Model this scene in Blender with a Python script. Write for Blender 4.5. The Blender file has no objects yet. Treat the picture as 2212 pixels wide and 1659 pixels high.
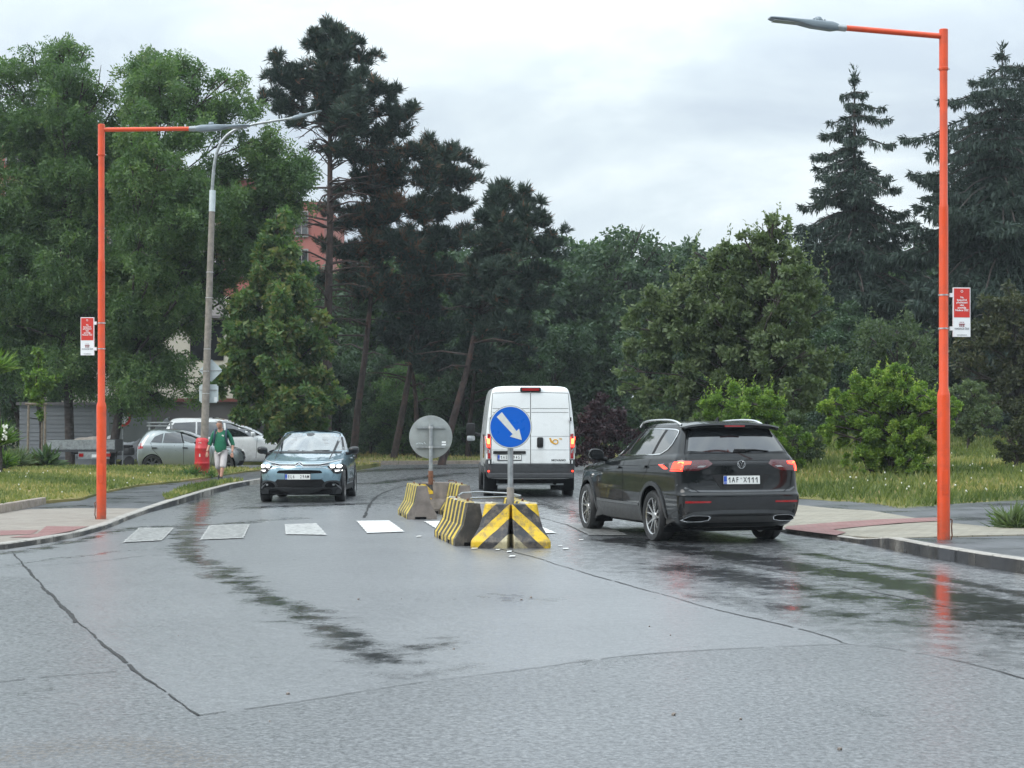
# Wet street with a traffic island, parked and driving vehicles, trees all round (units: metres, +Y away from the camera)
import bpy, bmesh, math, random
import numpy as np
from mathutils import Vector, Matrix, Euler
from mathutils.bvhtree import BVHTree
HAZE = True
random.seed(7)
rng = np.random.default_rng(11)
SC = bpy.context.scene
COL = SC.collection
R = math.radians
EYE = 1.53                      # camera height
F = 3700.0                      # focal length in survey pixels (survey picture 2212 x 1659)
HX, HY = 1106.0, 925.0          # survey coordinates of the vanishing point

def G(x, y, h=0.0):             # survey point on a level of height h -> (X, Y)
    Z = (EYE - h) * F / (y - HY)
    return ((x - HX) * Z / F, Z)
def W(x, y, Z):                 # survey point at a known distance -> world point
    return Vector(((x - HX) * Z / F, Z, EYE - (y - HY) * Z / F))

# ------------------------------------------------------------------ objects
def tag(o, label=None, cat=None, group=None, kind=None):
    if label: o['label'] = label
    if cat: o['category'] = cat
    if group: o['group'] = group
    if kind: o['kind'] = kind
    return o
def thing(name, label, cat, loc=(0, 0, 0), rz=0.0, group=None):
    o = bpy.data.objects.new(name, None); COL.objects.link(o)
    o.empty_display_size = .2
    o.location = loc; o.rotation_euler = (0, 0, rz)
    return tag(o, label, cat, group)
def link(name, me, mats, parent=None, smooth=None):
    o = bpy.data.objects.new(name, me); COL.objects.link(o)
    if mats is not None:
        for m in (mats if isinstance(mats, (list, tuple)) else [mats]):
            me.materials.append(m)
    if parent is not None: o.parent = parent
    if smooth is not None:
        me.polygons.foreach_set('use_smooth', np.ones(len(me.polygons), bool))
        me.set_sharp_from_angle(angle=R(smooth))
    return o
def copy_tree(o, parent=None):
    c = o.copy(); COL.objects.link(c)
    if parent is not None: c.parent = parent
    for ch in list(o.children): copy_tree(ch, c)
    return c

class MB:                       # collects shapes, then links them as ONE mesh object
    def __init__(s): s.v = []; s.f = []; s.m = []
    def add(s, vs, fs, mi=0):
        b = len(s.v); s.v.extend(tuple(v) for v in vs)
        for f in fs: s.f.append(tuple(b + i for i in f)); s.m.append(mi)
        return s
    def box(s, c, d, mi=0, rot=None, bevel=0.0):
        bm = bmesh.new(); bmesh.ops.create_cube(bm, size=1)
        bmesh.ops.scale(bm, vec=d, verts=bm.verts)
        if bevel: bmesh.ops.bevel(bm, geom=bm.edges[:], offset=bevel, segments=2, affect='EDGES', profile=.6)
        M = Matrix.Translation(c)
        if rot is not None: M = M @ Euler(rot).to_matrix().to_4x4()
        bm.transform(M); return s.bm(bm, mi)
    def bm(s, bm, mi=0):
        bm.verts.ensure_lookup_table(); bm.verts.index_update()
        s.add([v.co[:] for v in bm.verts], [[v.index for v in f.verts] for f in bm.faces], mi)
        bm.free(); return s
    def tube(s, pts, rad, n=10, mi=0, cap=True):
        pts = [Vector(p) for p in pts]
        if not isinstance(rad, (list, tuple)): rad = [rad] * len(pts)
        rings = []; ref = None
        for i, p in enumerate(pts):
            d = (pts[min(i + 1, len(pts) - 1)] - pts[max(i - 1, 0)])
            if d.length < 1e-9: d = Vector((0, 0, 1))
            d.normalize()
            if ref is None or abs(ref.dot(d)) > .95:
                ref = Vector((1, 0, 0)) if abs(d.x) < .8 else Vector((0, 1, 0))
            u = (ref - d * ref.dot(d)).normalized(); w = d.cross(u); ref = u
            rings.append([p + (u * math.cos(a) + w * math.sin(a)) * rad[i] for a in [2 * math.pi * k / n for k in range(n)]])
        vs = [v for r in rings for v in r]
        fs = [(i * n + k, i * n + (k + 1) % n, (i + 1) * n + (k + 1) % n, (i + 1) * n + k) for i in range(len(pts) - 1) for k in range(n)]
        if cap: fs += [tuple(range(n))[::-1], tuple((len(pts) - 1) * n + k for k in range(n))]
        return s.add(vs, fs, mi)
    def lathe(s, prof, n=32, axis='Z', c=(0, 0, 0), mi=0, cap=True):
        vs = []
        for (r, h) in prof:
            for k in range(n):
                a = 2 * math.pi * k / n
                p = (r * math.cos(a), r * math.sin(a), h)
                if axis == 'X': p = (p[2], p[0], p[1])
                if axis == 'Y': p = (p[1], p[2], p[0])
                vs.append((p[0] + c[0], p[1] + c[1], p[2] + c[2]))
        m = len(prof)
        fs = [(i * n + k, i * n + (k + 1) % n, (i + 1) * n + (k + 1) % n, (i + 1) * n + k) for i in range(m - 1) for k in range(n)]
        if cap: fs += [tuple(range(n))[::-1], tuple((m - 1) * n + k for k in range(n))]
        return s.add(vs, fs, mi)
    def prism(s, poly, y0, y1, plane='XZ', mi=0):     # outline in a plane, extruded along the third axis
        n = len(poly)
        def P(a, b, t): return {'XZ': (a, t, b), 'YZ': (t, a, b), 'XY': (a, b, t)}[plane]
        vs = [P(a, b, y0) for a, b in poly] + [P(a, b, y1) for a, b in poly]
        fs = [tuple(range(n))[::-1], tuple(range(n, 2 * n))] + [(i, (i + 1) % n, n + (i + 1) % n, n + i) for i in range(n)]
        return s.add(vs, fs, mi)
    def build(s, name, mats, parent=None, loc=None, smooth=None, rot=None):
        me = bpy.data.meshes.new(name); me.from_pydata(s.v, [], s.f)
        if max(s.m, default=0) > 0: me.polygons.foreach_set('material_index', s.m)
        bm = bmesh.new(); bm.from_mesh(me); bmesh.ops.recalc_face_normals(bm, faces=bm.faces[:]); bm.to_mesh(me); bm.free()
        me.update()
        o = link(name, me, mats, parent, smooth)
        if loc is not None: o.location = loc
        if rot is not None: o.rotation_euler = rot
        return o

def text(s, size, loc, rot, mat, parent, name='lettering', sx=1.0, depth=.0015, bold=0.0, space=1.0):
    cu = bpy.data.curves.new('t', 'FONT'); cu.body = s; cu.size = size; cu.align_x = 'CENTER'; cu.align_y = 'CENTER'
    cu.extrude = depth; cu.offset = bold; cu.resolution_u = 3; cu.space_line = space
    ob = bpy.data.objects.new('t', cu); COL.objects.link(ob)
    me = bpy.data.meshes.new_from_object(ob)
    bpy.data.objects.remove(ob); bpy.data.curves.remove(cu)
    me.name = name; me.materials.clear()
    o = link(name, me, mat, parent); o.location = loc; o.rotation_euler = rot; o.scale = (sx, 1, 1)
    return o

# ------------------------------------------------------------------ materials
class NT:
    def __init__(s, name):
        s.mat = bpy.data.materials.new(name); s.mat.use_nodes = True
        s.t = s.mat.node_tree; s.b = s.t.nodes['Principled BSDF']; s.out = s.t.nodes['Material Output']
    def n(s, typ, **kw):
        nd = s.t.nodes.new(typ)
        for k, v in kw.items():
            if k.startswith('i_'): nd.inputs[k[2:].replace('_', ' ')].default_value = v
            else: setattr(nd, k, v)
        return nd
    def l(s, a, b): s.t.links.new(a, b)
    def coord(s, kind='Object', scale=None):
        c = s.n('ShaderNodeTexCoord').outputs[kind]
        if scale is not None:
            m = s.n('ShaderNodeMapping'); m.inputs['Scale'].default_value = scale; s.l(c, m.inputs['Vector']); return m.outputs['Vector']
        return c
    def noise(s, vec, scale, detail=3, rough=.5):
        nd = s.n('ShaderNodeTexNoise'); nd.inputs['Scale'].default_value = scale; nd.inputs['Detail'].default_value = detail; nd.inputs['Roughness'].default_value = rough
        s.l(vec, nd.inputs['Vector']); return nd.outputs['Fac']
    def ramp(s, fac, stops, interp='LINEAR'):
        nd = s.n('ShaderNodeValToRGB'); cr = nd.color_ramp; cr.interpolation = interp
        while len(cr.elements) < len(stops): cr.elements.new(.5)
        for e, (p, c) in zip(cr.elements, stops):
            e.position = p; e.color = (c, c, c, 1) if isinstance(c, (int, float)) else (*c, 1)
        s.l(fac, nd.inputs['Fac']); return nd.outputs['Color']
    def mix(s, fac, a, b, mode='MIX'):
        nd = s.n('ShaderNodeMix', data_type='RGBA', blend_type=mode)
        for i, v in ((0, fac), (6, a), (7, b)):
            sock = nd.inputs[i]
            if isinstance(v, (int, float)): sock.default_value = v if i == 0 else (v, v, v, 1)
            elif isinstance(v, tuple): sock.default_value = (*v, 1)
            else: s.l(v, sock)
        return nd.outputs[2]
    def math(s, op, a, b=0.0, clamp=False):
        nd = s.n('ShaderNodeMath', operation=op, use_clamp=clamp)
        for sock, v in ((nd.inputs[0], a), (nd.inputs[1], b)):
            if isinstance(v, (int, float)): sock.default_value = v
            else: s.l(v, sock)
        return nd.outputs[0]
    def maprange(s, v, a, b, c, d):
        nd = s.n('ShaderNodeMapRange'); s.l(v, nd.inputs[0])
        for i, x in enumerate((a, b, c, d)): nd.inputs[1 + i].default_value = x
        return nd.outputs[0]
    def bump(s, h, strength, dist=.01):
        nd = s.n('ShaderNodeBump'); nd.inputs['Strength'].default_value = strength; nd.inputs['Distance'].default_value = dist
        s.l(h, nd.inputs['Height']); s.l(nd.outputs['Normal'], s.b.inputs['Normal'])
    def attr(s, name): return s.n('ShaderNodeAttribute', attribute_name=name).outputs['Fac']
    def set(s, **kw):
        for k, v in kw.items():
            i = s.b.inputs[k.replace('_', ' ')]
            if isinstance(v, (int, float)): i.default_value = v
            elif isinstance(v, tuple): i.default_value = (*v, 1)
            else: s.l(v, i)

def pm(name, col, rough=.5, metal=0.0, coat=0.0, var=.12, scale=6.0, bump=0.0, bscale=60.0, spec=.5, dirt=None, emit=None, es=0.0, crough=.05, trans=0.0):
    t = NT(name); co = t.coord()
    dark = tuple(c * (1 - var) for c in col); light = tuple(min(1, c * (1 + var)) for c in col)
    base = t.ramp(t.noise(co, scale, 4), [(.3, dark), (.7, light)])
    if dirt is not None:
        base = t.mix(t.ramp(t.noise(co, dirt[1], 5, .65), [(.5, 0.0), (.72, dirt[2])]), base, dirt[0])
    t.set(Base_Color=base, Roughness=t.maprange(t.noise(co, scale * 2.3, 3), .3, .7, max(0, rough * .85), min(1, rough * 1.15)),
          Metallic=metal, Coat_Weight=coat, Coat_Roughness=crough, Specular_IOR_Level=spec, Transmission_Weight=trans)
    if bump: t.bump(t.noise(co, bscale, 3), bump, .01)
    if emit: t.set(Emission_Color=emit, Emission_Strength=es)
    return t.mat

M = {}
M['orange'] = pm('orange_pole_paint', (.70, .075, .016), .36, coat=.2, var=.09, scale=2.2, dirt=((.42, .06, .025), 5, .55))
def grime(m, col, z0, z1, k):          # splashed dirt that stays on the lowest part of a thing
    t = NT.__new__(NT); t.mat = m; t.t = m.node_tree; t.b = t.t.nodes['Principled BSDF']; t.out = t.t.nodes['Material Output']
    src = t.b.inputs['Base Color'].links[0].from_socket; co = t.coord(); sp = t.n('ShaderNodeSeparateXYZ'); t.l(co, sp.inputs[0])
    f = t.math('MULTIPLY', t.maprange(sp.outputs[2], z0, z1, k, 0), t.maprange(t.noise(co, 9, 5, .7), .3, .6, .25, 1.0))
    t.set(Base_Color=t.mix(f, src, col))
grime(M['orange'], (.16, .07, .045), 0, .5, .75)
M['steel'] = pm('galvanised_steel', (.36, .38, .39), .42, .7, var=.2, scale=14, dirt=((.16, .15, .13), 6, .4))
M['steel_band'] = pm('steel_band', (.62, .62, .62), .3, .8)
M['lamp_grey'] = pm('lamp_housing_grey', (.20, .24, .27), .38, .2, coat=.1, var=.1, scale=5)
M['lamp_glass'] = pm('lamp_glass', (.35, .38, .40), .12, coat=.4)
M['concrete'] = pm('weathered_concrete', (.23, .205, .18), .85, var=.22, scale=9, bump=.3, bscale=70, dirt=((.10, .085, .07), 4, .6))
M['rust'] = pm('rusty_metal', (.16, .07, .04), .85, .2, var=.4, scale=20)
M['red_plastic'] = pm('worn_red_plastic', (.50, .022, .028), .42, coat=.1, var=.18, scale=5, bump=.2, bscale=25, dirt=((.30, .03, .03), 7, .6))
M['white_paint'] = pm('white_sign_face', (.78, .79, .80), .35, var=.04)
M['sign_red'] = pm('panel_red_face', (.58, .040, .030), .35, var=.05)
M['ink_red'] = pm('print_dark_red', (.22, .01, .02), .5)
M['ink_grey'] = pm('print_grey', (.16, .17, .18), .5)
M['sign_blue'] = pm('sign_blue_face', (.004, .105, .50), .30, var=.05, scale=3, spec=.4)
M['sign_white'] = pm('sign_arrow_white', (.60, .60, .56), .4, var=.08, scale=20)
M['sign_back'] = pm('sign_back_grey', (.27, .29, .285), .5, .25, var=.12, scale=7, dirt=((.17, .17, .16), 5, .4))
M['sign_light'] = pm('sign_back_light', (.52, .58, .60), .45, .2, var=.08, scale=7)
M['black'] = pm('black_plastic', (.012, .012, .013), .55, var=.2, scale=20, spec=.3)
M['dark_grey'] = pm('dark_grey_plastic', (.035, .037, .04), .55, var=.2, scale=12, bump=.1, bscale=200)
M['void'] = pm('dark_recess', (.006, .006, .007), .9, spec=.1)
M['mid_trim'] = pm('satin_grey_trim', (.10, .105, .11), .35, .4, var=.15)
M['tyre'] = pm('tyre_rubber', (.014, .014, .015), .55, var=.3, scale=18, bump=.4, bscale=45)
M['alloy'] = pm('alloy_metal', (.50, .50, .50), .28, .9, var=.08)
M['chrome'] = pm('chrome_trim', (.70, .71, .72), .12, 1.0, var=.03)
M['glass'] = pm('tinted_glass', (.012, .014, .016), .03, coat=1.0, var=.2, scale=2, spec=.8, crough=.02)
M['plate_white'] = pm('plate_white', (.70, .71, .69), .4, var=.04)
M['plate_blue'] = pm('plate_blue', (.012, .07, .42), .4)
M['ink'] = pm('plate_black_ink', (.012, .012, .014), .5)
M['red_lens'] = pm('red_lens', (.30, .010, .012), .12, coat=1.0, var=.15, scale=20)
M['dark_lens'] = pm('dark_red_lens', (.07, .006, .010), .12, coat=1.0, var=.2, scale=20)
M['lit_red'] = pm('lit_brake_light', (.7, .03, .02), .2, emit=(1.0, .05, .025), es=2.6)
M['lit_hot'] = pm('lit_brake_core', (.8, .2, .08), .2, emit=(1.0, .20, .05), es=4.5)
M['lit_white'] = pm('lit_headlamp', (.9, .9, .9), .1, emit=(1.0, .98, .93), es=3.4)
M['clear_lens'] = pm('clear_lens', (.30, .31, .32), .08, coat=1.0, var=.2, scale=30)
M['skin'] = pm('skin', (.46, .24, .17), .55, var=.08, scale=12)
M['wood'] = pm('weathered_stake_wood', (.17, .14, .11), .85, var=.25, scale=12, bump=.3)
# ------------------------------------------------------------------ sky, light, camera
def make_world():
    w = bpy.data.worlds.new('World'); SC.world = w; w.use_nodes = True
    t = w.node_tree; nd = t.nodes; bg = nd['Background']
    sky = nd.new('ShaderNodeTexSky'); sky.sky_type = 'NISHITA'; sky.sun_disc = False
    sky.sun_elevation = R(56); sky.sun_rotation = R(-115); sky.air_density = 1.2; sky.dust_density = 3.0
    tc = nd.new('ShaderNodeTexCoord')
    def noise(scale, sc, loc, det, rough, dist=0.0):
        mp = nd.new('ShaderNodeMapping'); mp.inputs['Scale'].default_value = scale; mp.inputs['Location'].default_value = loc
        mp.inputs['Rotation'].default_value = (0, R(28), 0)
        t.links.new(tc.outputs['Generated'], mp.inputs['Vector'])
        n = nd.new('ShaderNodeTexNoise'); n.inputs['Scale'].default_value = sc; n.inputs['Detail'].default_value = det
        n.inputs['Roughness'].default_value = rough; n.inputs['Distortion'].default_value = dist
        t.links.new(mp.outputs['Vector'], n.inputs['Vector']); return n.outputs['Fac']
    a = noise((1, 1, 2.6), 5.2, (2.3, .4, .7), 7, .56, .5)
    b = noise((1, 1, 2.2), 1.5, (.3, 1.4, .2), 2, .5)
    mx = nd.new('ShaderNodeMath'); mx.operation = 'MULTIPLY_ADD'; mx.inputs[1].default_value = .62
    ml = nd.new('ShaderNodeMath'); ml.operation = 'MULTIPLY'; ml.inputs[1].default_value = .38
    t.links.new(b, ml.inputs[0]); t.links.new(a, mx.inputs[0]); t.links.new(ml.outputs[0], mx.inputs[2])
    cr = nd.new('ShaderNodeValToRGB'); e = cr.color_ramp.elements
    e[0].position = .40; e[0].color = (.50, .575, .65, 1)
    e[1].position = .60; e[1].color = (.75, .82, .85, 1)
    m_ = cr.color_ramp.elements.new(.5); m_.color = (.60, .68, .73, 1)
    t.links.new(mx.outputs[0], cr.inputs['Fac'])
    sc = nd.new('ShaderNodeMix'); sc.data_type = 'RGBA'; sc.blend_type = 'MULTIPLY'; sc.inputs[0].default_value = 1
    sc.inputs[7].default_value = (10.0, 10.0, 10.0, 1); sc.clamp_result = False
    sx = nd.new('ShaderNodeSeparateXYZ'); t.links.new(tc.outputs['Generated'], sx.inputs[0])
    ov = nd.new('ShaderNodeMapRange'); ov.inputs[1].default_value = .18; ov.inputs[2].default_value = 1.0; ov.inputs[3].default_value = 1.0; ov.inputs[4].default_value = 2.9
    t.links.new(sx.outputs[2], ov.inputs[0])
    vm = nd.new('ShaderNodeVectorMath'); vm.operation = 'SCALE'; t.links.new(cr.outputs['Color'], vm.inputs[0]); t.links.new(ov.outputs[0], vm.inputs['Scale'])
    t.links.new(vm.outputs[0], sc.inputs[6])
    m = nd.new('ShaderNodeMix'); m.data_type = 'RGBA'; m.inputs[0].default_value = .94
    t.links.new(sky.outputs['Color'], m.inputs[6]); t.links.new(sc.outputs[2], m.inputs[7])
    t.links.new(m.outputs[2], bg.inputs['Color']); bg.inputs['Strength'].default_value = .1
make_world()
sun = bpy.data.lights.new('sun', 'SUN'); sun.energy = 1.4; sun.angle = R(35); sun.color = (1, .97, .92)
so = bpy.data.objects.new('sun', sun); COL.objects.link(so); so.rotation_euler = (R(46), 0, R(-50)); so.location = (0, 0, 40)
cam = bpy.data.cameras.new('camera'); cam.sensor_width = 36; cam.lens = 36 * F / 2212; cam.shift_y = (HY - 829.5) / 2212; cam.clip_end = 3000; cam.clip_start = .1
co_ = bpy.data.objects.new('camera', cam); COL.objects.link(co_); co_.location = (0, 0, EYE); co_.rotation_euler = (R(90), 0, 0); SC.camera = co_
SC.view_settings.view_transform = 'Standard'; SC.view_settings.look = 'None'; SC.view_settings.exposure = .45; SC.view_settings.gamma = 1
SC.cycles.max_bounces = 6; SC.cycles.transparent_max_bounces = 8; SC.cycles.use_denoising = True

# ------------------------------------------------------------------ helpers for ground
def inside(px, py, poly):
    r = np.zeros(px.shape, bool); n = len(poly); j = n - 1
    for i in range(n):
        xi, yi = poly[i]; xj, yj = poly[j]
        c = ((yi > py) != (yj > py)) & (px < (xj - xi) * (py - yi) / (yj - yi + 1e-12) + xi)
        r ^= c; j = i
    return r
def dist_poly(px, py, pts):
    d = np.full(px.shape, 1e9)
    for (ax, ay), (bx, by) in zip(pts[:-1], pts[1:]):
        vx, vy = bx - ax, by - ay; L = vx * vx + vy * vy + 1e-12
        t = np.clip(((px - ax) * vx + (py - ay) * vy) / L, 0, 1)
        d = np.minimum(d, np.hypot(px - ax - t * vx, py - ay - t * vy))
    return d
def lump(x, y, s, seed=0):          # smooth pseudo-noise, about -1..1
    return (np.sin(x * 1.7 / s + 1.3 * seed) * np.cos(y * 1.3 / s + seed) + np.sin((x + y) * .9 / s + 2.1 * seed) + .5 * np.sin(x * 4.1 / s - y * 3.3 / s + seed)) / 2.5
def densify(pts, step):
    out = []
    for (ax, ay), (bx, by) in zip(pts[:-1], pts[1:]):
        n = max(1, int(math.hypot(bx - ax, by - ay) / step))
        out += [(ax + (bx - ax) * k / n, ay + (by - ay) * k / n) for k in range(n)]
    return out + [pts[-1]]
def chaikin(pts, it=2, closed=False):
    for _ in range(it):
        q = [] if closed else [pts[0]]
        for a, b in zip(pts, pts[1:] + ([pts[0]] if closed else [])):
            q += [tuple(a[i] * .75 + b[i] * .25 for i in range(len(a))), tuple(a[i] * .25 + b[i] * .75 for i in range(len(a)))]
        if not closed: q.append(pts[-1])
        pts = q
    return pts
def slab(name, poly, zf, mat, step=1.0, skirt=-.06, kind='structure', tol=None):
    bm = bmesh.new(); f = bm.faces.new([bm.verts.new((x, y, 0)) for x, y in poly])
    xs = [p[0] for p in poly]; ys = [p[1] for p in poly]
    for ax, lo, hi in ((0, min(xs), max(xs)), (1, min(ys), max(ys))):
        k = lo + step
        while k < hi:
            co = (k, 0, 0) if ax == 0 else (0, k, 0); no = (1, 0, 0) if ax == 0 else (0, 1, 0)
            bmesh.ops.bisect_plane(bm, geom=bm.verts[:] + bm.edges[:] + bm.faces[:], plane_co=co, plane_no=no); k += step
    bmesh.ops.triangulate(bm, faces=bm.faces[:])
    bmesh.ops.recalc_face_normals(bm, faces=bm.faces[:])
    if bm.faces[:][0].normal.z < 0: bmesh.ops.reverse_faces(bm, faces=bm.faces[:])
    if skirt is not None:
        be = [e for e in bm.edges if e.is_boundary]
        r = bmesh.ops.extrude_edge_only(bm, edges=be)
        low = {v for v in r['geom'] if isinstance(v, bmesh.types.BMVert)}
    else: low = set()
    for v in bm.verts: v.co.z = skirt if v in low else zf(v.co.x, v.co.y)
    me = bpy.data.meshes.new(name); bm.to_mesh(me); bm.free()
    o = link(name, me, mat, None, 40)
    return tag(o, kind=kind)
def strip(name, line, wid, zf, mat, gap=None, skirt=-.05, side=1, h_extra=0.0):
    """kerb: a row of stones along a line, wid wide to one side"""
    mb = MB(); pts = densify(line, .25)
    P = [Vector((x, y)) for x, y in pts]; N = []
    for i in range(len(P)):
        d = (P[min(i + 1, len(P) - 1)] - P[max(i - 1, 0)]).normalized(); N.append(Vector((-d.y, d.x)) * side)
    acc = 0.0
    for i in range(len(P) - 1):
        a, b = P[i], P[i + 1]; L = (b - a).length
        if gap and acc + L > gap: acc = 0.0; b = b - (b - a).normalized() * .018
        acc += L
        z1, z2 = zf(a.x, a.y) + h_extra, zf(b.x, b.y) + h_extra
        a2, b2 = a + N[i] * wid, b + N[i + 1] * wid; bv = .012
        ai, bi = a + N[i] * bv, b + N[i + 1] * bv
        mb.add([(a.x, a.y, skirt), (b.x, b.y, skirt), (b.x, b.y, z2 - bv), (a.x, a.y, z1 - bv), (ai.x, ai.y, z1), (bi.x, bi.y, z2), (b2.x, b2.y, z2), (a2.x, a2.y, z1), (b2.x, b2.y, skirt), (a2.x, a2.y, skirt)],
               [(0, 1, 2, 3), (3, 2, 5, 4), (4, 5, 6, 7), (7, 6, 8, 9)])
    return tag(mb.build(name, mat), kind='structure')

# ------------------------------------------------------------------ road
KL = [(-40, 20.2), (-16, 20.6), (-8.4, 21.1), (-6.9, 21.6), (-6.51, 22.0), (-6.3, 23.2), (-6.2, 24.6), (-6.25, 26.4), (-6.5, 29.0), (-6.68, 31.4), (-6.75, 34.5), (-7.05, 39.6), (-7.22, 44.2), (-7.16, 46.8), (-6.75, 54), (-5.95, 60.8), (-5.5, 70)]
KR = [(30, 6.6), (13, 8.6), (9, 11.3), (6.7, 14.6), (5.45, 18), (5.2, 19.06), (4.95, 20.4), (4.73, 22.3), (4.5, 23.5), (4.0, 25.2), (3.4, 28.5), (2.95, 32), (2.7, 36), (2.65, 40), (2.95, 46), (3.8, 53), (5.5, 60), (8, 65), (14, 69), (30, 73), (60, 77)]
FILM = [  # wet-film streaks: survey polyline, half width (m), strength
    ([(430, 1050), (440, 1100), (400, 1150), (410, 1190), (445, 1225), (520, 1255), (560, 1290), (640, 1318), (700, 1345), (770, 1395), (850, 1425)], .30, 1.0),
    ([(700, 1345), (740, 1400), (800, 1390), (900, 1400), (980, 1385)], .26, .85),
    ([(750, 1420), (900, 1470), (1000, 1440)], .2, .45),
    ([(270, 1141), (330, 1136), (400, 1134), (520, 1128), (620, 1120)], .42, .8),
    ([(0, 1192), (90, 1180), (170, 1163), (240, 1147), (290, 1135)], .22, 1.0),
    ([(40, 1215), (150, 1200), (260, 1188), (420, 1180)], .12, .5),
    ([(1330, 1165), (1500, 1190), (1700, 1222), (1900, 1250), (2230, 1320)], .42, 1.0),
    ([(1480, 1225), (1700, 1270), (1950, 1300), (2230, 1345)], .55, .62),
    ([(1750, 1195), (1950, 1230), (2230, 1285)], .16, .75),
    ([(1500, 1290), (1700, 1310), (2000, 1350), (2212, 1370)], .4, .4),
    ([(1060, 1285), (1120, 1300), (1180, 1295)], .22, .6),
    ([(1260, 1430), (1330, 1445), (1380, 1425)], .18, .55),
    ([(1800, 1520), (1900, 1545)], .16, .4),
    ([(30, 1500), (110, 1490)], .12, .6), ([(330, 1296), (400, 1298)], .05, .8),
    ([(660, 1248), (700, 1247)], .03, .9), ([(900, 1292), (940, 1290)], .03, .9), ([(560, 1345), (640, 1343)], .05, .8),
    ([(620, 1040), (800, 1045), (1000, 1022)], .5, .55), ([(700, 1020), (900, 1012), (1040, 1010)], 1.2, .6),
    ([(1130, 1082), (1200, 1095), (1300, 1135)], .3, .4), ([(560, 1095), (650, 1092), (760, 1088)], .55, .75),
]
SEAM = [
    ([(30, 1192), (75, 1245), (150, 1325), (180, 1355), (235, 1402), (330, 1480), (432, 1547)], .022, .9),
    ([(90, 1265), (150, 1325), (165, 1345)], .035, .7),
    ([(432, 1547), (640, 1518), (870, 1480), (1180, 1440), (1420, 1408), (1830, 1392)], .010, .55),
    ([(2230, 1470), (2060, 1425), (1900, 1397), (1830, 1394), (1800, 1380), (1700, 1350), (1560, 1322), (1430, 1283), (1250, 1235), (1130, 1195), (960, 1165)], .016, .7),
    ([(787, 1119), (799, 1086), (823, 1065), (884, 1046), (1031, 1027)], .05, .8),
    ([(1140, 1066), (1164, 1078), (1244, 1105)], .03, .8), ([(1150, 1113), (1252, 1142), (1420, 1180), (1700, 1240), (2230, 1345)], .016, .7),
    ([(0, 1475), (110, 1462), (250, 1452)], .012, .5), ([(400, 1200), (330, 1196), (190, 1214), (0, 1222)], .012, .25),
]
DIRT = [([(0, 1640), (100, 1618), (250, 1605), (420, 1640)], .30, 1.0), ([(160, 1505), (235, 1500)], .10, .6), ([(240, 1395), (220, 1385)], .05, .6), ([(1010, 1185), (1110, 1192), (1190, 1188)], .12, .6), ([(850, 1125), (960, 1130)], .2, .5)]
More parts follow.
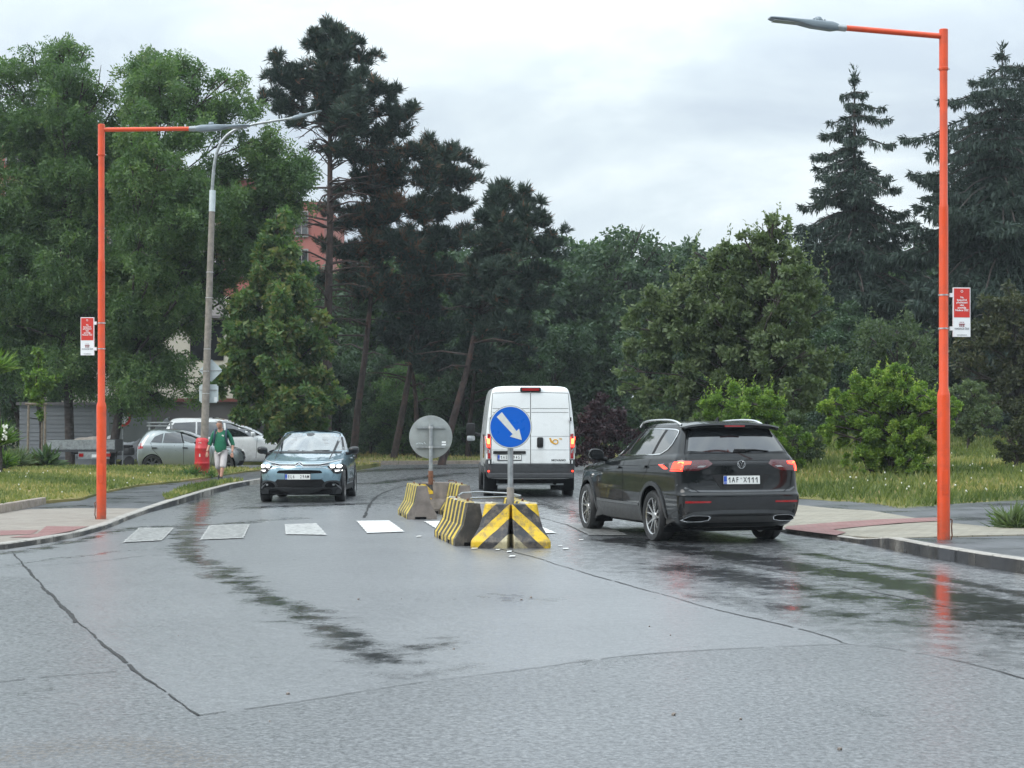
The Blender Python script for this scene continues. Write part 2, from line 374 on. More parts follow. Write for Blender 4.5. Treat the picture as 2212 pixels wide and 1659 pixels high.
def make_road():
    xs = np.concatenate([[-60, -30, -18, -12.5], np.arange(-9.6, 9.61, .075), [12, 18, 30, 60]])
    ys = [-40, -15, 0, 4]; y = 6.4
    while y < 90: ys.append(y); y += .06 + max(0, y - 14) * .0052
    ys = np.array(ys + [95, 110, 140.])
    Xg, Yg = np.meshgrid(xs, ys); nx, ny = len(xs), len(ys)
    px, py = Xg.ravel(), Yg.ravel()
    warp = .05 * np.minimum(py, 20) / 10
    wx = px + warp * lump(px, py, .35, 1) * 1.1; wy = py + warp * lump(px, py, .5, 4) * 2
    film = np.zeros_like(px); dirt = np.zeros_like(px)
    for pts, w, s in FILM:
        d = dist_poly(wx, wy, [G(*p) for p in pts]); film = np.maximum(film, s * .84 * np.exp(-(d / (w * .78)) ** 2))
    old = np.zeros_like(px)
    for q in ([(0, 1240), (75, 1245), (150, 1325), (235, 1402), (330, 1480), (432, 1547), (640, 1518), (870, 1480), (1180, 1440), (1420, 1408), (1830, 1392), (2060, 1425), (2400, 1500), (2400, 1900), (-400, 1900), (-400, 1240)],):
        old[inside(px, py, [G(*p) for p in q])] = 1
    for pts, w, s in DIRT:
        d = dist_poly(wx, wy, [G(*p) for p in pts]); dirt = np.maximum(dirt, s * np.exp(-(d / w) ** 2))
    # right lane is smoother, older asphalt than the patch to the left of the long seam
    lane = np.array([G(*p) for p in [(2230, 1470), (1830, 1394), (1560, 1322), (1250, 1235), (1110, 1190)]] + [(-.3, 40), (0, 70)])
    sx = np.interp(py, lane[:, 1], lane[:, 0])
    lane_ = .40 * np.clip((px - sx) / .3, 0, 1)
    lane_ = np.maximum(lane_, .38 * np.clip((py - 27) / 10, 0, 1))
    z = .006 * lump(px, py, 2.2, 2) - .03 * np.clip(np.abs(px) - 3.0, 0, 4) * .25
    z = np.where((np.abs(px) < 9.7) & (py > 5), z, -.03) * np.clip((py - 3) / 3, 0, 1)
    z = np.where(np.abs(px) < 9.7, z, -.03)
    idx = np.arange(nx * ny).reshape(ny, nx)
    q = np.stack([idx[:-1, :-1], idx[:-1, 1:], idx[1:, 1:], idx[1:, :-1]], -1).reshape(-1, 4)
    me = bpy.data.meshes.new('road'); fast_mesh(me, np.stack([px, py, z], 1), q)
    for nm, a in (('film', film), ('lane', lane_), ('old', old), ('dirt', dirt)):
        at = me.attributes.new(nm, 'FLOAT', 'POINT'); at.data.foreach_set('value', a.astype(np.float32))
    me.polygons.foreach_set('use_smooth', np.ones(len(q), bool))
    t = NT('wet_asphalt'); co = t.coord()
    n1 = t.noise(co, 95, 4, .7); n2 = t.noise(co, 1.1, 5, .6); n3 = t.noise(co, 9, 4, .6)
    vo = t.n('ShaderNodeTexVoronoi'); vo.inputs['Scale'].default_value = 75; t.l(co, vo.inputs['Vector'])
    stone = t.ramp(vo.outputs['Color'], [(.25, (.040, .043, .049)), (.6, (.092, .097, .106)), (.9, (.19, .195, .20))])
    base = t.mix(t.ramp(n2, [(.35, 0.0), (.7, .55)]), stone, (.055, .059, .066))
    base = t.mix(t.ramp(n1, [(.62, 0.0), (.70, .8)]), base, (.010, .011, .012))
    streak = t.noise(t.coord('Object', (1.0, .75, 1)), 4.5, 7, .72)
    film_ = t.math('ADD', t.math('MULTIPLY', t.attr('film'), t.maprange(t.noise(co, 1.9, 6, .66), .36, .60, .25, 1.25)), t.math('ADD', t.attr('lane'), t.maprange(streak, .3, .7, -.34, .30)))
    fw = t.maprange(film_, .12, .85, 0, 1)
    base = t.mix(t.math('MULTIPLY', fw, .55), base, (.014, .015, .017))
    base = t.mix(t.math('MULTIPLY', t.attr('dirt'), t.maprange(t.noise(co, 30, 4, .7), .45, .6, 0, 1)), base, (.10, .075, .05))
    g2 = t.noise(co, 42, 3, .75)
    cw = t.math('MULTIPLY', t.maprange(n1, .30, .62, .58, 1.0), t.maprange(g2, .32, .60, .70, 1.0))
    g3 = t.noise(co, 26, 4, .8); gk = t.maprange(g3, .40, .58, 1, 0)      # coarse open grains of the older surface
    gk = t.math('MULTIPLY', gk, t.math('ADD', .27, t.math('MULTIPLY', t.attr('old'), .52)))
    cw = t.math('MULTIPLY', cw, t.math('SUBTRACT', 1.0, gk))
    cw = t.math('MULTIPLY', cw, t.maprange(t.noise(co, .55, 5, .6), .34, .62, .80, 1.14), True)
    base = t.mix(t.math('MULTIPLY', gk, .8), base, (.016, .017, .018))
    cw = t.math('MULTIPLY', cw, t.math('SUBTRACT', 1.0, t.math('MULTIPLY', t.attr('dirt'), t.maprange(t.noise(co, 24, 4, .7), .40, .6, .25, .8))))
    t.set(Base_Color=base, Specular_IOR_Level=.9, Coat_Weight=cw, Coat_Roughness=t.maprange(fw, 0, 1, .52, .14), Coat_IOR=1.95)
    ro = t.maprange(fw, 0, 1, .33, .13)
    ro = t.math('ADD', ro, t.maprange(n3, .3, .7, -.05, .06))
    ro = t.math('ADD', ro, t.math('MULTIPLY', t.attr('dirt'), .3), True)
    t.set(Roughness=ro)
    hb = t.math('ADD', t.math('MULTIPLY', vo.outputs['Distance'], 1.0), t.math('MULTIPLY', n1, .8))
    nd = t.n('ShaderNodeBump'); nd.inputs['Distance'].default_value = .0016
    t.l(t.maprange(fw, 0, 1, .5, .12), nd.inputs['Strength']); t.l(hb, nd.inputs['Height']); t.l(nd.outputs['Normal'], t.b.inputs['Normal'])
    o = link('road', me, t.mat); tag(o, kind='structure')
def fast_mesh(me, v, q):
    v = np.ascontiguousarray(v, np.float32); q = np.ascontiguousarray(q, np.int32); k = q.shape[1]
    me.vertices.add(len(v)); me.vertices.foreach_set('co', v.ravel())
    me.loops.add(q.size); me.loops.foreach_set('vertex_index', q.ravel())
    me.polygons.add(len(q)); me.polygons.foreach_set('loop_start', np.arange(0, q.size, k, dtype=np.int32))
    me.update(calc_edges=True)
make_road()
def road_z(X, Y): return .006 * float(lump(np.float64(X), np.float64(Y), 2.2, 2)) - .03 * min(4, max(0, abs(X) - 3)) * .25
def seams():
    m = pm('tar_seam', (.008, .008, .009), .38, var=.3, scale=30, bump=.3, bscale=120, spec=.3)
    for pts, w, st in SEAM:
        P = densify([G(*p) for p in chaikin(pts, 2)], .04); mb = MB(); vs = []; fs = []; k = 0; ph = random.uniform(0, 9)
        for i, (x, y) in enumerate(P):
            dx = P[min(i + 1, len(P) - 1)][0] - P[max(i - 1, 0)][0]; dy = P[min(i + 1, len(P) - 1)][1] - P[max(i - 1, 0)][1]; L = math.hypot(dx, dy) + 1e-9
            wob = .007 * math.sin(i * .17 + ph) + .003 * math.sin(i * .61) + random.uniform(-.0015, .0015)
            ww = w * .62 * st * (.62 + .40 * math.sin(i * .07 + ph) + .15 * math.sin(i * .41) + random.uniform(-.12, .12)) + y * .00022
            ww = max(.0, ww); nx, ny = -dy / L, dx / L; x += nx * wob; y += ny * wob; z = road_z(x, y) + .004
            vs += [(x + nx * ww, y + ny * ww, z), (x - nx * ww, y - ny * ww, z)]
            if i and (math.sin(i * .19 + ph * 2) > -.985): fs.append((2 * i - 2, 2 * i - 1, 2 * i + 1, 2 * i))
        mb.add(vs, fs); tag(mb.build('road_seam', m), kind='structure')
seams()

# the wide ground below everything
gm = pm('bare_ground', (.045, .05, .03), .95, var=.4, scale=.4)
tag(MB().add([(-900, -300, -.09), (900, -300, -.09), (900, 1500, -.09), (-900, 1500, -.09)], [(0, 1, 2, 3)]).build('ground', gm), kind='structure')

# crosswalk
def crosswalk():
    t = NT('worn_road_paint'); co = t.coord()
    wear = t.attr('wear')
    k = t.maprange(t.math('ADD', t.noise(co, 11, 6, .75), t.math('MULTIPLY', wear, .45)), .60, .78, 0, 1)
    k = t.math('MULTIPLY', k, t.maprange(wear, 0, .2, .5, .85))
    n = t.noise(co, 60, 3)
    t.set(Base_Color=t.mix(k, t.mix(t.math('MULTIPLY', wear, 1.5, True), t.ramp(n, [(.3, (.60, .60, .58)), (.7, (.74, .74, .72))]), (.20, .20, .19)), (.075, .075, .075)), Roughness=.38, Specular_IOR_Level=.5)
    t.bump(n, .2, .004)
    mb = MB(); wr = []
    Q = [([(300, 1139), (376, 1139.5), (350, 1167), (265, 1171)], .42), ([(452, 1135), (540, 1133), (526, 1163), (432, 1166)], .42), ([(615, 1133.5), (683, 1132), (706, 1157), (617, 1155.5)], .30),
         ([(770, 1127), (840, 1126), (874, 1150), (793, 1153)], .0), ([(915.5, 1128), (988, 1127), (1035, 1149), (955, 1151)], .0), ([(1070, 1127), (1142, 1127), (1202, 1153), (1122, 1155)], .05), ([(1222, 1133), (1290, 1131), (1356, 1158), (1272, 1157)], .55)]
    def zr(X, Y): return .006 * float(lump(np.float64(X), np.float64(Y), 2.2, 2)) - .03 * min(4, max(0, abs(X) - 3)) * .25
    for q, w in Q:
        c = [Vector((*G(*p), 0)) for p in q]; n = 18; vs = []; fs = []
        for i in range(n + 1):
            for j in range(n + 1):
                u, v = i / n, j / n
                p = (c[0] * (1 - u) + c[1] * u) * (1 - v) + (c[3] * (1 - u) + c[2] * u) * v
                wr.append(w * (.65 if i in (0, n) or j in (0, n) else 1)); e = .006 * math.sin(i * 2.3 + j * 4.1) * (i in (0, n) or j in (0, n))
                vs.append((p.x + e, p.y + e * 3, zr(p.x, p.y) + .013))
        for i in range(n):
            for j in range(n): a = i * (n + 1) + j; fs.append((a, a + n + 1, a + n + 2, a + 1))
        mb.add(vs, fs)
    # small paint remnants round the island
    for (x, y) in [(1021, 1176), (1025, 1186), (1075, 1189), (1100, 1193), (1004, 1167), (992, 1160), (961, 1163), (968, 1168), (985, 1174), (1210, 1181), (1222, 1187), (905, 1160), (1255, 1168), (1106, 1203)]:
        X, Y = G(x, y); a = random.uniform(.03, .055); b = random.uniform(.06, .14); z = zr(X, Y) + .012
        mb.add([(X - a, Y - b, z), (X + a * .8, Y - b * .7, z), (X + a, Y + b, z), (X - a * .6, Y + b * .8, z)], [(0, 1, 2, 3)]); wr += [0] * 4
    o = mb.build('crosswalk', t.mat)
    at = o.data.attributes.new('wear', 'FLOAT', 'POINT'); at.data.foreach_set('value', np.array(wr, np.float32))
    tag(o, kind='structure')
crosswalk()

# ------------------------------------------------------------------ pavements
def hL(x, y): return .035 + .05 * min(1, max(0, (y - 31) / 3))
def hR(x, y):                    # lowered at the crossing
    k = min(1, max(0, (23.0 - y) / 1.2)); k2 = min(1, max(0, (y - 30) / 1.5))
    inner = min(1, max(0, (x - np.interp(y, [8, 14, 18, 22, 25, 30, 40], [13, 7, 5.5, 4.8, 4.1, 3.2, 2.7])) / 1.5))
    return .035 + .095 * max(k, k2, inner * .6)
pt = NT('damp_path_asphalt'); c_ = pt.coord(); n_ = pt.noise(c_, 80, 4, .7); b_ = pt.noise(c_, .9, 5, .6)
pt.set(Base_Color=pt.mix(pt.ramp(n_, [(.4, 0.0), (.66, .8)]), pt.ramp(b_, [(.35, (.055, .058, .064)), (.65, (.10, .105, .115))]), (.03, .03, .032)), Roughness=pt.maprange(b_, .35, .65, .22, .5), Specular_IOR_Level=.55)
pt.bump(n_, .4, .006)
M['path'] = pt.mat
def paving(name, c1, c2, mortar, w=.2, h=.1, rough=.6, rot=0.0, ribs=False):
    t = NT(name); co = t.coord()
    mp = t.n('ShaderNodeMapping'); mp.inputs['Rotation'].default_value = (0, 0, rot); t.l(co, mp.inputs['Vector'])
    br = t.n('ShaderNodeTexBrick'); t.l(mp.outputs['Vector'], br.inputs['Vector'])
    br.inputs['Scale'].default_value = 1; br.inputs['Brick Width'].default_value = w; br.inputs['Row Height'].default_value = h
    br.inputs['Mortar Size'].default_value = .006; br.inputs['Color1'].default_value = (*c1, 1); br.inputs['Color2'].default_value = (*c2, 1); br.inputs['Mortar'].default_value = (*mortar, 1)
    n = t.noise(co, 1.3, 5, .65); f = t.noise(co, 70, 3)
    base = t.mix(t.ramp(n, [(.4, 0.0), (.75, .55)]), br.outputs['Color'], tuple(c * .62 for c in c1))
    base = t.mix(t.ramp(f, [(.5, 0.0), (.8, .25)]), base, (.08, .07, .06))
    t.set(Base_Color=base, Roughness=t.maprange(n, .35, .65, rough - .15, rough + .12), Specular_IOR_Level=.4)
    t.bump(t.math('ADD', t.math('MULTIPLY', br.outputs['Fac'], -1.0), t.math('MULTIPLY', f, .25)), .5, .01)
    return t.mat
M['paver'] = paving('cream_concrete_pavers', (.25, .215, .18), (.30, .265, .225), (.13, .11, .09), rot=.2)
M['paver2'] = paving('cream_block_pavers', (.245, .222, .175), (.31, .28, .22), (.10, .09, .07), w=.22, h=.2, rot=-.12)
M['tactile'] = paving('red_tactile_pavers', (.22, .10, .092), (.27, .125, .115), (.12, .07, .06), w=.2, h=.1, rot=.1)
M['kerb'] = pm('granite_kerb', (.33, .31, .28), .6, var=.22, scale=25, bump=.3, bscale=60, dirt=((.12, .11, .09), 3, .6))
M['edging'] = pm('concrete_edging', (.30, .25, .21), .8, var=.2, scale=9, bump=.3, dirt=((.10, .10, .06), 5, .5))

lawnL_edge = [(-8.92, 29.5), (-8.98, 33.0), (-8.62, 34.2), (-9.05, 38), (-9.25, 42.3), (-8.85, 45.6), (-8.75, 49.4), (-8.7, 56), (-8.5, 59.0)]
padL = [(-40, 20.2), (-16, 20.6), (-8.4, 21.1), (-6.9, 21.6)] + KL[4:14] + [(-7.3, 50), (-7.3, 56), (-7.4, 60)] + [(-9.5, 60), (-9.6, 44), (-9.4, 34), (-9.4, 29), (-40, 28)]
slab('path_left', padL, hL, M['path'], 2.0)
slab('pavement_left', [(-40, 20.36), (-16, 20.76), (-8.4, 21.26), (-6.98, 21.72), (-6.65, 22.1), (-6.44, 23.2), (-6.34, 24.6), (-6.39, 26.4), (-6.64, 29.0), (-6.82, 31.5), (-8.1, 31.6), (-8.86, 31.2), (-8.9, 29.2), (-40, 28.6)], lambda x, y: hL(x, y) + .012, M['paver'], 3.0, skirt=-.02)
def band(a, b, n, w): return [a, b, (b[0] + n[0] * w, b[1] + n[1] * w), (a[0] + n[0] * w, a[1] + n[1] * w)]
for q in ([(0, 1145.5), (84, 1144), (70, 1153), (0, 1156)], [(100, 1136), (194, 1137), (148, 1150), (68, 1161), (20, 1160), (80, 1152)]):
    slab('tactile_left', [G(*p, .055) for p in q], lambda x, y: hL(x, y) + .018, M['tactile'], 3.0, skirt=None)
strip('kerb_left', KL[1:15], .14, lambda x, y: hL(x, y) + .018, M['kerb'], gap=1.0, side=1)
padR = KR[1:16] + [(6.4, 60), (5.6, 54), (4.9, 46), (4.7, 40), (4.8, 36), (6.0, 34.2), (7.0, 31), (7.6, 31.2), (9.8, 33.3), (16, 35.6), (40, 38), (40, 8)]
padR = [(40, 6.8)] + padR[:-1]
slab('path_right', padR, hR, M['path'], 1.0)
pv = [(4.86, 22.45), (4.62, 23.55), (4.12, 25.25), (3.52, 28.5), (3.2, 30.6), (3.1, 31.4), (5.05, 31.5), (6.2, 29.6), (6.5, 26.0), (7.0, 24.5), (9.5, 24.1), (9.5, 22.9), (6.9, 22.95)]
slab('pavement_right', pv, lambda x, y: hR(x, y) + .016, M['paver2'], 1.0, skirt=-.02)
tr = [G(*p, .06) for p in [(1700, 1137), (1760, 1135), (2030, 1113 + 12), (2030, 1116 + 17), (1800, 1146), (1828, 1152), (1806, 1156), (1694, 1142)]]
slab('tactile_right', tr, lambda x, y: hR(x, y) + .026, M['tactile'], 1.0, skirt=None)
strip('kerb_right', KR[1:17], .15, hR, M['kerb'], gap=1.05, side=-1, h_extra=.012)
strip('lawn_edging', [(-8.92, 24.5 + 5), (-8.98, 33.0)], .1, lambda x, y: .20, M['edging'], gap=.6, side=1)
strip('lawn_edging', [(-9.02, 29.4), (-40, 28.9)], .1, lambda x, y: .20, M['edging'], gap=.6, side=1)

# ------------------------------------------------------------------ lawns
def zl(x, y): return .13 + .10 * min(1, max(0, (-9.2 - x) / 2.5)) + .05 * float(lump(np.float64(x), np.float64(y), 3.0, 5)) * min(1, max(0, (-9 - x) / 1.5))
def zr_(x, y): return .12 + max(0, y - 32.5) * .034 * min(1, max(0, (x - 3.8) / 4)) + .04 * float(lump(np.float64(x), np.float64(y), 2.6, 8))
lt = NT('grass_floor'); c_ = lt.coord()
lt.set(Base_Color=lt.ramp(lt.noise(c_, .35, 6, .65), [(.36, (.085, .105, .032)), (.5, (.19, .185, .065)), (.66, (.34, .25, .12))]), Roughness=.95, Specular_IOR_Level=.2)
lt.bump(lt.noise(c_, 30, 4, .7), .8, .05)
LAWNL = [(-9.02, 29.5), (-9.08, 33.0)] + lawnL_edge[2:] + [(-45, 59.5), (-45, 29)]
VERGE = [(-6.9, 34.6), (-7.2, 39.6), (-7.36, 44.2), (-7.3, 46.6), (-7.62, 46.2), (-7.72, 42), (-7.5, 38), (-7.1, 35)]
LAWNR = [(5.75, 34.0), (6.95, 30.7), (7.6, 31.1), (9.8, 33.2), (16, 35.5), (44, 38), (44, 66), (12, 66), (8.2, 62), (6.3, 58), (5.4, 52), (5.0, 46), (4.8, 40), (5.0, 36)]
FARV = [(-30, 73.5), (-9, 72.6), (-6.6, 72.3), (-3, 73), (2, 74.5), (14, 77), (40, 82), (40, 130), (-40, 130), (-40, 75)]
LV2 = [(-6.6, 55), (-5.8, 60.8), (-5.35, 69.8), (-7.2, 70.2), (-7.2, 56)]
slab('lawn_left', LAWNL, zl, lt.mat, 1.5)
slab('lawn_right', LAWNR, zr_, lt.mat, 1.0)
slab('verge', VERGE, lambda x, y: .115, lt.mat, 1.0)
slab('verge', LV2, lambda x, y: .13, lt.mat, 1.0)
slab('verge_far', FARV, lambda x, y: .12 + max(0, y - 76) * .01, lt.mat, 4.0)
strip('kerb_far', [(-9, 72.45), (-6.6, 72.15), (-3, 72.85), (2, 74.35), (14, 76.8)], .15, lambda x, y: .15, M['edging'], gap=1.4, side=1)

def leaf_mat(name, stops, rough=.55, trans=.25, hue=None):
    t = NT(name)
    col = t.ramp(t.attr('tint'), stops)
    t.set(Base_Color=col, Roughness=rough, Specular_IOR_Level=.35)
    if trans:
        tr = t.n('ShaderNodeBsdfTranslucent'); t.l(t.mix(1.0, col, (1.3, 1.5, .7), 'MULTIPLY'), tr.inputs['Color'])
        mx = t.n('ShaderNodeMixShader'); mx.inputs[0].default_value = trans
        t.l(t.b.outputs[0], mx.inputs[1]); t.l(tr.outputs[0], mx.inputs[2]); t.l(mx.outputs[0], t.out.inputs['Surface'])
    return t.mat
def tri_field(name, P, D, L, Wd, tint, mats, parent=None, tip=.5, quad=True):
    """leaf blades: base point, direction, length, width"""
    n = len(P); D = D / (np.linalg.norm(D, axis=1, keepdims=True) + 1e-9)
    A = rng.normal(size=(n, 3)); S = np.cross(D, A); S /= np.linalg.norm(S, axis=1, keepdims=True) + 1e-9
    N = np.cross(S, D)
    L = L[:, None]; Wd = Wd[:, None]
    v0 = P; v1 = P + D * L * tip + S * Wd * .5 + N * L * .04; v2 = P + D * L - N * L * .06; v3 = P + D * L * tip - S * Wd * .5 + N * L * .04
    V = np.stack([v0, v1, v2, v3], 1).reshape(-1, 3); Q = np.arange(4 * n).reshape(n, 4)
    me = bpy.data.meshes.new(name); fast_mesh(me, V, Q)
    at = me.attributes.new('tint', 'FLOAT', 'POINT'); at.data.foreach_set('value', np.repeat(np.clip(tint, 0, 1), 4).astype(np.float32))
    return link(name, me, mats, parent)
M['grass'] = leaf_mat('grass_blades', [(0, (.070, .105, .028)), (.45, (.17, .20, .062)), (.7, (.31, .28, .11)), (1, (.46, .35, .17))], .6, .3)
M['petal'] = pm('white_petals', (.75, .75, .68), .6)
def grass(name, poly, zfun, dens, h, seed, dry=0.0, far=None):
    xs = [p[0] for p in poly]; ys = [p[1] for p in poly]
    lim = (max(min(xs), -20), min(max(xs), 24), min(ys), max(ys)); A = (lim[1] - lim[0]) * (lim[3] - lim[2])
    n = int(A * dens); x = rng.uniform(lim[0], lim[1], n); y = rng.uniform(lim[2], lim[3], n)
    k = inside(x, y, poly) & (np.abs(x) < y * .31 + 1.5) & (rng.random(n) < np.clip(36 / y, .25, 1.3) ** 1.2)
    x, y = x[k], y[k]; n = len(x)
    z = np.array([zfun(a, b) for a, b in zip(x, y)]) - .01
    pat = .5 + .5 * lump(x, y, 1.6, seed) + .25 * lump(x, y, .45, seed + 3)
    D = np.stack([rng.normal(0, .45, n), rng.normal(0, .45, n), np.ones(n)], 1)
    hh = h * rng.uniform(.45, 1.25, n) * (1 - .35 * np.clip(pat, 0, 1))
    o = tri_field(name, np.stack([x, y, z], 1), D, hh, rng.uniform(.014, .03, n) * (1 + y / 60), np.clip(pat * .75 + dry + rng.normal(0, .13, n), 0, 1), M['grass'], tip=.35)
    tag(o, kind='stuff'); return o
grass('lawn_grass', LAWNL, zl, 150, .15, 3, .06)
grass('lawn_grass', LAWNR, zr_, 105, .26, 6, -.06)
grass('verge_grass', VERGE, lambda x, y: .115, 420, .16, 2, -.1)
grass('verge_grass', LV2, lambda x, y: .13, 90, .15, 2, .25)
grass('verge_grass', FARV, lambda x, y: .12 + max(0, y - 76) * .01, 30, .22, 4, .2)
def flowers(name, poly, zfun, n, lo, hi):
    xs = [p[0] for p in poly]; ys = [p[1] for p in poly]
    x = rng.uniform(max(min(xs), -16), min(max(xs), 18), n * 3); y = rng.uniform(min(ys), min(max(ys), 48), n * 3)
    k = inside(x, y, poly) & (rng.random(n * 3) < .25 + .75 * (lump(x, y, 1.2, 9) > .1)); x, y = x[k][:n], y[k][:n]; mb = MB()
    for a, b in zip(x, y):
        z = zfun(a, b) + random.uniform(lo, hi); r = random.uniform(.012, .028)
        mb.add([(a - r, b, z), (a, b - r, z + .01), (a + r, b, z), (a, b + r, z + .012), (a, b, z + .025), (a, b, z - .02)], [(0, 1, 4), (1, 2, 4), (2, 3, 4), (3, 0, 4), (1, 0, 5), (2, 1, 5), (3, 2, 5), (0, 3, 5)])
    tag(mb.build(name, M['petal']), kind='stuff')
flowers('meadow_flowers', LAWNR, zr_, 130, .10, .26)
flowers('clover_flowers', LAWNL, zl, 70, .08, .14)
# ------------------------------------------------------------------ street lamps over the crossing
def lamp_head(parent, pos, rz, tilt):
    """flat LED street lamp, local +X along the arm"""
    prof = [(-.02, .028, .035, .0), (.05, .055, .05, .0), (.10, .065, .06, .0), (.36, .075, .052, .004), (.52, .095, .030, .012), (.70, .105, .020, .016), (.86, .095, .016, .016), (.90, .07, .008, .020)]
    mb = MB(); vs = []; n = 12
    for (x, w, h, dz) in prof:
        for k in range(n):
            a = 2 * math.pi * k / n; c, s_ = math.cos(a), math.sin(a)
            vs.append((x, w * math.copysign(abs(c) ** .5, c), dz + h * math.copysign(abs(s_) ** .7, s_)))
    m = len(prof)
    mb.add(vs, [(i * n + k, i * n + (k + 1) % n, (i + 1) * n + (k + 1) % n, (i + 1) * n + k) for i in range(m - 1) for k in range(n)] + [tuple(range(n)), tuple((m - 1) * n + k for k in range(n))])
    for k in range(5): mb.box((.20 + k * .035, 0, .052), (.012, .11, .03))
    h = mb.build('lamp_head', M['lamp_grey'], parent, smooth=35); h.location = pos; h.rotation_euler = (0, -tilt, rz)
    MB().box((.68, 0, -.008), (.34, .15, .012), bevel=.004).build('lens', M['lamp_glass'], h)
    MB().lathe([(.045, .05), (.045, .085), (.035, .098)], 16, 'Z', (.27, 0, 0)).build('light_sensor', M['lamp_grey'], h, smooth=40)
    MB().lathe([(.034, -.10), (.044, -.09), (.044, .03), (.04, .04)], 16, 'X').build('collar', M['steel'], h, smooth=40)
def crossing_lamp(loc, rz, label, tilt, arm):
    t = thing('street_lamp', label, 'street lamp', loc, 0, 'orange street lamps at the crossing')
    H = 6.45
    MB().lathe([(.079, 0), (.079, 0), (.079, 1.83), (.078, 1.86), (.058, 1.93), (.0565, 4.20), (.0565, 4.225), (.050, 4.25), (.049, 5.95), (.049, 6.0)], 24).build('pole', M['orange'], t, smooth=35)
    MB().lathe([(.056, 5.93), (.060, 5.94), (.060, 5.965), (.0555, 5.97), (.0555, H - .005), (.050, H), (.001, H)], 24).build('pole_cap', M['orange'], t, smooth=35)
    d = Vector((math.cos(rz) * math.cos(tilt), math.sin(rz) * math.cos(tilt), math.sin(tilt)))
    a0 = Vector((0, 0, H - .09)); a1 = a0 + d * arm
    MB().tube([a0, a1], .036, 16).build('arm', M['orange'], t, smooth=35)
    mb = MB()
    for s in (-1, 1): mb.tube([(s * .06, 0, 5.95), (s * .078, 0, 5.95)], .008, 8)
    mb.build('bolt', M['steel'], t)
    lamp_head(t, a1, rz, tilt + R(1.5))
    MB().box((0, -.0785, .75), (.075, .006, .30), bevel=.002).build('inspection_door', M['orange'], t)
    sx = -1 if loc[0] < 0 else 1
    MB().tube([(sx * .082, -.02, 0), (sx * .10, -.03, .08), (sx * .092, -.03, .2), (sx * .10, -.03, .27), (sx * .082, -.02, .29)], .009, 6).build('cable_loop', M['rust'], t, smooth=60)
    return t
PL = (-6.70, 27.95, .04); PR = (5.43, 21.55, .10)
crossing_lamp(PL, R(9), 'orange street lamp on the cream pavement beside the left lawn', R(2.2), 1.50)
crossing_lamp(PR, R(189), 'tall orange street lamp nearest the camera behind the right kerb, arm reaching left', R(2.6), 1.38)

def info_panel(loc, side, label, rz):
    """double sided panel strapped to a pole; side = -1 hangs left of the pole"""
    t = thing('hanging_sign', label, 'sign panel', loc, rz, 'red and white panels on the orange lamp poles')
    w, h = .225, .62; cx = side * (.118 + w / 2)
    MB().box((cx, 0, 0), (w, .028, h), bevel=.003).build('board', M['white_paint'], t)
    MB().box((cx, -.0155, .117), (w - .022, .003, h - .256)).build('red_field', M['sign_red'], t)
    y = -.0185
    f = t.children[1]
    text('Na\nbezpečné\npřecházení\nvám\nposvítila\nNadace ČEZ', .033, (cx, y, .105), (R(90), 0, 0), M['white_paint'], f, 'slogan', bold=.0006, space=.98)
    MB().lathe([(.014, 0), (.016, .002), (.010, .003)], 20, 'Y', (cx, y - .003, .262), cap=False).build('round_mark', M['white_paint'], f)
    yb = -.0165
    mb = MB()
    mb.box((cx, yb, -.150), (.078, .003, .009))
    for k in (-1, 0, 1):
        mb.box((cx + k * .024, yb, -.170), (.011, .003, .030)); mb.box((cx + k * .022, yb, -.127), (.012, .003, .008), rot=(0, R(25 * k), 0))
    mb.build('bench_emblem', M['ink_red'], t)
    text('NADACE ČEZ', .030, (cx, yb, -.208), (R(90), 0, 0), M['ink_grey'], t, 'lettering')
    text('www.nadacecez.cz', .017, (cx, yb, -.285), (R(90), 0, 0), M['ink_grey'], t, 'web_address')
    for z in (.215, -.205):
        mb = MB(); mb.box((side * .103, 0, z), (.05, .022, .05))
        mb.build('bracket', M['white_paint'], t)
        mb = MB(); rr = .0585; mb.lathe([(rr, z - .009), (rr + .003, z - .009), (rr + .003, z + .009), (rr, z + .009)], 24, cap=False); mb.box((-side * .062, 0, z), (.014, .02, .022))
        mb.build('strap', M['steel_band'], t, smooth=40)
info_panel((PL[0], PL[1], 3.03), -1, 'red and white panel strapped to the left side of the orange pole by the lawn', R(-4))
info_panel((PR[0], PR[1], 2.99), 1, 'red and white panel strapped to the right side of the nearest orange pole', R(5))

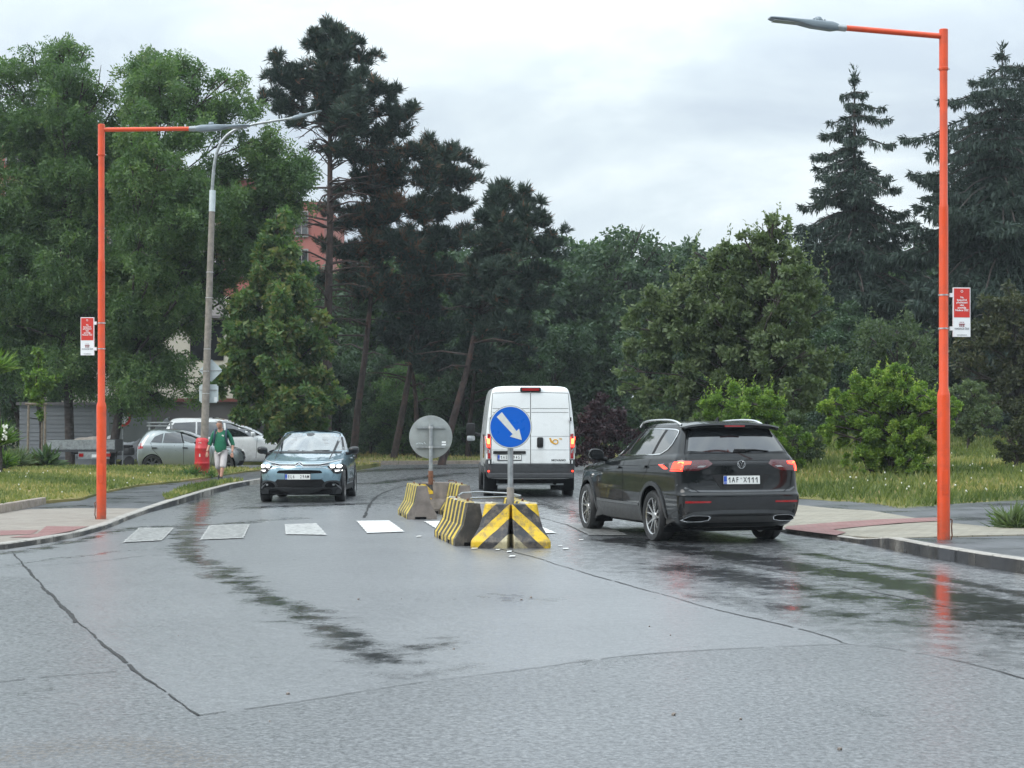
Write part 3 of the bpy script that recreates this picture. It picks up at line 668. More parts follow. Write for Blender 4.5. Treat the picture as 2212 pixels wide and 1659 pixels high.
# ------------------------------------------------------------------ old concrete lamp with red foot
def concrete_lamp():
    X, Y = -9.05, 50.2
    t = thing('street_lamp', 'old leaning concrete street lamp with curved steel arm standing in a red plastic foot', 'street lamp', (X, Y, .15))
    top = Vector((.26, 0, 7.85))
    MB().tube([Vector((0, 0, 0)), top * .5, top], [.118, .102, .085], 20).build('pole', M['concrete'], t, smooth=40)
    MB().tube([top - Vector((.003, 0, .12)), top + Vector((.015, 0, .50))], .092, 20).build('sleeve', M['sign_light'], t, smooth=40)
    px = [(457, 440), (459, 400), (463, 355), (470, 325), (482, 302), (500, 286), (523, 276), (556, 269), (592, 263.5), (632, 258)]
    pts = [W(x, y, Y) - Vector((X, Y, .15)) for x, y in px]; pts = [Vector((p.x, -.02 * i, p.z)) for i, p in enumerate(pts)]
    pts = [Vector(p) for p in chaikin([tuple(p) for p in pts], 2)]
    MB().tube(pts, [.052 - .018 * i / len(pts) for i in range(len(pts))], 12).build('arm', M['steel'], t, smooth=60)
    e = pts[-1]; d = (Vector((697, 243)) - Vector((632, 258))); tl_ = math.atan2(-d.y, d.x)
    lamp_head(t, e, 0, tl_)
    mb = MB()
    for z in (2.4, 3.05, 3.7, 5.2, 5.95): mb.lathe([(.112, z - .008), (.114, z - .008), (.114, z + .008), (.112, z + .008)], 20, c=(.26 * z / 7.85, 0, 0), cap=False)
    mb.build('steel_bands', M['steel_band'], t)
    b = thing('pole_foot', 'scuffed red plastic barrel around the base of the concrete lamp', 'barrel', (X - .03, Y - .02, .12))
    prof = [(.215, 0), (.222, .03), (.218, .36), (.225, .37), (.225, .395), (.215, .405), (.205, .80), (.210, .81), (.210, .83), (.202, .84), (.192, 1.02), (.175, 1.09), (.14, 1.125), (.115, 1.13)]
    MB().lathe(prof, 32).build('barrel', M['red_plastic'], b, smooth=40)
    mb = MB()
    for s in (-1, 1): mb.box((s * .19, -.08, .98), (.03, .07, .05), bevel=.01); mb.box((s * .20, -.07, .12), (.03, .07, .05), bevel=.01)
    mb.build('latch', M['void'], b)
    mb = MB().box((-.03, -.212, .62), (.035, .006, .09)); mb.box((-.05, -.203, .99), (.02, .006, .03), rot=(0, R(20), 0)); mb.box((.0, -.203, .985), (.02, .006, .035), rot=(0, R(-15), 0)); mb.box((.03, -.215, .17), (.018, .006, .02))
    mb.build('sticker_scraps', M['sign_white'], b)
    q = thing('diamond_sign', 'pale back of a diamond road sign strapped to the concrete lamp above a plate', 'road sign', (X + .20, Y + .13, 0))
    zc = 1.53 + (925 - 800) / 73.7
    bm = bmesh.new(); bmesh.ops.create_cube(bm, size=1); bmesh.ops.scale(bm, vec=(.50, .012, .50), verts=bm.verts); ed = [e_ for e_ in bm.edges if abs((e_.verts[0].co - e_.verts[1].co).y) > .005]; bmesh.ops.bevel(bm, geom=ed, offset=.035, segments=4, affect='EDGES'); bm.transform(Matrix.Translation((0, 0, zc)) @ Matrix.Rotation(R(45), 4, 'Y'))
    MB().bm(bm).build('plate', M['sign_light'], q)
    MB().box((0, -.016, zc), (.62, .02, .03)).build('bracket', M['steel'], q)
    q2 = thing('sign_plate', 'pale back of a square plate below the diamond sign on the concrete lamp', 'road sign', (X + .14, Y + .13, 0))
    z2 = 1.53 + (925 - 850) / 73.7
    bm = bmesh.new(); bmesh.ops.create_cube(bm, size=1); bmesh.ops.scale(bm, vec=(.56, .012, .54), verts=bm.verts); ed = [e_ for e_ in bm.edges if abs((e_.verts[0].co - e_.verts[1].co).y) > .005]; bmesh.ops.bevel(bm, geom=ed, offset=.04, segments=4, affect='EDGES'); bm.transform(Matrix.Translation((0, 0, z2)))
    MB().bm(bm).build('plate', M['sign_light'], q2)
    MB().box((.2, -.008, z2 - .17), (.08, .004, .14)).build('sticker', M['white_paint'], q2)
    MB().box((0, -.016, z2 + .1), (.5, .02, .03)).build('bracket', M['steel'], q2)
concrete_lamp()

# ------------------------------------------------------------------ traffic island of concrete barriers
def stripe_mat(name, kind, yellow, black, wear, period=.34, phase=0.0):
    t = NT(name); co = t.coord()
    sp = t.n('ShaderNodeSeparateXYZ'); t.l(co, sp.inputs[0])
    wob = t.math('MULTIPLY', t.math('SUBTRACT', t.noise(co, 5, 3), .5), .035)
    if kind == 'bars':
        f = t.math('FRACT', t.math('DIVIDE', t.math('ADD', t.math('ADD', sp.outputs[0], wob), phase), period))
        k = t.math('GREATER_THAN', f, .52)
        col = t.mix(k, black, yellow)
    else:
        v = t.math('ADD', t.math('ADD', sp.outputs[2], wob), t.math('MULTIPLY', t.math('ABSOLUTE', sp.outputs[0]), .95))
        col = t.ramp(v, [(0, (.42, .37, .22)), (.20, black), (.40, yellow), (.585, black), (.75, yellow)], 'CONSTANT')
    d = t.noise(co, 7, 6, .72); d2 = t.noise(co, 26, 4, .7)
    col = t.mix(t.ramp(d, [(.52 - wear * .15, 0.0), (.70 - wear * .12, .85)]), col, (.16, .13, .10))
    col = t.mix(t.ramp(d2, [(.60, 0.0), (.74, .7)]), col, (.07, .055, .04))
    low = t.maprange(sp.outputs[2], 0, .12, .55, 0)
    col = t.mix(t.math('MULTIPLY', low, t.maprange(d, .35, .6, .3, 1)), col, (.09, .075, .06))
    t.set(Base_Color=col, Roughness=t.maprange(d, .3, .7, .32, .6), Specular_IOR_Level=.45)
    t.bump(t.noise(co, 45, 4, .65), .25, .01)
    return t.mat
YEL = (.66, .43, .012); BLK = (.020, .021, .026)
M['bars'] = stripe_mat('barrier_striped_paint', 'bars', (.66, .47, .05), (.022, .022, .022), .18, .315)
M['bars2'] = stripe_mat('barrier_fine_stripes', 'bars', (.62, .48, .07), (.026, .025, .023), .3, .36)
M['chev'] = stripe_mat('barrier_chevron_paint', 'chev', YEL, BLK, .32)
M['bare'] = pm('bare_barrier_concrete', (.20, .17, .15), .8, var=.3, scale=5, bump=.4, bscale=50, dirt=((.09, .08, .065), 4, .7))
M['dark_end'] = pm('dark_painted_concrete', (.05, .046, .042), .6, var=.3, scale=6, bump=.3, dirt=((.14, .12, .10), 6, .7))
PROF = [(.245, 0), (.245, .095), (.135, .275), (.078, .57)]
def jersey(name, label, a, b, mat_side, group, marks=None, dark=None):
    """straight barrier from a to b (plan), local +X runs from a to b"""
    A, B = Vector((*a, 0)), Vector((*b, 0)); L = (B - A).length; rz = math.atan2(B.y - A.y, B.x - A.x)
    t = thing(name, label, 'concrete barrier', (A.x, A.y, -.012), rz, group)
    out = [(y, z) for y, z in PROF]; full = out + [(-y, z) for y, z in out[::-1]]
    mb = MB(); n = len(full); K = 12
    vs = []
    for k in range(K + 1):
        for (y, z) in full: vs.append((L * k / K, y + .004 * math.sin(k * 3 + z * 20), z))
    fs = [(k * n + i, k * n + (i + 1) % n, (k + 1) * n + (i + 1) % n, (k + 1) * n + i) for k in range(K) for i in range(n)]
    mb.add(vs, fs); mb.add([vs[i] for i in range(n)], [tuple(range(n))], 1); mb.add([vs[K * n + i] for i in range(n)], [tuple(range(n))[::-1]], 1)
    bo = mb.build('body', [mat_side, M['bare'] if dark is None else dark], t)
    bv = bo.modifiers.new('bevel', 'BEVEL'); bv.width = .012; bv.segments = 2; bv.limit_method = 'ANGLE'; bv.angle_limit = R(35)
    mb = MB()
    mb.box((-.001, .03, .028), (.012, .19, .056)); mb.box((L + .001, 0, .028), (.012, .19, .056))
    for s in (-1, 1):
        for k in (.28, .72): mb.box((L * k, s * .2415, .03), (.13, .012, .06))
    mb.build('drain_slot', M['void'], t)  # near-black boxes standing slightly proud, painting the shade of recessed slots
    mb = MB()
    for k in (.25, .75): mb.tube([(L * k - .05, 0, .56), (L * k - .045, 0, .60), (L * k + .045, 0, .60), (L * k + .05, 0, .56)], .008, 6)
    mb.build('lifting_loop', M['rust'], t)
    if marks:
        mb = MB()
        for (x, z, w, h) in marks: mb.add([(L * x - w, -(.079 + (.57 - z) * .19) - .004, z), (L * x + w, -(.079 + (.57 - z) * .19) - .004, z), (L * x + w * .9, -(.079 + (.57 - z - h) * .19) - .004, z + h), (L * x - w * .85, -(.079 + (.57 - z - h) * .19) - .004, z + h)], [(0, 1, 2, 3)])
        mb.build('paint_mark', M['chev'], t)
    return t
def head_block(label, c, rz, s, group, mat):
    """short end block; local x = 0 at the slit, outer end at s * .40, face towards -Y"""
    t = thing('concrete_barrier', label, 'concrete barrier', (c[0], c[1], -.012), rz, group)
    mb = MB(); rings = [(0, .19), (.095, .19), (.275, .075), (.40, .035), (.57, 0)]; vs = []
    for (z, d) in rings:
        x1 = .35 + d * .78
        pts = [(.018, -d), (x1 - .05, -d), (x1, -d + .05), (x1, .17), (.018, .17)]
        vs += [(s * x, y, z) for x, y in pts]
    n = 5; m = len(rings)
    fs = [(i * n + k, i * n + (k + 1) % n, (i + 1) * n + (k + 1) % n, (i + 1) * n + k) for i in range(m - 1) for k in range(n)] + [tuple(range(n)), tuple((m - 1) * n + k for k in range(n))]
    mb.add(vs, fs); o = mb.build('body', [mat], t)
    bv = o.modifiers.new('bevel', 'BEVEL'); bv.width = .014; bv.segments = 2; bv.limit_method = 'ANGLE'; bv.angle_limit = R(25)
    return t
IG = 'concrete barriers of the traffic island'
head_block('yellow and black chevron barrier block left of the slit under the blue arrow sign', (-.015, 21.93), R(-9), -1, IG, M['chev'])
head_block('yellow and black chevron barrier block right of the slit under the blue arrow sign', (-.015, 21.93), R(7), 1, IG, M['chev'])
jersey('concrete_barrier', 'striped concrete barrier running back from the left chevron block', (-.50, 22.30), (-.86, 24.25), M['bars'], IG, None, M['dark_end'])
jersey('concrete_barrier', 'grey inner sided barrier running back from the right chevron block', (.20, 22.42), (-.04, 24.1), M['bars'], IG, None, M['dark_end'])
jersey('concrete_barrier', 'finely striped barrier of the farther island with bare concrete end towards the camera', (-1.50, 28.7), (-1.79, 30.5), M['bars2'], IG)
jersey('concrete_barrier', 'right hand barrier of the farther island partly behind the nearer island', (-.80, 29.1), (-1.05, 30.6), M['bars2'], IG)
jersey('concrete_barrier', 'dark cross barrier closing the far end of the farther island, smeared with yellow paint', (-1.62, 30.85), (-.92, 30.95), M['bare'], IG, [(.10, .36, .12, .18), (.1, .14, .10, .15)])
def rail():
    t = thing('guard_rail', 'bent light steel rod frame lying across the tops of the nearer barriers', 'rail', (0, 0, 0))
    z = .60
    MB().tube([(-.74, 23.7, z), (-.70, 24.1, z + .02), (-.45, 24.2, z + .03), (.0, 24.1, z + .01), (.12, 23.6, z), (.10, 23.35, z), (-.35, 22.95, z), (-.55, 22.8, z)], .012, 8).build('rod', M['steel'], t, smooth=50)
    mb = MB()
    for (x, y, a) in [(-.42, 22.12, 20), (-.30, 22.08, -10), (-.2, 22.10, 30), (.16, 22.06, -25), (.26, 22.12, 15), (-.72, 23.2, 40), (-.8, 23.9, 10)]: mb.box((x, y, .568), (random.uniform(.08, .16), random.uniform(.03, .06), .02), rot=(0, R(5), R(a)))
    w = mb.build('loose_strip', M['sign_white'], t)
rail()

def disc_sign(name, label, c, r, zc, blue, rz=0.0, base=.56):
    t = thing(name, label, 'road sign', (c[0], c[1], 0), rz, 'round signs on the traffic island')
    if blue:
        MB().lathe([(.037, base), (.037, zc - .02), (.037, zc + r * .8)], 20).build('pole', M['steel'], t, smooth=40)
        MB().lathe([(.047, base - .02), (.047, base + .20), (.040, base + .21)], 20).build('socket', M['concrete'], t, smooth=40)
        y = -.052
    else:
        MB().lathe([(.034, base), (.034, zc + r * .62)], 20).build('pole', M['steel'], t, smooth=40)
        MB().lathe([(.044, base - .02), (.044, base + .21), (.038, base + .22)], 20).build('socket', M['rust'], t, smooth=40)
        y = .05
    f = 1 if blue else -1
    pl = MB().lathe([(r, -.006), (r + .006, -.004), (r + .006, .012), (r - .004, .012), (r - .006, .004)], 64, 'Y', (0, y, zc)).build('disc', M['sign_back'], t, smooth=30)
    if blue:
        MB().lathe([(r - .001, -.0075), (r - .001, -.0065)], 64, 'Y', (0, y, zc)).build('white_rim', M['sign_white'], pl)
        MB().lathe([(r - .013, -.0105), (r - .013, -.0080)], 64, 'Y', (0, y, zc)).build('blue_field', M['sign_blue'], pl)
        k = r / 285
        pts = [(443, 407), (640, 662), (674, 628), (712, 783), (550, 736), (588, 704), (372, 472)]
        MB().prism([((x - 558) * k, zc - (yy - 608) * k) for x, yy in pts], y - .0135, y - .0110).build('arrow', M['sign_white'], pl)
    else:
        for dz in (.165, -.175):
            mb = MB().box((0, .018, zc + dz * r / .37), (r * 1.35, .03, .03)); mb.build('bracket', M['steel'], t)
            mb = MB().lathe([(.036, -.018), (.042, -.018), (.042, .018), (.036, .018)], 20, c=(0, 0, zc + dz * r / .37), cap=False); mb.box((0, -.05, zc + dz * r / .37), (.03, .03, .025)); mb.build('clamp', M['steel_band'], t)
        mb = MB(); mb.box((.23, y - .009, zc - .09), (.07, .003, .03)); mb.box((.23, y - .009, zc - .135), (.075, .003, .028)); mb.build('sticker', M['white_paint'], t)
        mb = MB()
        for i in range(4): mb.box((-.24 + .045 * i, y - .008, zc - .115 + .008 * (i % 2)), (.04, .002, .012), rot=(0, R(-20 + 25 * i), 0))
        mb.build('scribble', M['sign_light'], t)
        MB().tube([(-.07, 0, base + .13), (.07, 0, base + .13)], .009, 8).build('locking_bolt', M['rust'], t)
disc_sign('keep_right_sign', 'blue round sign with white arrow pointing down right on the nearer island', (-.02, 22.06), .272, 1.545, True, R(0))
disc_sign('round_sign', 'grey back of a round sign on a pole on the farther island', (-1.43, 30.15), .375, 1.375, False, R(3))

# ------------------------------------------------------------------ person on the path
def skin_mesh(name, nodes, edges, mat, parent, sub=2, root=0):
    me = bpy.data.meshes.new(name); me.from_pydata([n[:3] for n in nodes], edges, [])
    o = bpy.data.objects.new(name, me); COL.objects.link(o)
    md = o.modifiers.new('skin', 'SKIN'); md.use_smooth_shade = True
    for i, n in enumerate(nodes):
        sv = me.skin_vertices[0].data[i]; r = n[3]; sv.radius = r if isinstance(r, tuple) else (r, r); sv.use_root = (i == root)
    o.modifiers.new('sub', 'SUBSURF').levels = sub
    dg = bpy.context.evaluated_depsgraph_get(); dg.update()
    m2 = bpy.data.meshes.new_from_object(o.evaluated_get(dg)); m2.name = name
    bpy.data.objects.remove(o); bpy.data.meshes.remove(me)
    m2.materials.clear()
    return link(name, m2, mat, parent, 60)
def person():
    t = thing('person', 'person in green sweater and pale cropped trousers walking past the red barrel', 'person', (-7.93, 46.6, .085))
    M['green_knit'] = pm('green_sweater', (.012, .14, .075), .85, var=.15, scale=10, bump=.3, bscale=40)
    M['trouser'] = pm('pale_trousers', (.52, .48, .48), .85, var=.10, scale=8, bump=.3, bscale=25)
    M['shoe'] = pm('black_shoes', (.012, .012, .015), .6); M['hair'] = pm('grey_brown_hair', (.13, .10, .08), .8, var=.3, scale=40, bump=.5)
    M['pack'] = pm('navy_backpack', (.02, .04, .07), .7)
    # body: pelvis, spine, neck, head, arms, legs in one surface
    N = [(0.0, .02, .88, .12), (0, .0, 1.05, .125), (.01, -.02, 1.25, .13), (.01, -.02, 1.385, .06), (0, -.07, 1.47, .055), (-.005, -.10, 1.555, .075),
         (-.17, 0, 1.33, .055), (-.29, .03, 1.03, .042), (-.355, -.08, .80, .03),
         (.20, 0, 1.33, .055), (.325, .04, 1.03, .042), (.335, -.08, .79, .03),
         (-.085, .02, .80, .085), (-.075, -.02, .44, .055), (-.05, .24, .14, .04),
         (.10, -.02, .80, .085), (.085, -.12, .43, .055), (.04, -.17, .10, .042)]
    E = [(0, 1), (1, 2), (2, 3), (3, 4), (4, 5), (2, 6), (6, 7), (7, 8), (2, 9), (9, 10), (10, 11), (0, 12), (12, 13), (13, 14), (0, 15), (15, 16), (16, 17)]
    body = skin_mesh('body', N, E, M['skin'], t)
    # hands: palm and fingers
    for (w, sx) in (((-.355, -.08, .80), -1), ((.335, -.08, .79), 1)):
        x, y, z = w; n = [(x, y, z, .028), (x, y - .015, z - .05, (.034, .018)), (x, y - .02, z - .085, (.036, .016))]; e = [(0, 1), (1, 2)]
        for k in range(4):
            fx = x + (-.027 + .018 * k); b = len(n); l = (.030, .036, .034, .026)[k]
            n += [(fx, y - .025, z - .10, .0095), (fx, y - .034, z - .10 - l, .009), (fx, y - .024 + .02, z - .112 - l, .008)]; e += [(2, b), (b, b + 1), (b + 1, b + 2)]
        b = len(n); n += [(x - sx * .032, y - .03, z - .055, .011), (x - sx * .044, y - .045, z - .085, .010), (x - sx * .036, y - .05, z - .108, .008)]; e += [(1, b), (b, b + 1), (b + 1, b + 2)]
        skin_mesh('hand', n, e, M['skin'], t, 1)
    # head shape, face
    bm = bmesh.new(); bmesh.ops.create_uvsphere(bm, u_segments=24, v_segments=16, radius=1)
    for v in bm.verts:
        c = v.co.copy(); jaw = 1 - .28 * max(0, -c.z); v.co = Vector((c.x * .076 * jaw, c.y * .094 * (1 - .12 * max(0, -c.z)), c.z * .118))
        if c.y < -.75 and -.45 < c.z < .15: v.co.y -= .016 * max(0, 1 - abs(c.x) * 4)     # nose
        if c.y < -.6 and .05 < c.z < .3: v.co.y += .006 * (abs(abs(c.x) - .35) < .2)       # eye sockets
    HM = Matrix.Translation((-.01, -.115, 1.535)) @ Matrix.Rotation(R(24), 4, 'X') @ Matrix.Rotation(R(6), 4, 'Y')
    bm.transform(HM); MB().bm(bm).build('head', M['skin'], t, smooth=80)
    def loc(p): return HM @ Vector(p)
    mb = MB()
    for s in (-1, 1): mb.lathe([(.001, -.02), (.014, -.012), (.020, 0), (.012, .01), (.001, .012)], 10, 'X', loc((s * .078, .012, -.005)), cap=False)
    mb.build('ear', M['skin'], t, smooth=80)
    mb = MB()
    for s in (-1, 1): mb.box(loc((s * .029, -.083, .018)), (.015, .008, .006), rot=(R(24), 0, 0)); mb.box(loc((s * .029, -.086, .036)), (.026, .008, .004), rot=(R(24), 0, 0))
    mb.build('eye', M['hair'], t)
    MB().box(loc((0, -.079, -.062)), (.042, .012, .010), rot=(R(24), 0, 0)).build('mouth', M['ink_red'], t)
    bm = bmesh.new(); bmesh.ops.create_uvsphere(bm, u_segments=24, v_segments=16, radius=1)
    bmesh.ops.delete(bm, geom=[v for v in bm.verts if v.co.z < -.3 or (v.co.y < -.45 and v.co.z < .62)], context='VERTS')
    for v in bm.verts: v.co = Vector((v.co.x * .081, v.co.y * .099, v.co.z * .124 + .002))
    bm.transform(HM); MB().bm(bm).build('hair', M['hair'], t, smooth=80)
    skin_mesh('sweater', [(.01, 0, .70, (.172, .125)), (.0, -.03, 1.0, (.185, .15)), (.01, -.02, 1.2, (.175, .13)), (.01, -.01, 1.36, (.085, .075)),
                          (-.165, .01, 1.325, .075), (-.235, .03, 1.16, .068), (-.295, .03, 1.01, .060), (-.31, .0, .955, .056), (.195, .01, 1.325, .075), (.275, .03, 1.16, .068), (.33, .04, 1.01, .060), (.335, .01, .955, .056)],
              [(0, 1), (1, 2), (2, 3), (2, 4), (4, 5), (5, 6), (6, 7), (2, 8), (8, 9), (9, 10), (10, 11)], M['green_knit'], t)
    skin_mesh('trousers', [(.005, .02, .90, (.165, .12)), (-.085, .02, .76, .105), (-.08, 0, .58, .092), (-.075, -.01, .43, .082), (-.066, .07, .33, .078),
                           (.10, -.02, .76, .108), (.095, -.07, .58, .095), (.085, -.12, .43, .088), (.075, -.13, .36, .086)],
              [(0, 1), (1, 2), (2, 3), (3, 4), (0, 5), (5, 6), (6, 7), (7, 8)], M['trouser'], t)
    for (x, y, z, p) in ((.035, -.19, .045, R(8)), (-.05, .22, .085, R(-42))):
        bm = bmesh.new(); bmesh.ops.create_uvsphere(bm, u_segments=16, v_segments=10, radius=1)
        for v in bm.verts: v.co = Vector((v.co.x * .052 * (1 - .15 * v.co.y), v.co.y * .135, max(v.co.z, -.75) * .058 * (1 + .35 * max(0, v.co.y))))
        bm.transform(Matrix.Translation((x, y - .03, z)) @ Matrix.Rotation(p, 4, 'X')); mb = MB().bm(bm)
        mb.tube([(x, y + .03, z + .02), (x, y + .035, z + .09)], [.05, .046], 12); mb.build('shoe', M['shoe'], t, smooth=80)
    bm = bmesh.new(); bmesh.ops.create_cube(bm, size=1); bmesh.ops.scale(bm, vec=(.30, .16, .44), verts=bm.verts); bmesh.ops.bevel(bm, geom=bm.edges[:], offset=.05, segments=3, affect='EDGES'); bm.transform(Matrix.Translation((.01, .20, 1.15)))
    bag = thing('backpack', 'dark backpack on the back of the walking person in green', 'backpack', (-7.93, 46.6, .085)); MB().bm(bm).build('sack', M['pack'], bag, smooth=60)
    for s, x in ((-1, -.135), (1, .165)): MB().tube([(x, .14, 1.36), (x, .02, 1.425), (x, -.10, 1.36), (x + s * .005, -.155, 1.22), (x + s * .03, -.10, 1.06), (x + s * .045, .03, .98), (x, .14, .98)], .026, 8).build('strap', M['pack'], bag, smooth=60)
    MB().box((.09, -.158, 1.245), (.06, .004, .035), rot=(0, R(25), 0)).build('chest_print', M['sign_white'], t)
person()
# ------------------------------------------------------------------ vehicles (local: origin under the rear axle, +Y forward, +X the vehicle's right side)
def ring_pts(r, nf=7, nc=7, ns=14):
    """half outline (x >= 0) from front centre to rear centre: front face, corner, side, corner, rear face"""
    w, yf, yr, zf, zr = r['w'], r['yf'], r['yr'], r['zf'], r['zr']
    cf, cr, bf, br, tf, tr = r['cf'], r['cr'], r['bf'], r['br'], r['tf'], r['tr']
    out = []
    wf, wr = w - tf, w - tr
    cf = (min(cf[0], wf * .6), cf[1]); cr = (min(cr[0], wr * .6), cr[1])
    for i in range(nf):
        x = (wf - cf[0]) * i / nf; out.append((x, yf - bf * (x / max(1e-6, wf - cf[0])) ** 2))
    for i in range(nc):
        a = math.pi / 2 * i / nc; out.append((wf - cf[0] + cf[0] * math.sin(a), yf - bf - cf[1] * (1 - math.cos(a))))
    y0 = yf - bf - cf[1]; y1 = yr + br + cr[1]
    for i in range(ns + 1):
        u = i / ns; y = y0 + (y1 - y0) * u
        x = w - tf * max(0, 1 - u / .35) ** 2 - tr * max(0, (u - .55) / .45) ** 2
        out.append((x, y))
    for i in range(1, nc):
        a = math.pi / 2 * i / nc; out.append((wr - cr[0] + cr[0] * math.cos(a), y1 - cr[1] * math.sin(a)))
    for i in range(nf + 1):
        u = 1 - i / nf; x = (wr - cr[0]) * u; out.append((x, yr + br * u ** 2))
    P = []
    for x, y in out:
        s = (y - yr) / max(1e-6, yf - yr); P.append((x, y, zr + (zf - zr) * min(1, max(0, s)) + r['arch'] * (1 - (x / max(w, 1e-6)) ** 2)))
    return P
def loft_body(rings, defaults, mat_list, parent, arches, name='body', sub=2):
    R_ = []
    d = dict(cf=(.25, .35), cr=(.2, .25), bf=.10, br=.05, tf=.06, tr=.04, arch=0.0); d.update(defaults)
    for r in rings:
        q = dict(d); z, yf, yr, w = r[:4]
        q['zf'], q['zr'] = z if isinstance(z, tuple) else (z, z)
        q['yf'], q['yr'], q['w'] = yf, yr, w
        if len(r) > 4: q.update(r[4])
        R_.append(q)
    vs = []; fs = []; rows = []
    for q in R_:
        h = ring_pts(q); full = h + [(-x, y, z) for x, y, z in h[-2:0:-1]]
        rows.append(range(len(vs), len(vs) + len(full))); vs += full
    n = len(rows[0])
    for a, b in zip(rows[:-1], rows[1:]):
        for k in range(n): fs.append((a[k], a[(k + 1) % n], b[(k + 1) % n], b[k]))
    m = len(ring_pts(R_[0])); 
    def cap(row, flip):
        for k in range(m - 1):
            a, b = row[k], row[k + 1]; c, e = row[(n - k - 1) % n], row[(n - k) % n]
            f = [a, b, c, e]; f2 = []
            for v in f:
                if v not in f2: f2.append(v)
            if len(f2) > 2: fs.append(tuple(f2[::-1] if flip else f2))
    cap(rows[0], True); cap(rows[-1], False)
    me = bpy.data.meshes.new(name); me.from_pydata(vs, [], fs)
    bm = bmesh.new(); bm.from_mesh(me); bmesh.ops.recalc_face_normals(bm, faces=bm.faces[:]); bm.to_mesh(me); bm.free()
    o = link(name, me, mat_list)
    o.modifiers.new('s', 'SUBSURF').levels = sub
    dg = bpy.context.evaluated_depsgraph_get(); dg.update()
    m2 = bpy.data.meshes.new_from_object(o.evaluated_get(dg)); m2.name = name
    bpy.data.objects.remove(o)
    bm = bmesh.new(); bm.from_mesh(m2)
    for (y, z, rad, xin) in arches:
        kill = [f for f in bm.faces if abs(f.calc_center_median().x) > xin and math.hypot(f.calc_center_median().y - y, f.calc_center_median().z - z) < rad]
        bmesh.ops.delete(bm, geom=kill, context='FACES')
        for e in [e for e in bm.edges if e.is_boundary]:
            for v in e.verts:
                d = math.hypot(v.co.y - y, v.co.z - z)
                if 1e-6 < d and abs(d - rad) < .09 and abs(v.co.x) > xin + .06:
                    v.co.y = y + (v.co.y - y) * rad / d; v.co.z = z + (v.co.z - z) * rad / d
        for s in (-1, 1):           # wheel housing
            n = 28; rows = []
            for x in (xin - .02, [r_['w'] for r_ in R_ if (r_['zf'] + r_['zr']) / 2 > z + rad * .6][0] - .05):
                rows.append([bm.verts.new((s * x, y + (rad + .012) * math.cos(t_), z + (rad + .012) * math.sin(t_))) for t_ in [R(-30 + 240 * i / n) for i in range(n + 1)]])
            for i in range(n): bm.faces.new((rows[0][i], rows[0][i + 1], rows[1][i + 1], rows[1][i])).material_index = 1
            bm.faces.new(rows[0]).material_index = 1
    bm.to_mesh(m2); bm.free()
    ob = bpy.data.objects.new(name, m2); COL.objects.link(ob); ob.parent = parent
    m2.polygons.foreach_set('use_smooth', np.ones(len(m2.polygons), bool)); m2.set_sharp_from_angle(angle=R(38))
    return ob
AX = {'L': (Vector((-4, 0, 0)), Vector((1, 0, 0)), lambda u, v: Vector((0, u, v))), 'R': (Vector((4, 0, 0)), Vector((-1, 0, 0)), lambda u, v: Vector((0, u, v))),
      'B': (Vector((0, -9, 0)), Vector((0, 1, 0)), lambda u, v: Vector((u, 0, v))), 'F': (Vector((0, 12, 0)), Vector((0, -1, 0)), lambda u, v: Vector((u, 0, v))),
      'T': (Vector((0, 0, 9)), Vector((0, 0, -1)), lambda u, v: Vector((u, v, 0)))}
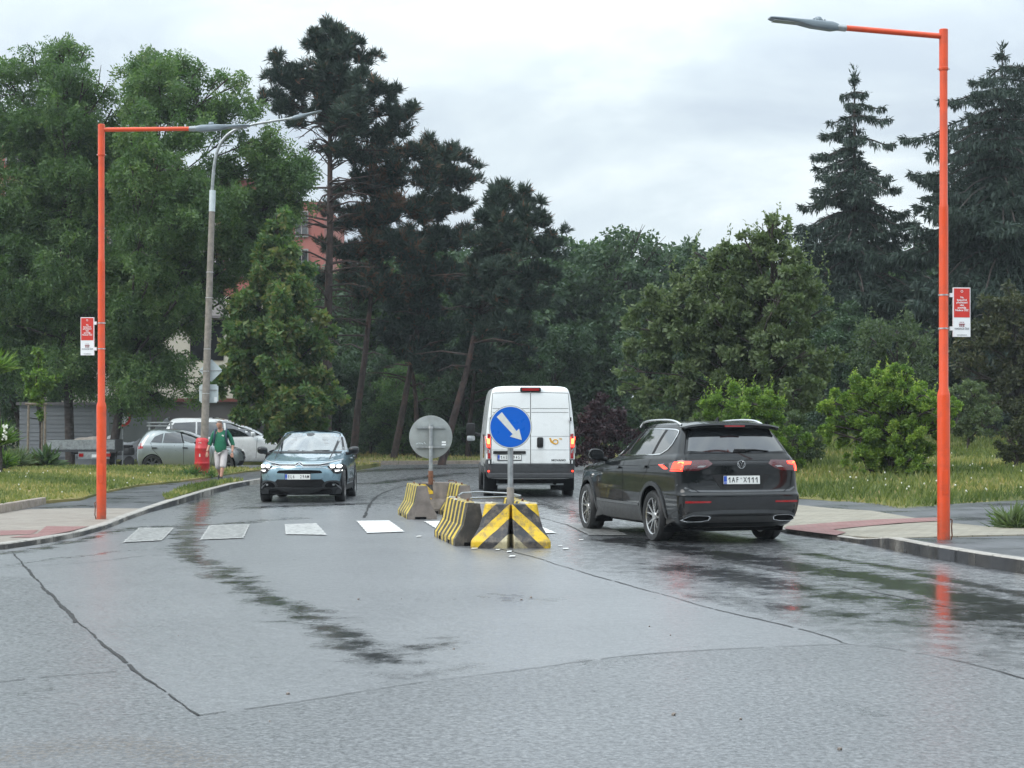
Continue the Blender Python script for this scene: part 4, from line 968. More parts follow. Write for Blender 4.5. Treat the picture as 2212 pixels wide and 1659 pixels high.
class Car:
    def __init__(s, t, body):
        s.t = t; s.body = body; me = body.data
        s.w = max(v.co.x for v in me.vertices); s.y0 = min(v.co.y for v in me.vertices); s.y1 = max(v.co.y for v in me.vertices); s.z1 = max(v.co.z for v in me.vertices)
        s.bvh = BVHTree.FromPolygons([v.co.copy() for v in me.vertices], [tuple(p.vertices) for p in me.polygons])
    def hit(s, ax, u, v):
        o, d, f = AX[ax]; p = o + f(u, v)
        h, n, _, _ = s.bvh.ray_cast(p, d)
        if h is None:                      # just past the edge of the body: take the nearest point of that side
            q = f(u, v) + Vector({'L': (-s.w, 0, 0), 'R': (s.w, 0, 0), 'B': (0, s.y0, 0), 'F': (0, s.y1, 0), 'T': (0, 0, s.z1)}[ax])
            h, n, _, _ = s.bvh.find_nearest(q)
        if n.dot(d) > 0: n = -n
        return h, n, d
    def panel(s, name, poly, ax, mat, h=.006, step=.06, parent=None, rnd=0, sink=.012):
        if rnd: poly = chaikin(poly, rnd, True)
        bm = bmesh.new(); bm.faces.new([bm.verts.new((u, v, 0)) for u, v in poly])
        us = [p[0] for p in poly]; vs = [p[1] for p in poly]
        for i, lo, hi in ((0, min(us), max(us)), (1, min(vs), max(vs))):
            n = max(1, int((hi - lo) / step))
            for k in range(1, n):
                c = lo + (hi - lo) * k / n
                co = (c, 0, 0) if i == 0 else (0, c, 0); no = (1, 0, 0) if i == 0 else (0, 1, 0)
                bmesh.ops.bisect_plane(bm, geom=bm.verts[:] + bm.edges[:] + bm.faces[:], plane_co=co, plane_no=no)
        top = {}
        be = [e for e in bm.edges if e.is_boundary]
        base = list(bm.verts)
        r = bmesh.ops.extrude_edge_only(bm, edges=be)
        low = [v for v in r['geom'] if isinstance(v, bmesh.types.BMVert)]
        lows = set(low)
        for v in bm.verts:
            p, n, d = s.hit(ax, v.co.x, v.co.y)
            w = (n - d * .6).normalized()
            v.co = p + (w * h if v not in lows else -w * sink * .6)
        bmesh.ops.recalc_face_normals(bm, faces=bm.faces[:])
        f0 = max(bm.faces, key=lambda f: f.calc_area())
        if f0.normal.dot(AX[ax][1]) > 0: bmesh.ops.reverse_faces(bm, faces=bm.faces[:])
        me = bpy.data.meshes.new(name); bm.to_mesh(me); bm.free()
        return link(name, me, mat, parent or s.t, 50)
    def both(s, name, poly, mat, **k):
        return [s.panel(name, poly, a, mat, **k) for a in 'LR']
    def mirror(s, name, poly, ax, mat, **k):
        return [s.panel(name, poly, ax, mat, **k), s.panel(name, [(-u, v) for u, v in poly], ax, mat, **k)]
    def line(s, name, pts, ax, mat, w=.006, h=.003, parent=None, closed=False):
        """thin strip along a polyline (shut lines, chrome strips)"""
        mb = MB(); P = densify(pts + ([pts[0]] if closed else []), .06)
        H = []
        for u, v in P:
            p, n, d = s.hit(ax, u, v); H.append((p + n * h, n))
        vs = []; fs = []
        for i, (p, n) in enumerate(H):
            q = (H[min(i + 1, len(H) - 1)][0] - H[max(i - 1, 0)][0]); sd = q.cross(n).normalized() * w
            vs += [p + sd, p - sd]
            if i: k = 2 * i; fs.append((k - 2, k - 1, k + 1, k))
        mb.add(vs, fs); return mb.build(name, mat, parent or s.t, smooth=60)
def wheel(t, x, y, r, wd, style='double5', rim_r=.70, steer=0.0, rim_mat='alloy', zoff=0.0):
    s = 1 if x > 0 else -1
    hub = MB().lathe([(r * .60, -wd * .45), (r * .62, wd * .1), (.06, wd * .12)], 24, 'X').build('wheel', M['void'], t, smooth=40)
    hub.location = (x, y, r + zoff); hub.rotation_euler = (0, 0, steer if s > 0 else math.pi + steer)
    rr = r * rim_r; h = wd / 2
    prof = [(rr, -h * .85), (rr + .01, -h * .95), (r * .93, -h), (r * .99, -h * .72), (r, -h * .4), (r, -h * .12), (r * .985, -h * .10), (r * .985, -h * .03), (r, 0), (r, h * .4), (r * .99, h * .72), (r * .93, h), (rr + .012, h * .96), (rr, h * .86)]
    MB().lathe(prof, 40, 'X', cap=False).build('tyre', M['tyre'], hub, smooth=50)
    mb = MB(); mb.lathe([(rr - .002, -h * .8), (rr - .012, h * .70), (rr - .012, h * .80), (rr + .006, h * .90), (rr + .006, h * .84)], 40, 'X', cap=False)
    mb.lathe([(.001, h * .70), (.055, h * .70), (.062, h * .60), (.062, h * .2)], 20, 'X', cap=False)
    def spoke(a, a2, w0, w1):
        p0 = Vector((h * .62, .05 * math.cos(a), .05 * math.sin(a))); p1 = Vector((h * .80, (rr - .008) * math.cos(a2), (rr - .008) * math.sin(a2)))
        dr = (p1 - p0).normalized(); sd = dr.cross(Vector((1, 0, 0))).normalized(); dn = Vector((.025, 0, 0))
        vs = [p0 + sd * w0, p0 - sd * w0, p1 - sd * w1, p1 + sd * w1]; mb.add(vs + [v - dn for v in vs], [(0, 1, 2, 3), (0, 3, 7, 4), (1, 5, 6, 2), (4, 7, 6, 5)])
    if style == 'double5':
        for k in range(5):
            a = 2 * math.pi * (k + .15) / 5
            for q in (-1, 1): spoke(a + q * .12, a + q * .26, .014, .009)
    else:
        n = int(style)
        for k in range(n): spoke(2 * math.pi * k / n, 2 * math.pi * k / n, .026, .03)
    mb.build('rim', M[rim_mat], hub, smooth=35)
    return hub
def plate(t, pos, rot, s, w=.52, h=.11, sx=.62, size=.105, gap=None):
    p = MB().box((0, 0, 0), (w, .008, h), bevel=.003).build('licence_plate', M['plate_white'], t)
    p.location = pos; p.rotation_euler = rot
    MB().box((0, .003, -.004), (w + .018, .008, h + .026)).build('plate_frame', M['black'], p)
    MB().box((-w / 2 + .024, -.0045, 0), (.044, .002, h - .006)).build('blue_band', M['plate_blue'], p)
    text('CZ', .03, (-w / 2 + .024, -.0062, -.032), (R(90), 0, 0), M['plate_white'], p, 'country_code')
    n = len(s); pitch = (w - .075) / n          # one glyph after the other, as stamped plates are spaced
    for i, ch in enumerate(s):
        x = -w / 2 + .055 + pitch * (i + .5)
        if ch == ' ': continue
        if ch == '1':
            hh = size * .36; g = MB().box((.006, 0, 0), (.011, .002, 2 * hh)).add([(.001, -.001, hh), (.001, -.001, hh - .016), (-.018, -.001, hh - .034), (-.018, -.001, hh - .018)], [(0, 1, 2, 3)]).build('number', M['ink'], p); g.location = (x, -.0055, 0)
        elif ch == '°': MB().lathe([(.006, -.001), (.010, -.001)], 12, 'Y', (x, -.0055, .02), cap=False).build('number', M['ink'], p)
        else: text(ch, size, (x, -.0050, -.001), (R(90), 0, 0), M['ink'], p, 'number', sx=sx, bold=.0008)
    return p
def door_mirror(t, x, y, z, mat, s, sc=1.0):
    bm = bmesh.new(); bmesh.ops.create_uvsphere(bm, u_segments=20, v_segments=12, radius=1)
    for v in bm.verts:
        c = v.co; yy = c.y if c.y > -.35 else -.35
        v.co = Vector((math.copysign(abs(c.x) ** .7, c.x) * .115 * sc, yy * .10 * sc, math.copysign(abs(c.z) ** .75, c.z) * .082 * sc + .01 * c.x * s))
    bm.transform(Matrix.Translation((x, y, z))); o = MB().bm(bm).build('door_mirror', mat, t, smooth=60)
    MB().tube([(x - s * .05, y + .01, z - .06), (x - s * .17, y + .03, z - .075)], [.03, .04], 10).build('stalk', M['black'], o, smooth=50)
    return o

# ---- black SUV
def suv():
    th = R(16.3); hd = Vector((-math.sin(th), math.cos(th)))
    c = Vector((2.765, 23.55))
    t = thing('suv', 'shiny black sport utility car with lit brake lights passing the island', 'car', (c.x, c.y, -.015), th)
    M['suv_paint'] = pm('black_car_paint', (.005, .006, .007), .35, coat=.75, var=.1, scale=3, crough=.03, spec=.06)
    M['clad'] = pm('dark_cladding', (.022, .024, .027), .42, var=.15, scale=10, bump=.05, bscale=200)
    grime(M['clad'], (.075, .07, .062), .15, .6, .7)
    rings = [
        (.23, 3.45, -.78, .78), (.24, 3.52, -.84, .82), (.32, 3.60, -.95, .875), (.44, 3.65, -1.02, .905), (.56, 3.67, -1.035, .915), (.655, 3.66, -1.035, .920), (.675, 3.655, -1.03, .920),
        (.70, 3.65, -.985, .919), (.80, 3.62, -.955, .919), (.92, 3.58, -.945, .918), ((.945, 1.02), 3.50, -.945, .915), ((.965, 1.085), 3.40, -.940, .905), ((.985, 1.105), 3.25, -.915, .898),
        ((1.03, 1.15), 2.90, -.890, .888), ((1.075, 1.185), 2.50, -.868, .868), ((1.10, 1.205), 2.30, -.855, .850), ((1.125, 1.225), 2.22, -.842, .838),
        ((1.26, 1.33), 1.98, -.765, .795), ((1.42, 1.45), 1.70, -.672, .735), ((1.54, 1.545), 1.48, -.600, .675), ((1.585, 1.585), 1.38, -.600, .645),
        ((1.605, 1.600), 1.30, -.58, .61), ((1.625, 1.615), 1.15, -.50, .53), ((1.640, 1.628), .98, -.42, .42), ((1.648, 1.635), .85, -.32, .28)]
    b = loft_body(rings, dict(cf=(.30, .40), cr=(.17, .16), bf=.16, br=.045, tf=.09, tr=.045), [M['suv_paint'], M['void']], t, [(0, .36, .405, .62), (2.79, .36, .405, .62)])
    k = Car(t, b)
    # greenhouse
    fw = [(2.10, 1.115), (1.15, 1.135), (1.18, 1.20), (1.06, 1.535), (1.34, 1.52), (1.62, 1.40), (1.92, 1.235)]
    fw = [(2.08, 1.15), (1.16, 1.165), (1.06, 1.525), (1.36, 1.505), (1.62, 1.39), (1.88, 1.255)]
    rw = [(1.08, 1.167), (.16, 1.185), (.03, 1.525), (.98, 1.53)]
    qw = [(.07, 1.187), (-.16, 1.20), (-.38, 1.285), (-.42, 1.46), (-.36, 1.515), (-.06, 1.523)]
    for ax in 'LR':
        for nm, p in (('front_door_window', fw), ('rear_door_window', rw), ('quarter_window', qw)): k.panel(nm, p, ax, M['glass'], h=.004)
        k.panel('window_trim', [(2.14, 1.14), (1.16, 1.155), (.05, 1.175), (-.17, 1.188), (-.17, 1.203), (.05, 1.190), (1.16, 1.170), (2.10, 1.155)], ax, M['chrome'], h=.011, step=.1)
        k.panel('window_frame', chaikin([(2.10, 1.16), (1.9, 1.262), (1.62, 1.402), (1.36, 1.516), (1.04, 1.54), (.0, 1.54), (-.38, 1.53), (-.445, 1.47), (-.405, 1.28), (-.17, 1.19), (-.17, 1.203), (-.388, 1.285), (-.428, 1.47), (-.37, 1.518), (0, 1.528), (1.04, 1.528), (1.36, 1.506), (1.62, 1.392), (1.9, 1.252), (2.08, 1.155)], 1, True), ax, M['chrome'], h=.010, step=.1)
        k.panel('pillar_trim', [(1.155, 1.168), (1.085, 1.168), (.985, 1.527), (1.055, 1.525)], ax, M['black'], h=.006)
        k.panel('pillar_trim', [(.158, 1.188), (.075, 1.188), (-.055, 1.52), (.028, 1.522)], ax, M['black'], h=.006)
        k.panel('sill_cladding', [(2.40, .20), (2.34, .40), (2.30, .47), (.47, .47), (.44, .40), (.40, .20)], ax, M['clad'], h=.014, step=.1)
        k.panel('sill_strip', [(2.28, .475), (.50, .475), (.50, .505), (2.28, .515)], ax, M['mid_trim'], h=.012, step=.12)
        for cy in (0, 2.79):
            arc = [(cy + .465 * math.cos(a), .36 + .465 * math.sin(a)) for a in [R(-20 + 220 * i / 22) for i in range(23)]]
            arc2 = [(cy + .408 * math.cos(a), .36 + .408 * math.sin(a)) for a in [R(200 - 220 * i / 22) for i in range(23)]]
            k.panel('arch_cladding', arc + arc2, ax, M['clad'], h=.018, step=.07)
        k.line('shoulder_crease', [(2.9, .985), (1.4, 1.01), (.2, 1.035), (-.55, 1.055)], ax, M['black'], w=.004, h=.002)
        for pts in ([(2.05, 1.10), (2.12, .9), (2.10, .52)], [(1.11, 1.15), (1.12, .52)], [(.06, 1.17), (.20, .95), (.38, .80)], [(1.11, .515), (2.10, .515)]): k.line('shut_line', pts, ax, M['void'], w=.005, h=.0015)
        for y0, z0 in ((1.22, .985), (.18, 1.015)):
            k.panel('door_handle', chaikin([(y0, z0 - .018), (y0 + .20, z0 - .022), (y0 + .20, z0 + .018), (y0, z0 + .022)], 1, True), ax, M['suv_paint'], h=.035, step=.06)
        s = -1 if ax == 'L' else 1
        door_mirror(t, s * 1.00, 2.02, 1.16, M['suv_paint'], s)
        P = [(1.22, 1.565), (1.13, 1.625), (.9, 1.648), (.3, 1.660), (-.1, 1.645), (-.33, 1.585)]
        MB().tube([(s * .60, y, z) for y, z in chaikin([(a, b_) for a, b_ in P], 2)], .017, 10).build('roof_rail', M['chrome'], t, smooth=50)
    # rear
    k.panel('rear_window', chaikin([(-.70, 1.225), (.70, 1.225), (.665, 1.30), (.585, 1.50), (.55, 1.545), (-.55, 1.545), (-.585, 1.50), (-.665, 1.30)], 1, True), 'B', M['glass'], h=.004, step=.06)
    k.line('tailgate_line', [(-.72, 1.215), (.72, 1.215)], 'B', M['void'], w=.004)
    k.line('tailgate_line', [(-.90, 1.10), (-.40, 1.12), (.40, 1.12), (.90, 1.10)], 'B', M['black'], w=.004)
    for s in (-1, 1): k.line('tailgate_line', [(s * .60, 1.54), (s * .73, 1.22), (s * .74, 1.13)], 'B', M['void'], w=.005); k.line('tailgate_line', [(s * .76, .97), (s * .73, .78), (s * .60, .70)], 'B', M['void'], w=.005)
    sp = MB(); vs = []; fs = []; nx = 20
    for i in range(nx + 1):
        u = -1 + 2 * i / nx; x = .69 * u; cv = u * u
        ze = 1.600 - .045 * cv ** 2; ye = -.735 + .10 * cv
        vs += [(x * .97, -.35, 1.640 - .075 * cv ** 2), (x, ye + .02, ze + .012), (x, ye, ze - .012), (x * .985, ye + .035, ze - .045), (x * .93, -.52, 1.545)]
    for i in range(nx):
        a = i * 5
        for j in range(4): fs.append((a + j, a + j + 1, a + j + 6, a + j + 5))
    fs += [tuple(range(5)), tuple(nx * 5 + j for j in range(5))[::-1]]
    sp.add(vs, fs); spo = sp.build('roof_spoiler', M['suv_paint'], t, smooth=45)
    MB().box((0, -.728, 1.572), (.29, .02, .020), bevel=.004).build('high_brake_light', M['red_lens'], spo)
    # tail lamps: lens over the corner, lit pieces inside
    for s, ax in ((-1, 'L'), (1, 'R')):
        l = k.panel('tail_light', [(s * .40, 1.075), (s * .45, 1.125), (s * .885, 1.115), (s * .885, .985), (s * .60, .985), (s * .47, 1.03)], 'B', M['dark_lens'], h=.008, step=.05)
        k.panel('side_lens', [(-.87, 1.112), (-.70, 1.105), (-.56, 1.075), (-.60, 1.0), (-.66, .975), (-.87, .975)], ax, M['dark_lens'], h=.008, step=.05, parent=l)
        k.panel('brake_glow', [(s * .685, 1.103), (s * .885, 1.108), (s * .885, 1.00), (s * .80, 1.00), (s * .80, 1.06), (s * .70, 1.07)], 'B', M['lit_red'], h=.013, step=.05, parent=l)
        k.panel('brake_core', [(s * .78, 1.092), (s * .83, 1.092), (s * .87, 1.00), (s * .815, 1.00)], 'B', M['lit_hot'], h=.016, step=.05, parent=l)
        k.panel('brake_glow', [(-.87, 1.103), (-.72, 1.098), (-.66, 1.00), (-.87, 1.00)], ax, M['lit_red'], h=.013, step=.05, parent=l)
        k.panel('marker_strip', [(-.87, .992), (-.67, .992), (-.62, .978), (-.87, .976)], ax, M['lit_red'], h=.012, step=.06, parent=l)
        k.panel('reverse_lamp', [(s * .49, 1.052), (s * .58, 1.052), (s * .62, 1.03), (s * .53, 1.03)], 'B', M['clear_lens'], h=.012, step=.05, parent=l)
        k.panel('reflector', [(s * .46, .565), (s * .80, .562), (s * .80, .590), (s * .46, .590)], 'B', M['red_lens'], h=.010, step=.08)
        ex = k.panel('exhaust_trim', chaikin([(s * .43, .395), (s * .47, .318), (s * .84, .315), (s * .74, .40), (s * .60, .405)], 1, True), 'B', M['chrome'], h=.014, step=.06)
        k.panel('exhaust_mouth', chaikin([(s * .455, .388), (s * .485, .328), (s * .81, .325), (s * .73, .390), (s * .60, .394)], 1, True), 'B', M['void'], h=.017, step=.06, parent=ex)
    k.panel('bumper_cladding', [(-.93, .64), (.93, .64), (.93, .27), (.70, .235), (-.70, .235), (-.93, .27)], 'B', M['clad'], h=.006, step=.07)
    k.panel('skid_plate', chaikin([(-.86, .37), (-.62, .47), (.62, .47), (.86, .37), (.80, .37), (.60, .425), (-.60, .425), (-.80, .37)], 1, True), 'B', M['mid_trim'], h=.012, step=.06)
    k.panel('diffuser', [(-.44, .405), (.44, .405), (.40, .25), (-.40, .25)], 'B', M['black'], h=.011, step=.08)
    k.panel('plate_recess', [(-.42, .935), (.42, .935), (.30, .745), (-.30, .745)], 'B', M['black'], h=.004, step=.07)
    k.line('recess_edge', [(-.86, .80), (-.70, .72), (-.3, .715), (.3, .715), (.70, .72), (.86, .80)], 'B', M['mid_trim'], w=.012, h=.003)
    y = k.hit('B', 0, .86)[0].y
    plate(t, (.0, y - .012, .862), (R(-3), 0, 0), '1AF°X111', size=.098, sx=.70)
    y = k.hit('B', 0, 1.07)[0].y - .012
    bd = MB().lathe([(.050, 0), (.050, -.008), (.056, -.008), (.058, 0)], 32, 'Y', (0, y + .004, 1.068), cap=False).build('badge', M['chrome'], t, smooth=40)
    MB().lathe([(.052, -.002), (.052, 0.002)], 32, 'Y', (0, y + .006, 1.068)).build('badge_field', M['black'], bd)
    for pts in ([(-.024, .040), (0, .004), (.024, .040)], [(-.043, .020), (-.022, -.040), (0, -.004), (.022, -.040), (.043, .020)]):
        MB().tube([(x, y - .004, 1.068 + z) for x, z in pts], .0052, 6).build('badge_letter', M['chrome'], bd)
    # wiper, aerial, underbody
    p0 = k.hit('B', -.05, 1.25)[0]; p1 = k.hit('B', .40, 1.245)[0]
    wi = MB().box((.02, p0.y - .02, 1.245), (.16, .03, .05), bevel=.012).build('rear_wiper', M['black'], t)
    MB().tube([p0 + Vector((.05, -.03, .0)), (p0 + p1) / 2 + Vector((.05, -.02, .012)), p1 + Vector((.05, -.012, -.004))], [.014, .010, .006], 8).build('wiper_blade', M['black'], wi)
    MB().add([(-.012, -.18, 1.63), (.012, -.18, 1.63), (.012, -.03, 1.632), (-.012, -.03, 1.632), (0, -.19, 1.70), (0, -.13, 1.69)], [(0, 1, 4), (1, 2, 5, 4), (2, 3, 5), (3, 0, 4, 5), (0, 3, 2, 1)]).build('roof_aerial', M['black'], t)
    MB().box((0, 1.35, .25), (1.30, 4.2, .10)).box((0, -.62, .24), (.9, .3, .12)).tube([(-.75, 0, .34), (.75, 0, .34)], .05, 10).build('underbody', M['void'], t)
    k.panel('windscreen', [(-.72, 1.16), (.72, 1.16), (.60, 1.52), (-.60, 1.52)], 'F', M['glass'], h=.004)
    k.mirror('headlight', [(.35, .80), (.82, .78), (.84, .90), (.40, .88)], 'F', M['clear_lens'], h=.006)
    k.panel('grille', [(-.5, .70), (.5, .70), (.42, .86), (-.42, .86)], 'F', M['black'], h=.006)
    for x in (-.79, .79): wheel(t, x, 0, .352, .235, rim_r=.70); wheel(t, x, 2.79, .352, .235, rim_r=.70, steer=R(-3))
suv()

# ---- light blue hatchback facing the camera
def hatch():
    t = thing('hatchback', 'pale blue hatchback driving towards us with its headlights on', 'car', (-4.42, 38.75, -.02), R(180.6))
    M['blue_paint'] = pm('pale_blue_car_paint', (.20, .31, .37), .30, .45, coat=1.0, var=.06, scale=3, crough=.04)
    rings = [
        (.18, 3.20, -.60, .74), (.19, 3.30, -.66, .78), (.27, 3.44, -.74, .855), (.38, 3.52, -.79, .885), (.50, 3.555, -.80, .897), (.62, 3.56, -.80, .900), (.70, 3.545, -.79, .900),
        (.77, 3.52, -.775, .897), ((.82, .86), 3.47, -.76, .893), ((.85, .95), 3.39, -.75, .885), ((.872, 1.0), 3.28, -.74, .88), ((.91, 1.03), 3.00, -.72, .872), ((.965, 1.05), 2.60, -.70, .862), ((1.005, 1.065), 2.28, -.68, .845), ((1.03, 1.08), 2.16, -.66, .830),
        ((1.15, 1.17), 1.90, -.48, .785), ((1.30, 1.30), 1.58, -.15, .715), ((1.40, 1.40), 1.34, .12, .655), ((1.445, 1.445), 1.20, .28, .615), ((1.47, 1.47), 1.05, .38, .55), ((1.492, 1.492), .90, .48, .43), ((1.502, 1.502), .80, .55, .28)]
    b = loft_body(rings, dict(cf=(.34, .42), cr=(.3, .3), bf=.17, br=.08, tf=.06, tr=.06), [M['blue_paint'], M['void']], t, [(0, .345, .385, .60), (2.67, .345, .385, .60)])
    k = Car(t, b)
    M['screen'] = pm('windscreen_glass', (.10, .115, .12), .10, coat=1.0, var=.35, scale=3, spec=.8, crough=.03)
    k.panel('windscreen', chaikin([(-.74, 1.055), (.74, 1.055), (.70, 1.14), (.605, 1.40), (.57, 1.435), (-.57, 1.435), (-.605, 1.40), (-.70, 1.14)], 1, True), 'F', M['screen'], h=.004)
    k.panel('cowl', [(-.72, 1.01), (.72, 1.01), (.735, 1.052), (-.735, 1.052)], 'F', M['black'], h=.006)
    for s in (-1, 1):
        k.panel('pillar', [(s * .735, 1.075), (s * .765, 1.075), (s * .63, 1.43), (s * .60, 1.43)], 'F', M['black'], h=.005)
    k.panel('mirror_housing', chaikin([(-.11, 1.44), (.11, 1.44), (.05, 1.375), (-.05, 1.375)], 1, True), 'F', M['dark_grey'], h=.007, step=.05)
    MB().tube([k.hit('F', x, 1.075)[0] + Vector((0, .014, 0)) for x in (.42, .2, -.2, -.48)], .008, 6).build('wiper', M['black'], t)
    MB().tube([k.hit('F', x, 1.068)[0] + Vector((0, .014, 0)) for x in (.1, -.2, -.45)], .008, 6).build('wiper', M['black'], t)
    # chevron bars and grille: chrome lines running from the light signatures over the nose
    def bar(z0, zc, zo, w, mat=M['alloy']):
        k.panel('chrome_bar', [(-.83, zo), (-.50, z0 + .015), (-.42, z0), (-.085, z0), (0, zc), (.085, z0), (.42, z0), (.50, z0 + .015), (.83, zo), (.83, zo - w * .5), (.50, z0 + .015 - w), (.42, z0 - w), (.07, z0 - w), (0, zc - w * 1.3), (-.07, z0 - w), (-.42, z0 - w), (-.50, z0 + .015 - w), (-.83, zo - w * .5)], 'F', mat, h=.009, step=.05)
    k.panel('grille_band', [(-.62, .82), (-.42, .808), (-.08, .808), (0, .862), (.08, .808), (.42, .808), (.62, .82), (.55, .765), (.1, .755), (0, .79), (-.1, .755), (-.55, .765)], 'F', M['black'], h=.005, step=.05)
    bar(.812, .866, .905, .011); bar(.770, .818, .80, .010)
    k.panel('chrome_lip', [(-.66, .70), (-.46, .742), (.46, .742), (.66, .70), (.64, .694), (.46, .734), (-.46, .734), (-.64, .694)], 'F', M['alloy'], h=.008, step=.05)
    for s in (-1, 1):
        hl = k.panel('headlight', [(s * .56, .765), (s * .845, .80), (s * .88, .72), (s * .86, .62), (s * .76, .60), (s * .70, .62), (s * .60, .715)], 'F', M['black'], h=.008, step=.05)
        for dx in (.665, .785):
            k.panel('lamp_unit', [(s * dx + .047 * math.cos(a), .762 + .034 * math.sin(a)) for a in [2 * math.pi * i / 14 for i in range(14)]], 'F', M['lit_white'], h=.016, step=.05, parent=hl)
        k.panel('fog_strip', [(s * .72, .675), (s * .84, .68), (s * .84, .665), (s * .72, .660)], 'F', M['lit_white'], h=.014, step=.05, parent=hl)
        k.panel('lamp_glass', [(s * .70, .70), (s * .85, .705), (s * .84, .65), (s * .72, .645)], 'F', M['clear_lens'], h=.010, step=.05, parent=hl)
        k.panel('daytime_light', [(s * .52, .832), (s * .83, .895), (s * .83, .885), (s * .53, .818)], 'F', M['clear_lens'], h=.012, step=.05, parent=hl)
        fg = k.panel('fog_surround', chaikin([(s * .44, .335), (s * .50, .44), (s * .62, .475), (s * .80, .465), (s * .84, .37), (s * .78, .315), (s * .56, .305)], 1, True), 'F', M['dark_grey'], h=.014, step=.05)
        k.panel('fog_recess', chaikin([(s * .50, .345), (s * .55, .425), (s * .64, .445), (s * .76, .43), (s * .79, .375), (s * .74, .34), (s * .58, .325)], 1, True), 'F', M['void'], h=.017, step=.05, parent=fg)
        k.panel('fog_lamp', [(s * .68 + .025 * math.cos(a), .385 + .02 * math.sin(a)) for a in [2 * math.pi * i / 10 for i in range(10)]], 'F', M['clear_lens'], h=.022, step=.05, parent=fg)
        door_mirror(t, s * .985, 1.78, 1.075, M['suv_paint'], s, 1.0)
        ax = 'R' if s > 0 else 'L'
        k.panel('side_windows', [(1.90, 1.07), (-.25, 1.10), (-.05, 1.33), (.25, 1.41), (1.15, 1.41), (1.45, 1.30)], ax, M['glass'], h=.004)
        k.panel('sill_cladding', [(2.26, .18), (2.24, .36), (.42, .36), (.40, .18)], ax, M['black'], h=.012, step=.12)
        k.panel('side_bumper', [(1.95, .39), (.65, .39), (.70, .47), (1.90, .47)], ax, M['dark_grey'], h=.012, step=.1)
        for cy in (0, 2.67):
            arc = [(cy + .44 * math.cos(a), .345 + .44 * math.sin(a)) for a in [R(-20 + 220 * i / 22) for i in range(23)]]
            arc2 = [(cy + .388 * math.cos(a), .345 + .388 * math.sin(a)) for a in [R(200 - 220 * i / 22) for i in range(23)]]
            k.panel('arch_cladding', arc + arc2, ax, M['black'], h=.014, step=.07)
        for y0, z0 in ((1.02, .90), (.02, .93)): k.panel('door_handle', chaikin([(y0, z0 - .016), (y0 + .18, z0 - .02), (y0 + .18, z0 + .016), (y0, z0 + .02)], 1, True), ax, M['chrome'], h=.03, step=.06)
        for pts in ([(1.93, 1.05), (2.06, .8), (2.0, .40)], [(1.0, 1.08), (1.0, .40)], [(.05, 1.09), (.30, .72), (.40, .62)]): k.line('shut_line', pts, ax, M['void'], w=.005, h=.0015)
        k.line('bonnet_line', [(s * .80, .925), (s * .70, .875), (s * .45, .835), (s * .12, .835)], 'F', M['void'], w=.005, h=.001)
    k.panel('upper_intake', chaikin([(-.45, .615), (-.47, .645), (-.40, .69), (.40, .69), (.47, .645), (.45, .615)], 1, True), 'F', M['void'], h=.006, step=.06)
    k.panel('lower_grille', [(-.58, .365), (-.46, .495), (.46, .495), (.58, .365), (.50, .315), (-.50, .315)], 'F', M['black'], h=.008, step=.06)
    k.panel('front_skirt', [(-.88, .33), (.88, .33), (.82, .19), (-.82, .19)], 'F', M['dark_grey'], h=.03, step=.05)
    y = k.hit('F', 0, .555)[0].y
    plate(t, (0.02, y + .014, .552), (0, 0, R(180)), 'EL6  29AM', size=.098, sx=.64)
    MB().box((0, 1.3, .23), (1.3, 4.0, .08)).tube([(-.7, 2.67, .3), (.7, 2.67, .3)], .06, 10).build('underbody', M['void'], t)
    for x in (-.775, .775): wheel(t, x, 0, .345, .215, '5'); wheel(t, x, 2.67, .345, .215, '5', steer=R(2))
hatch()

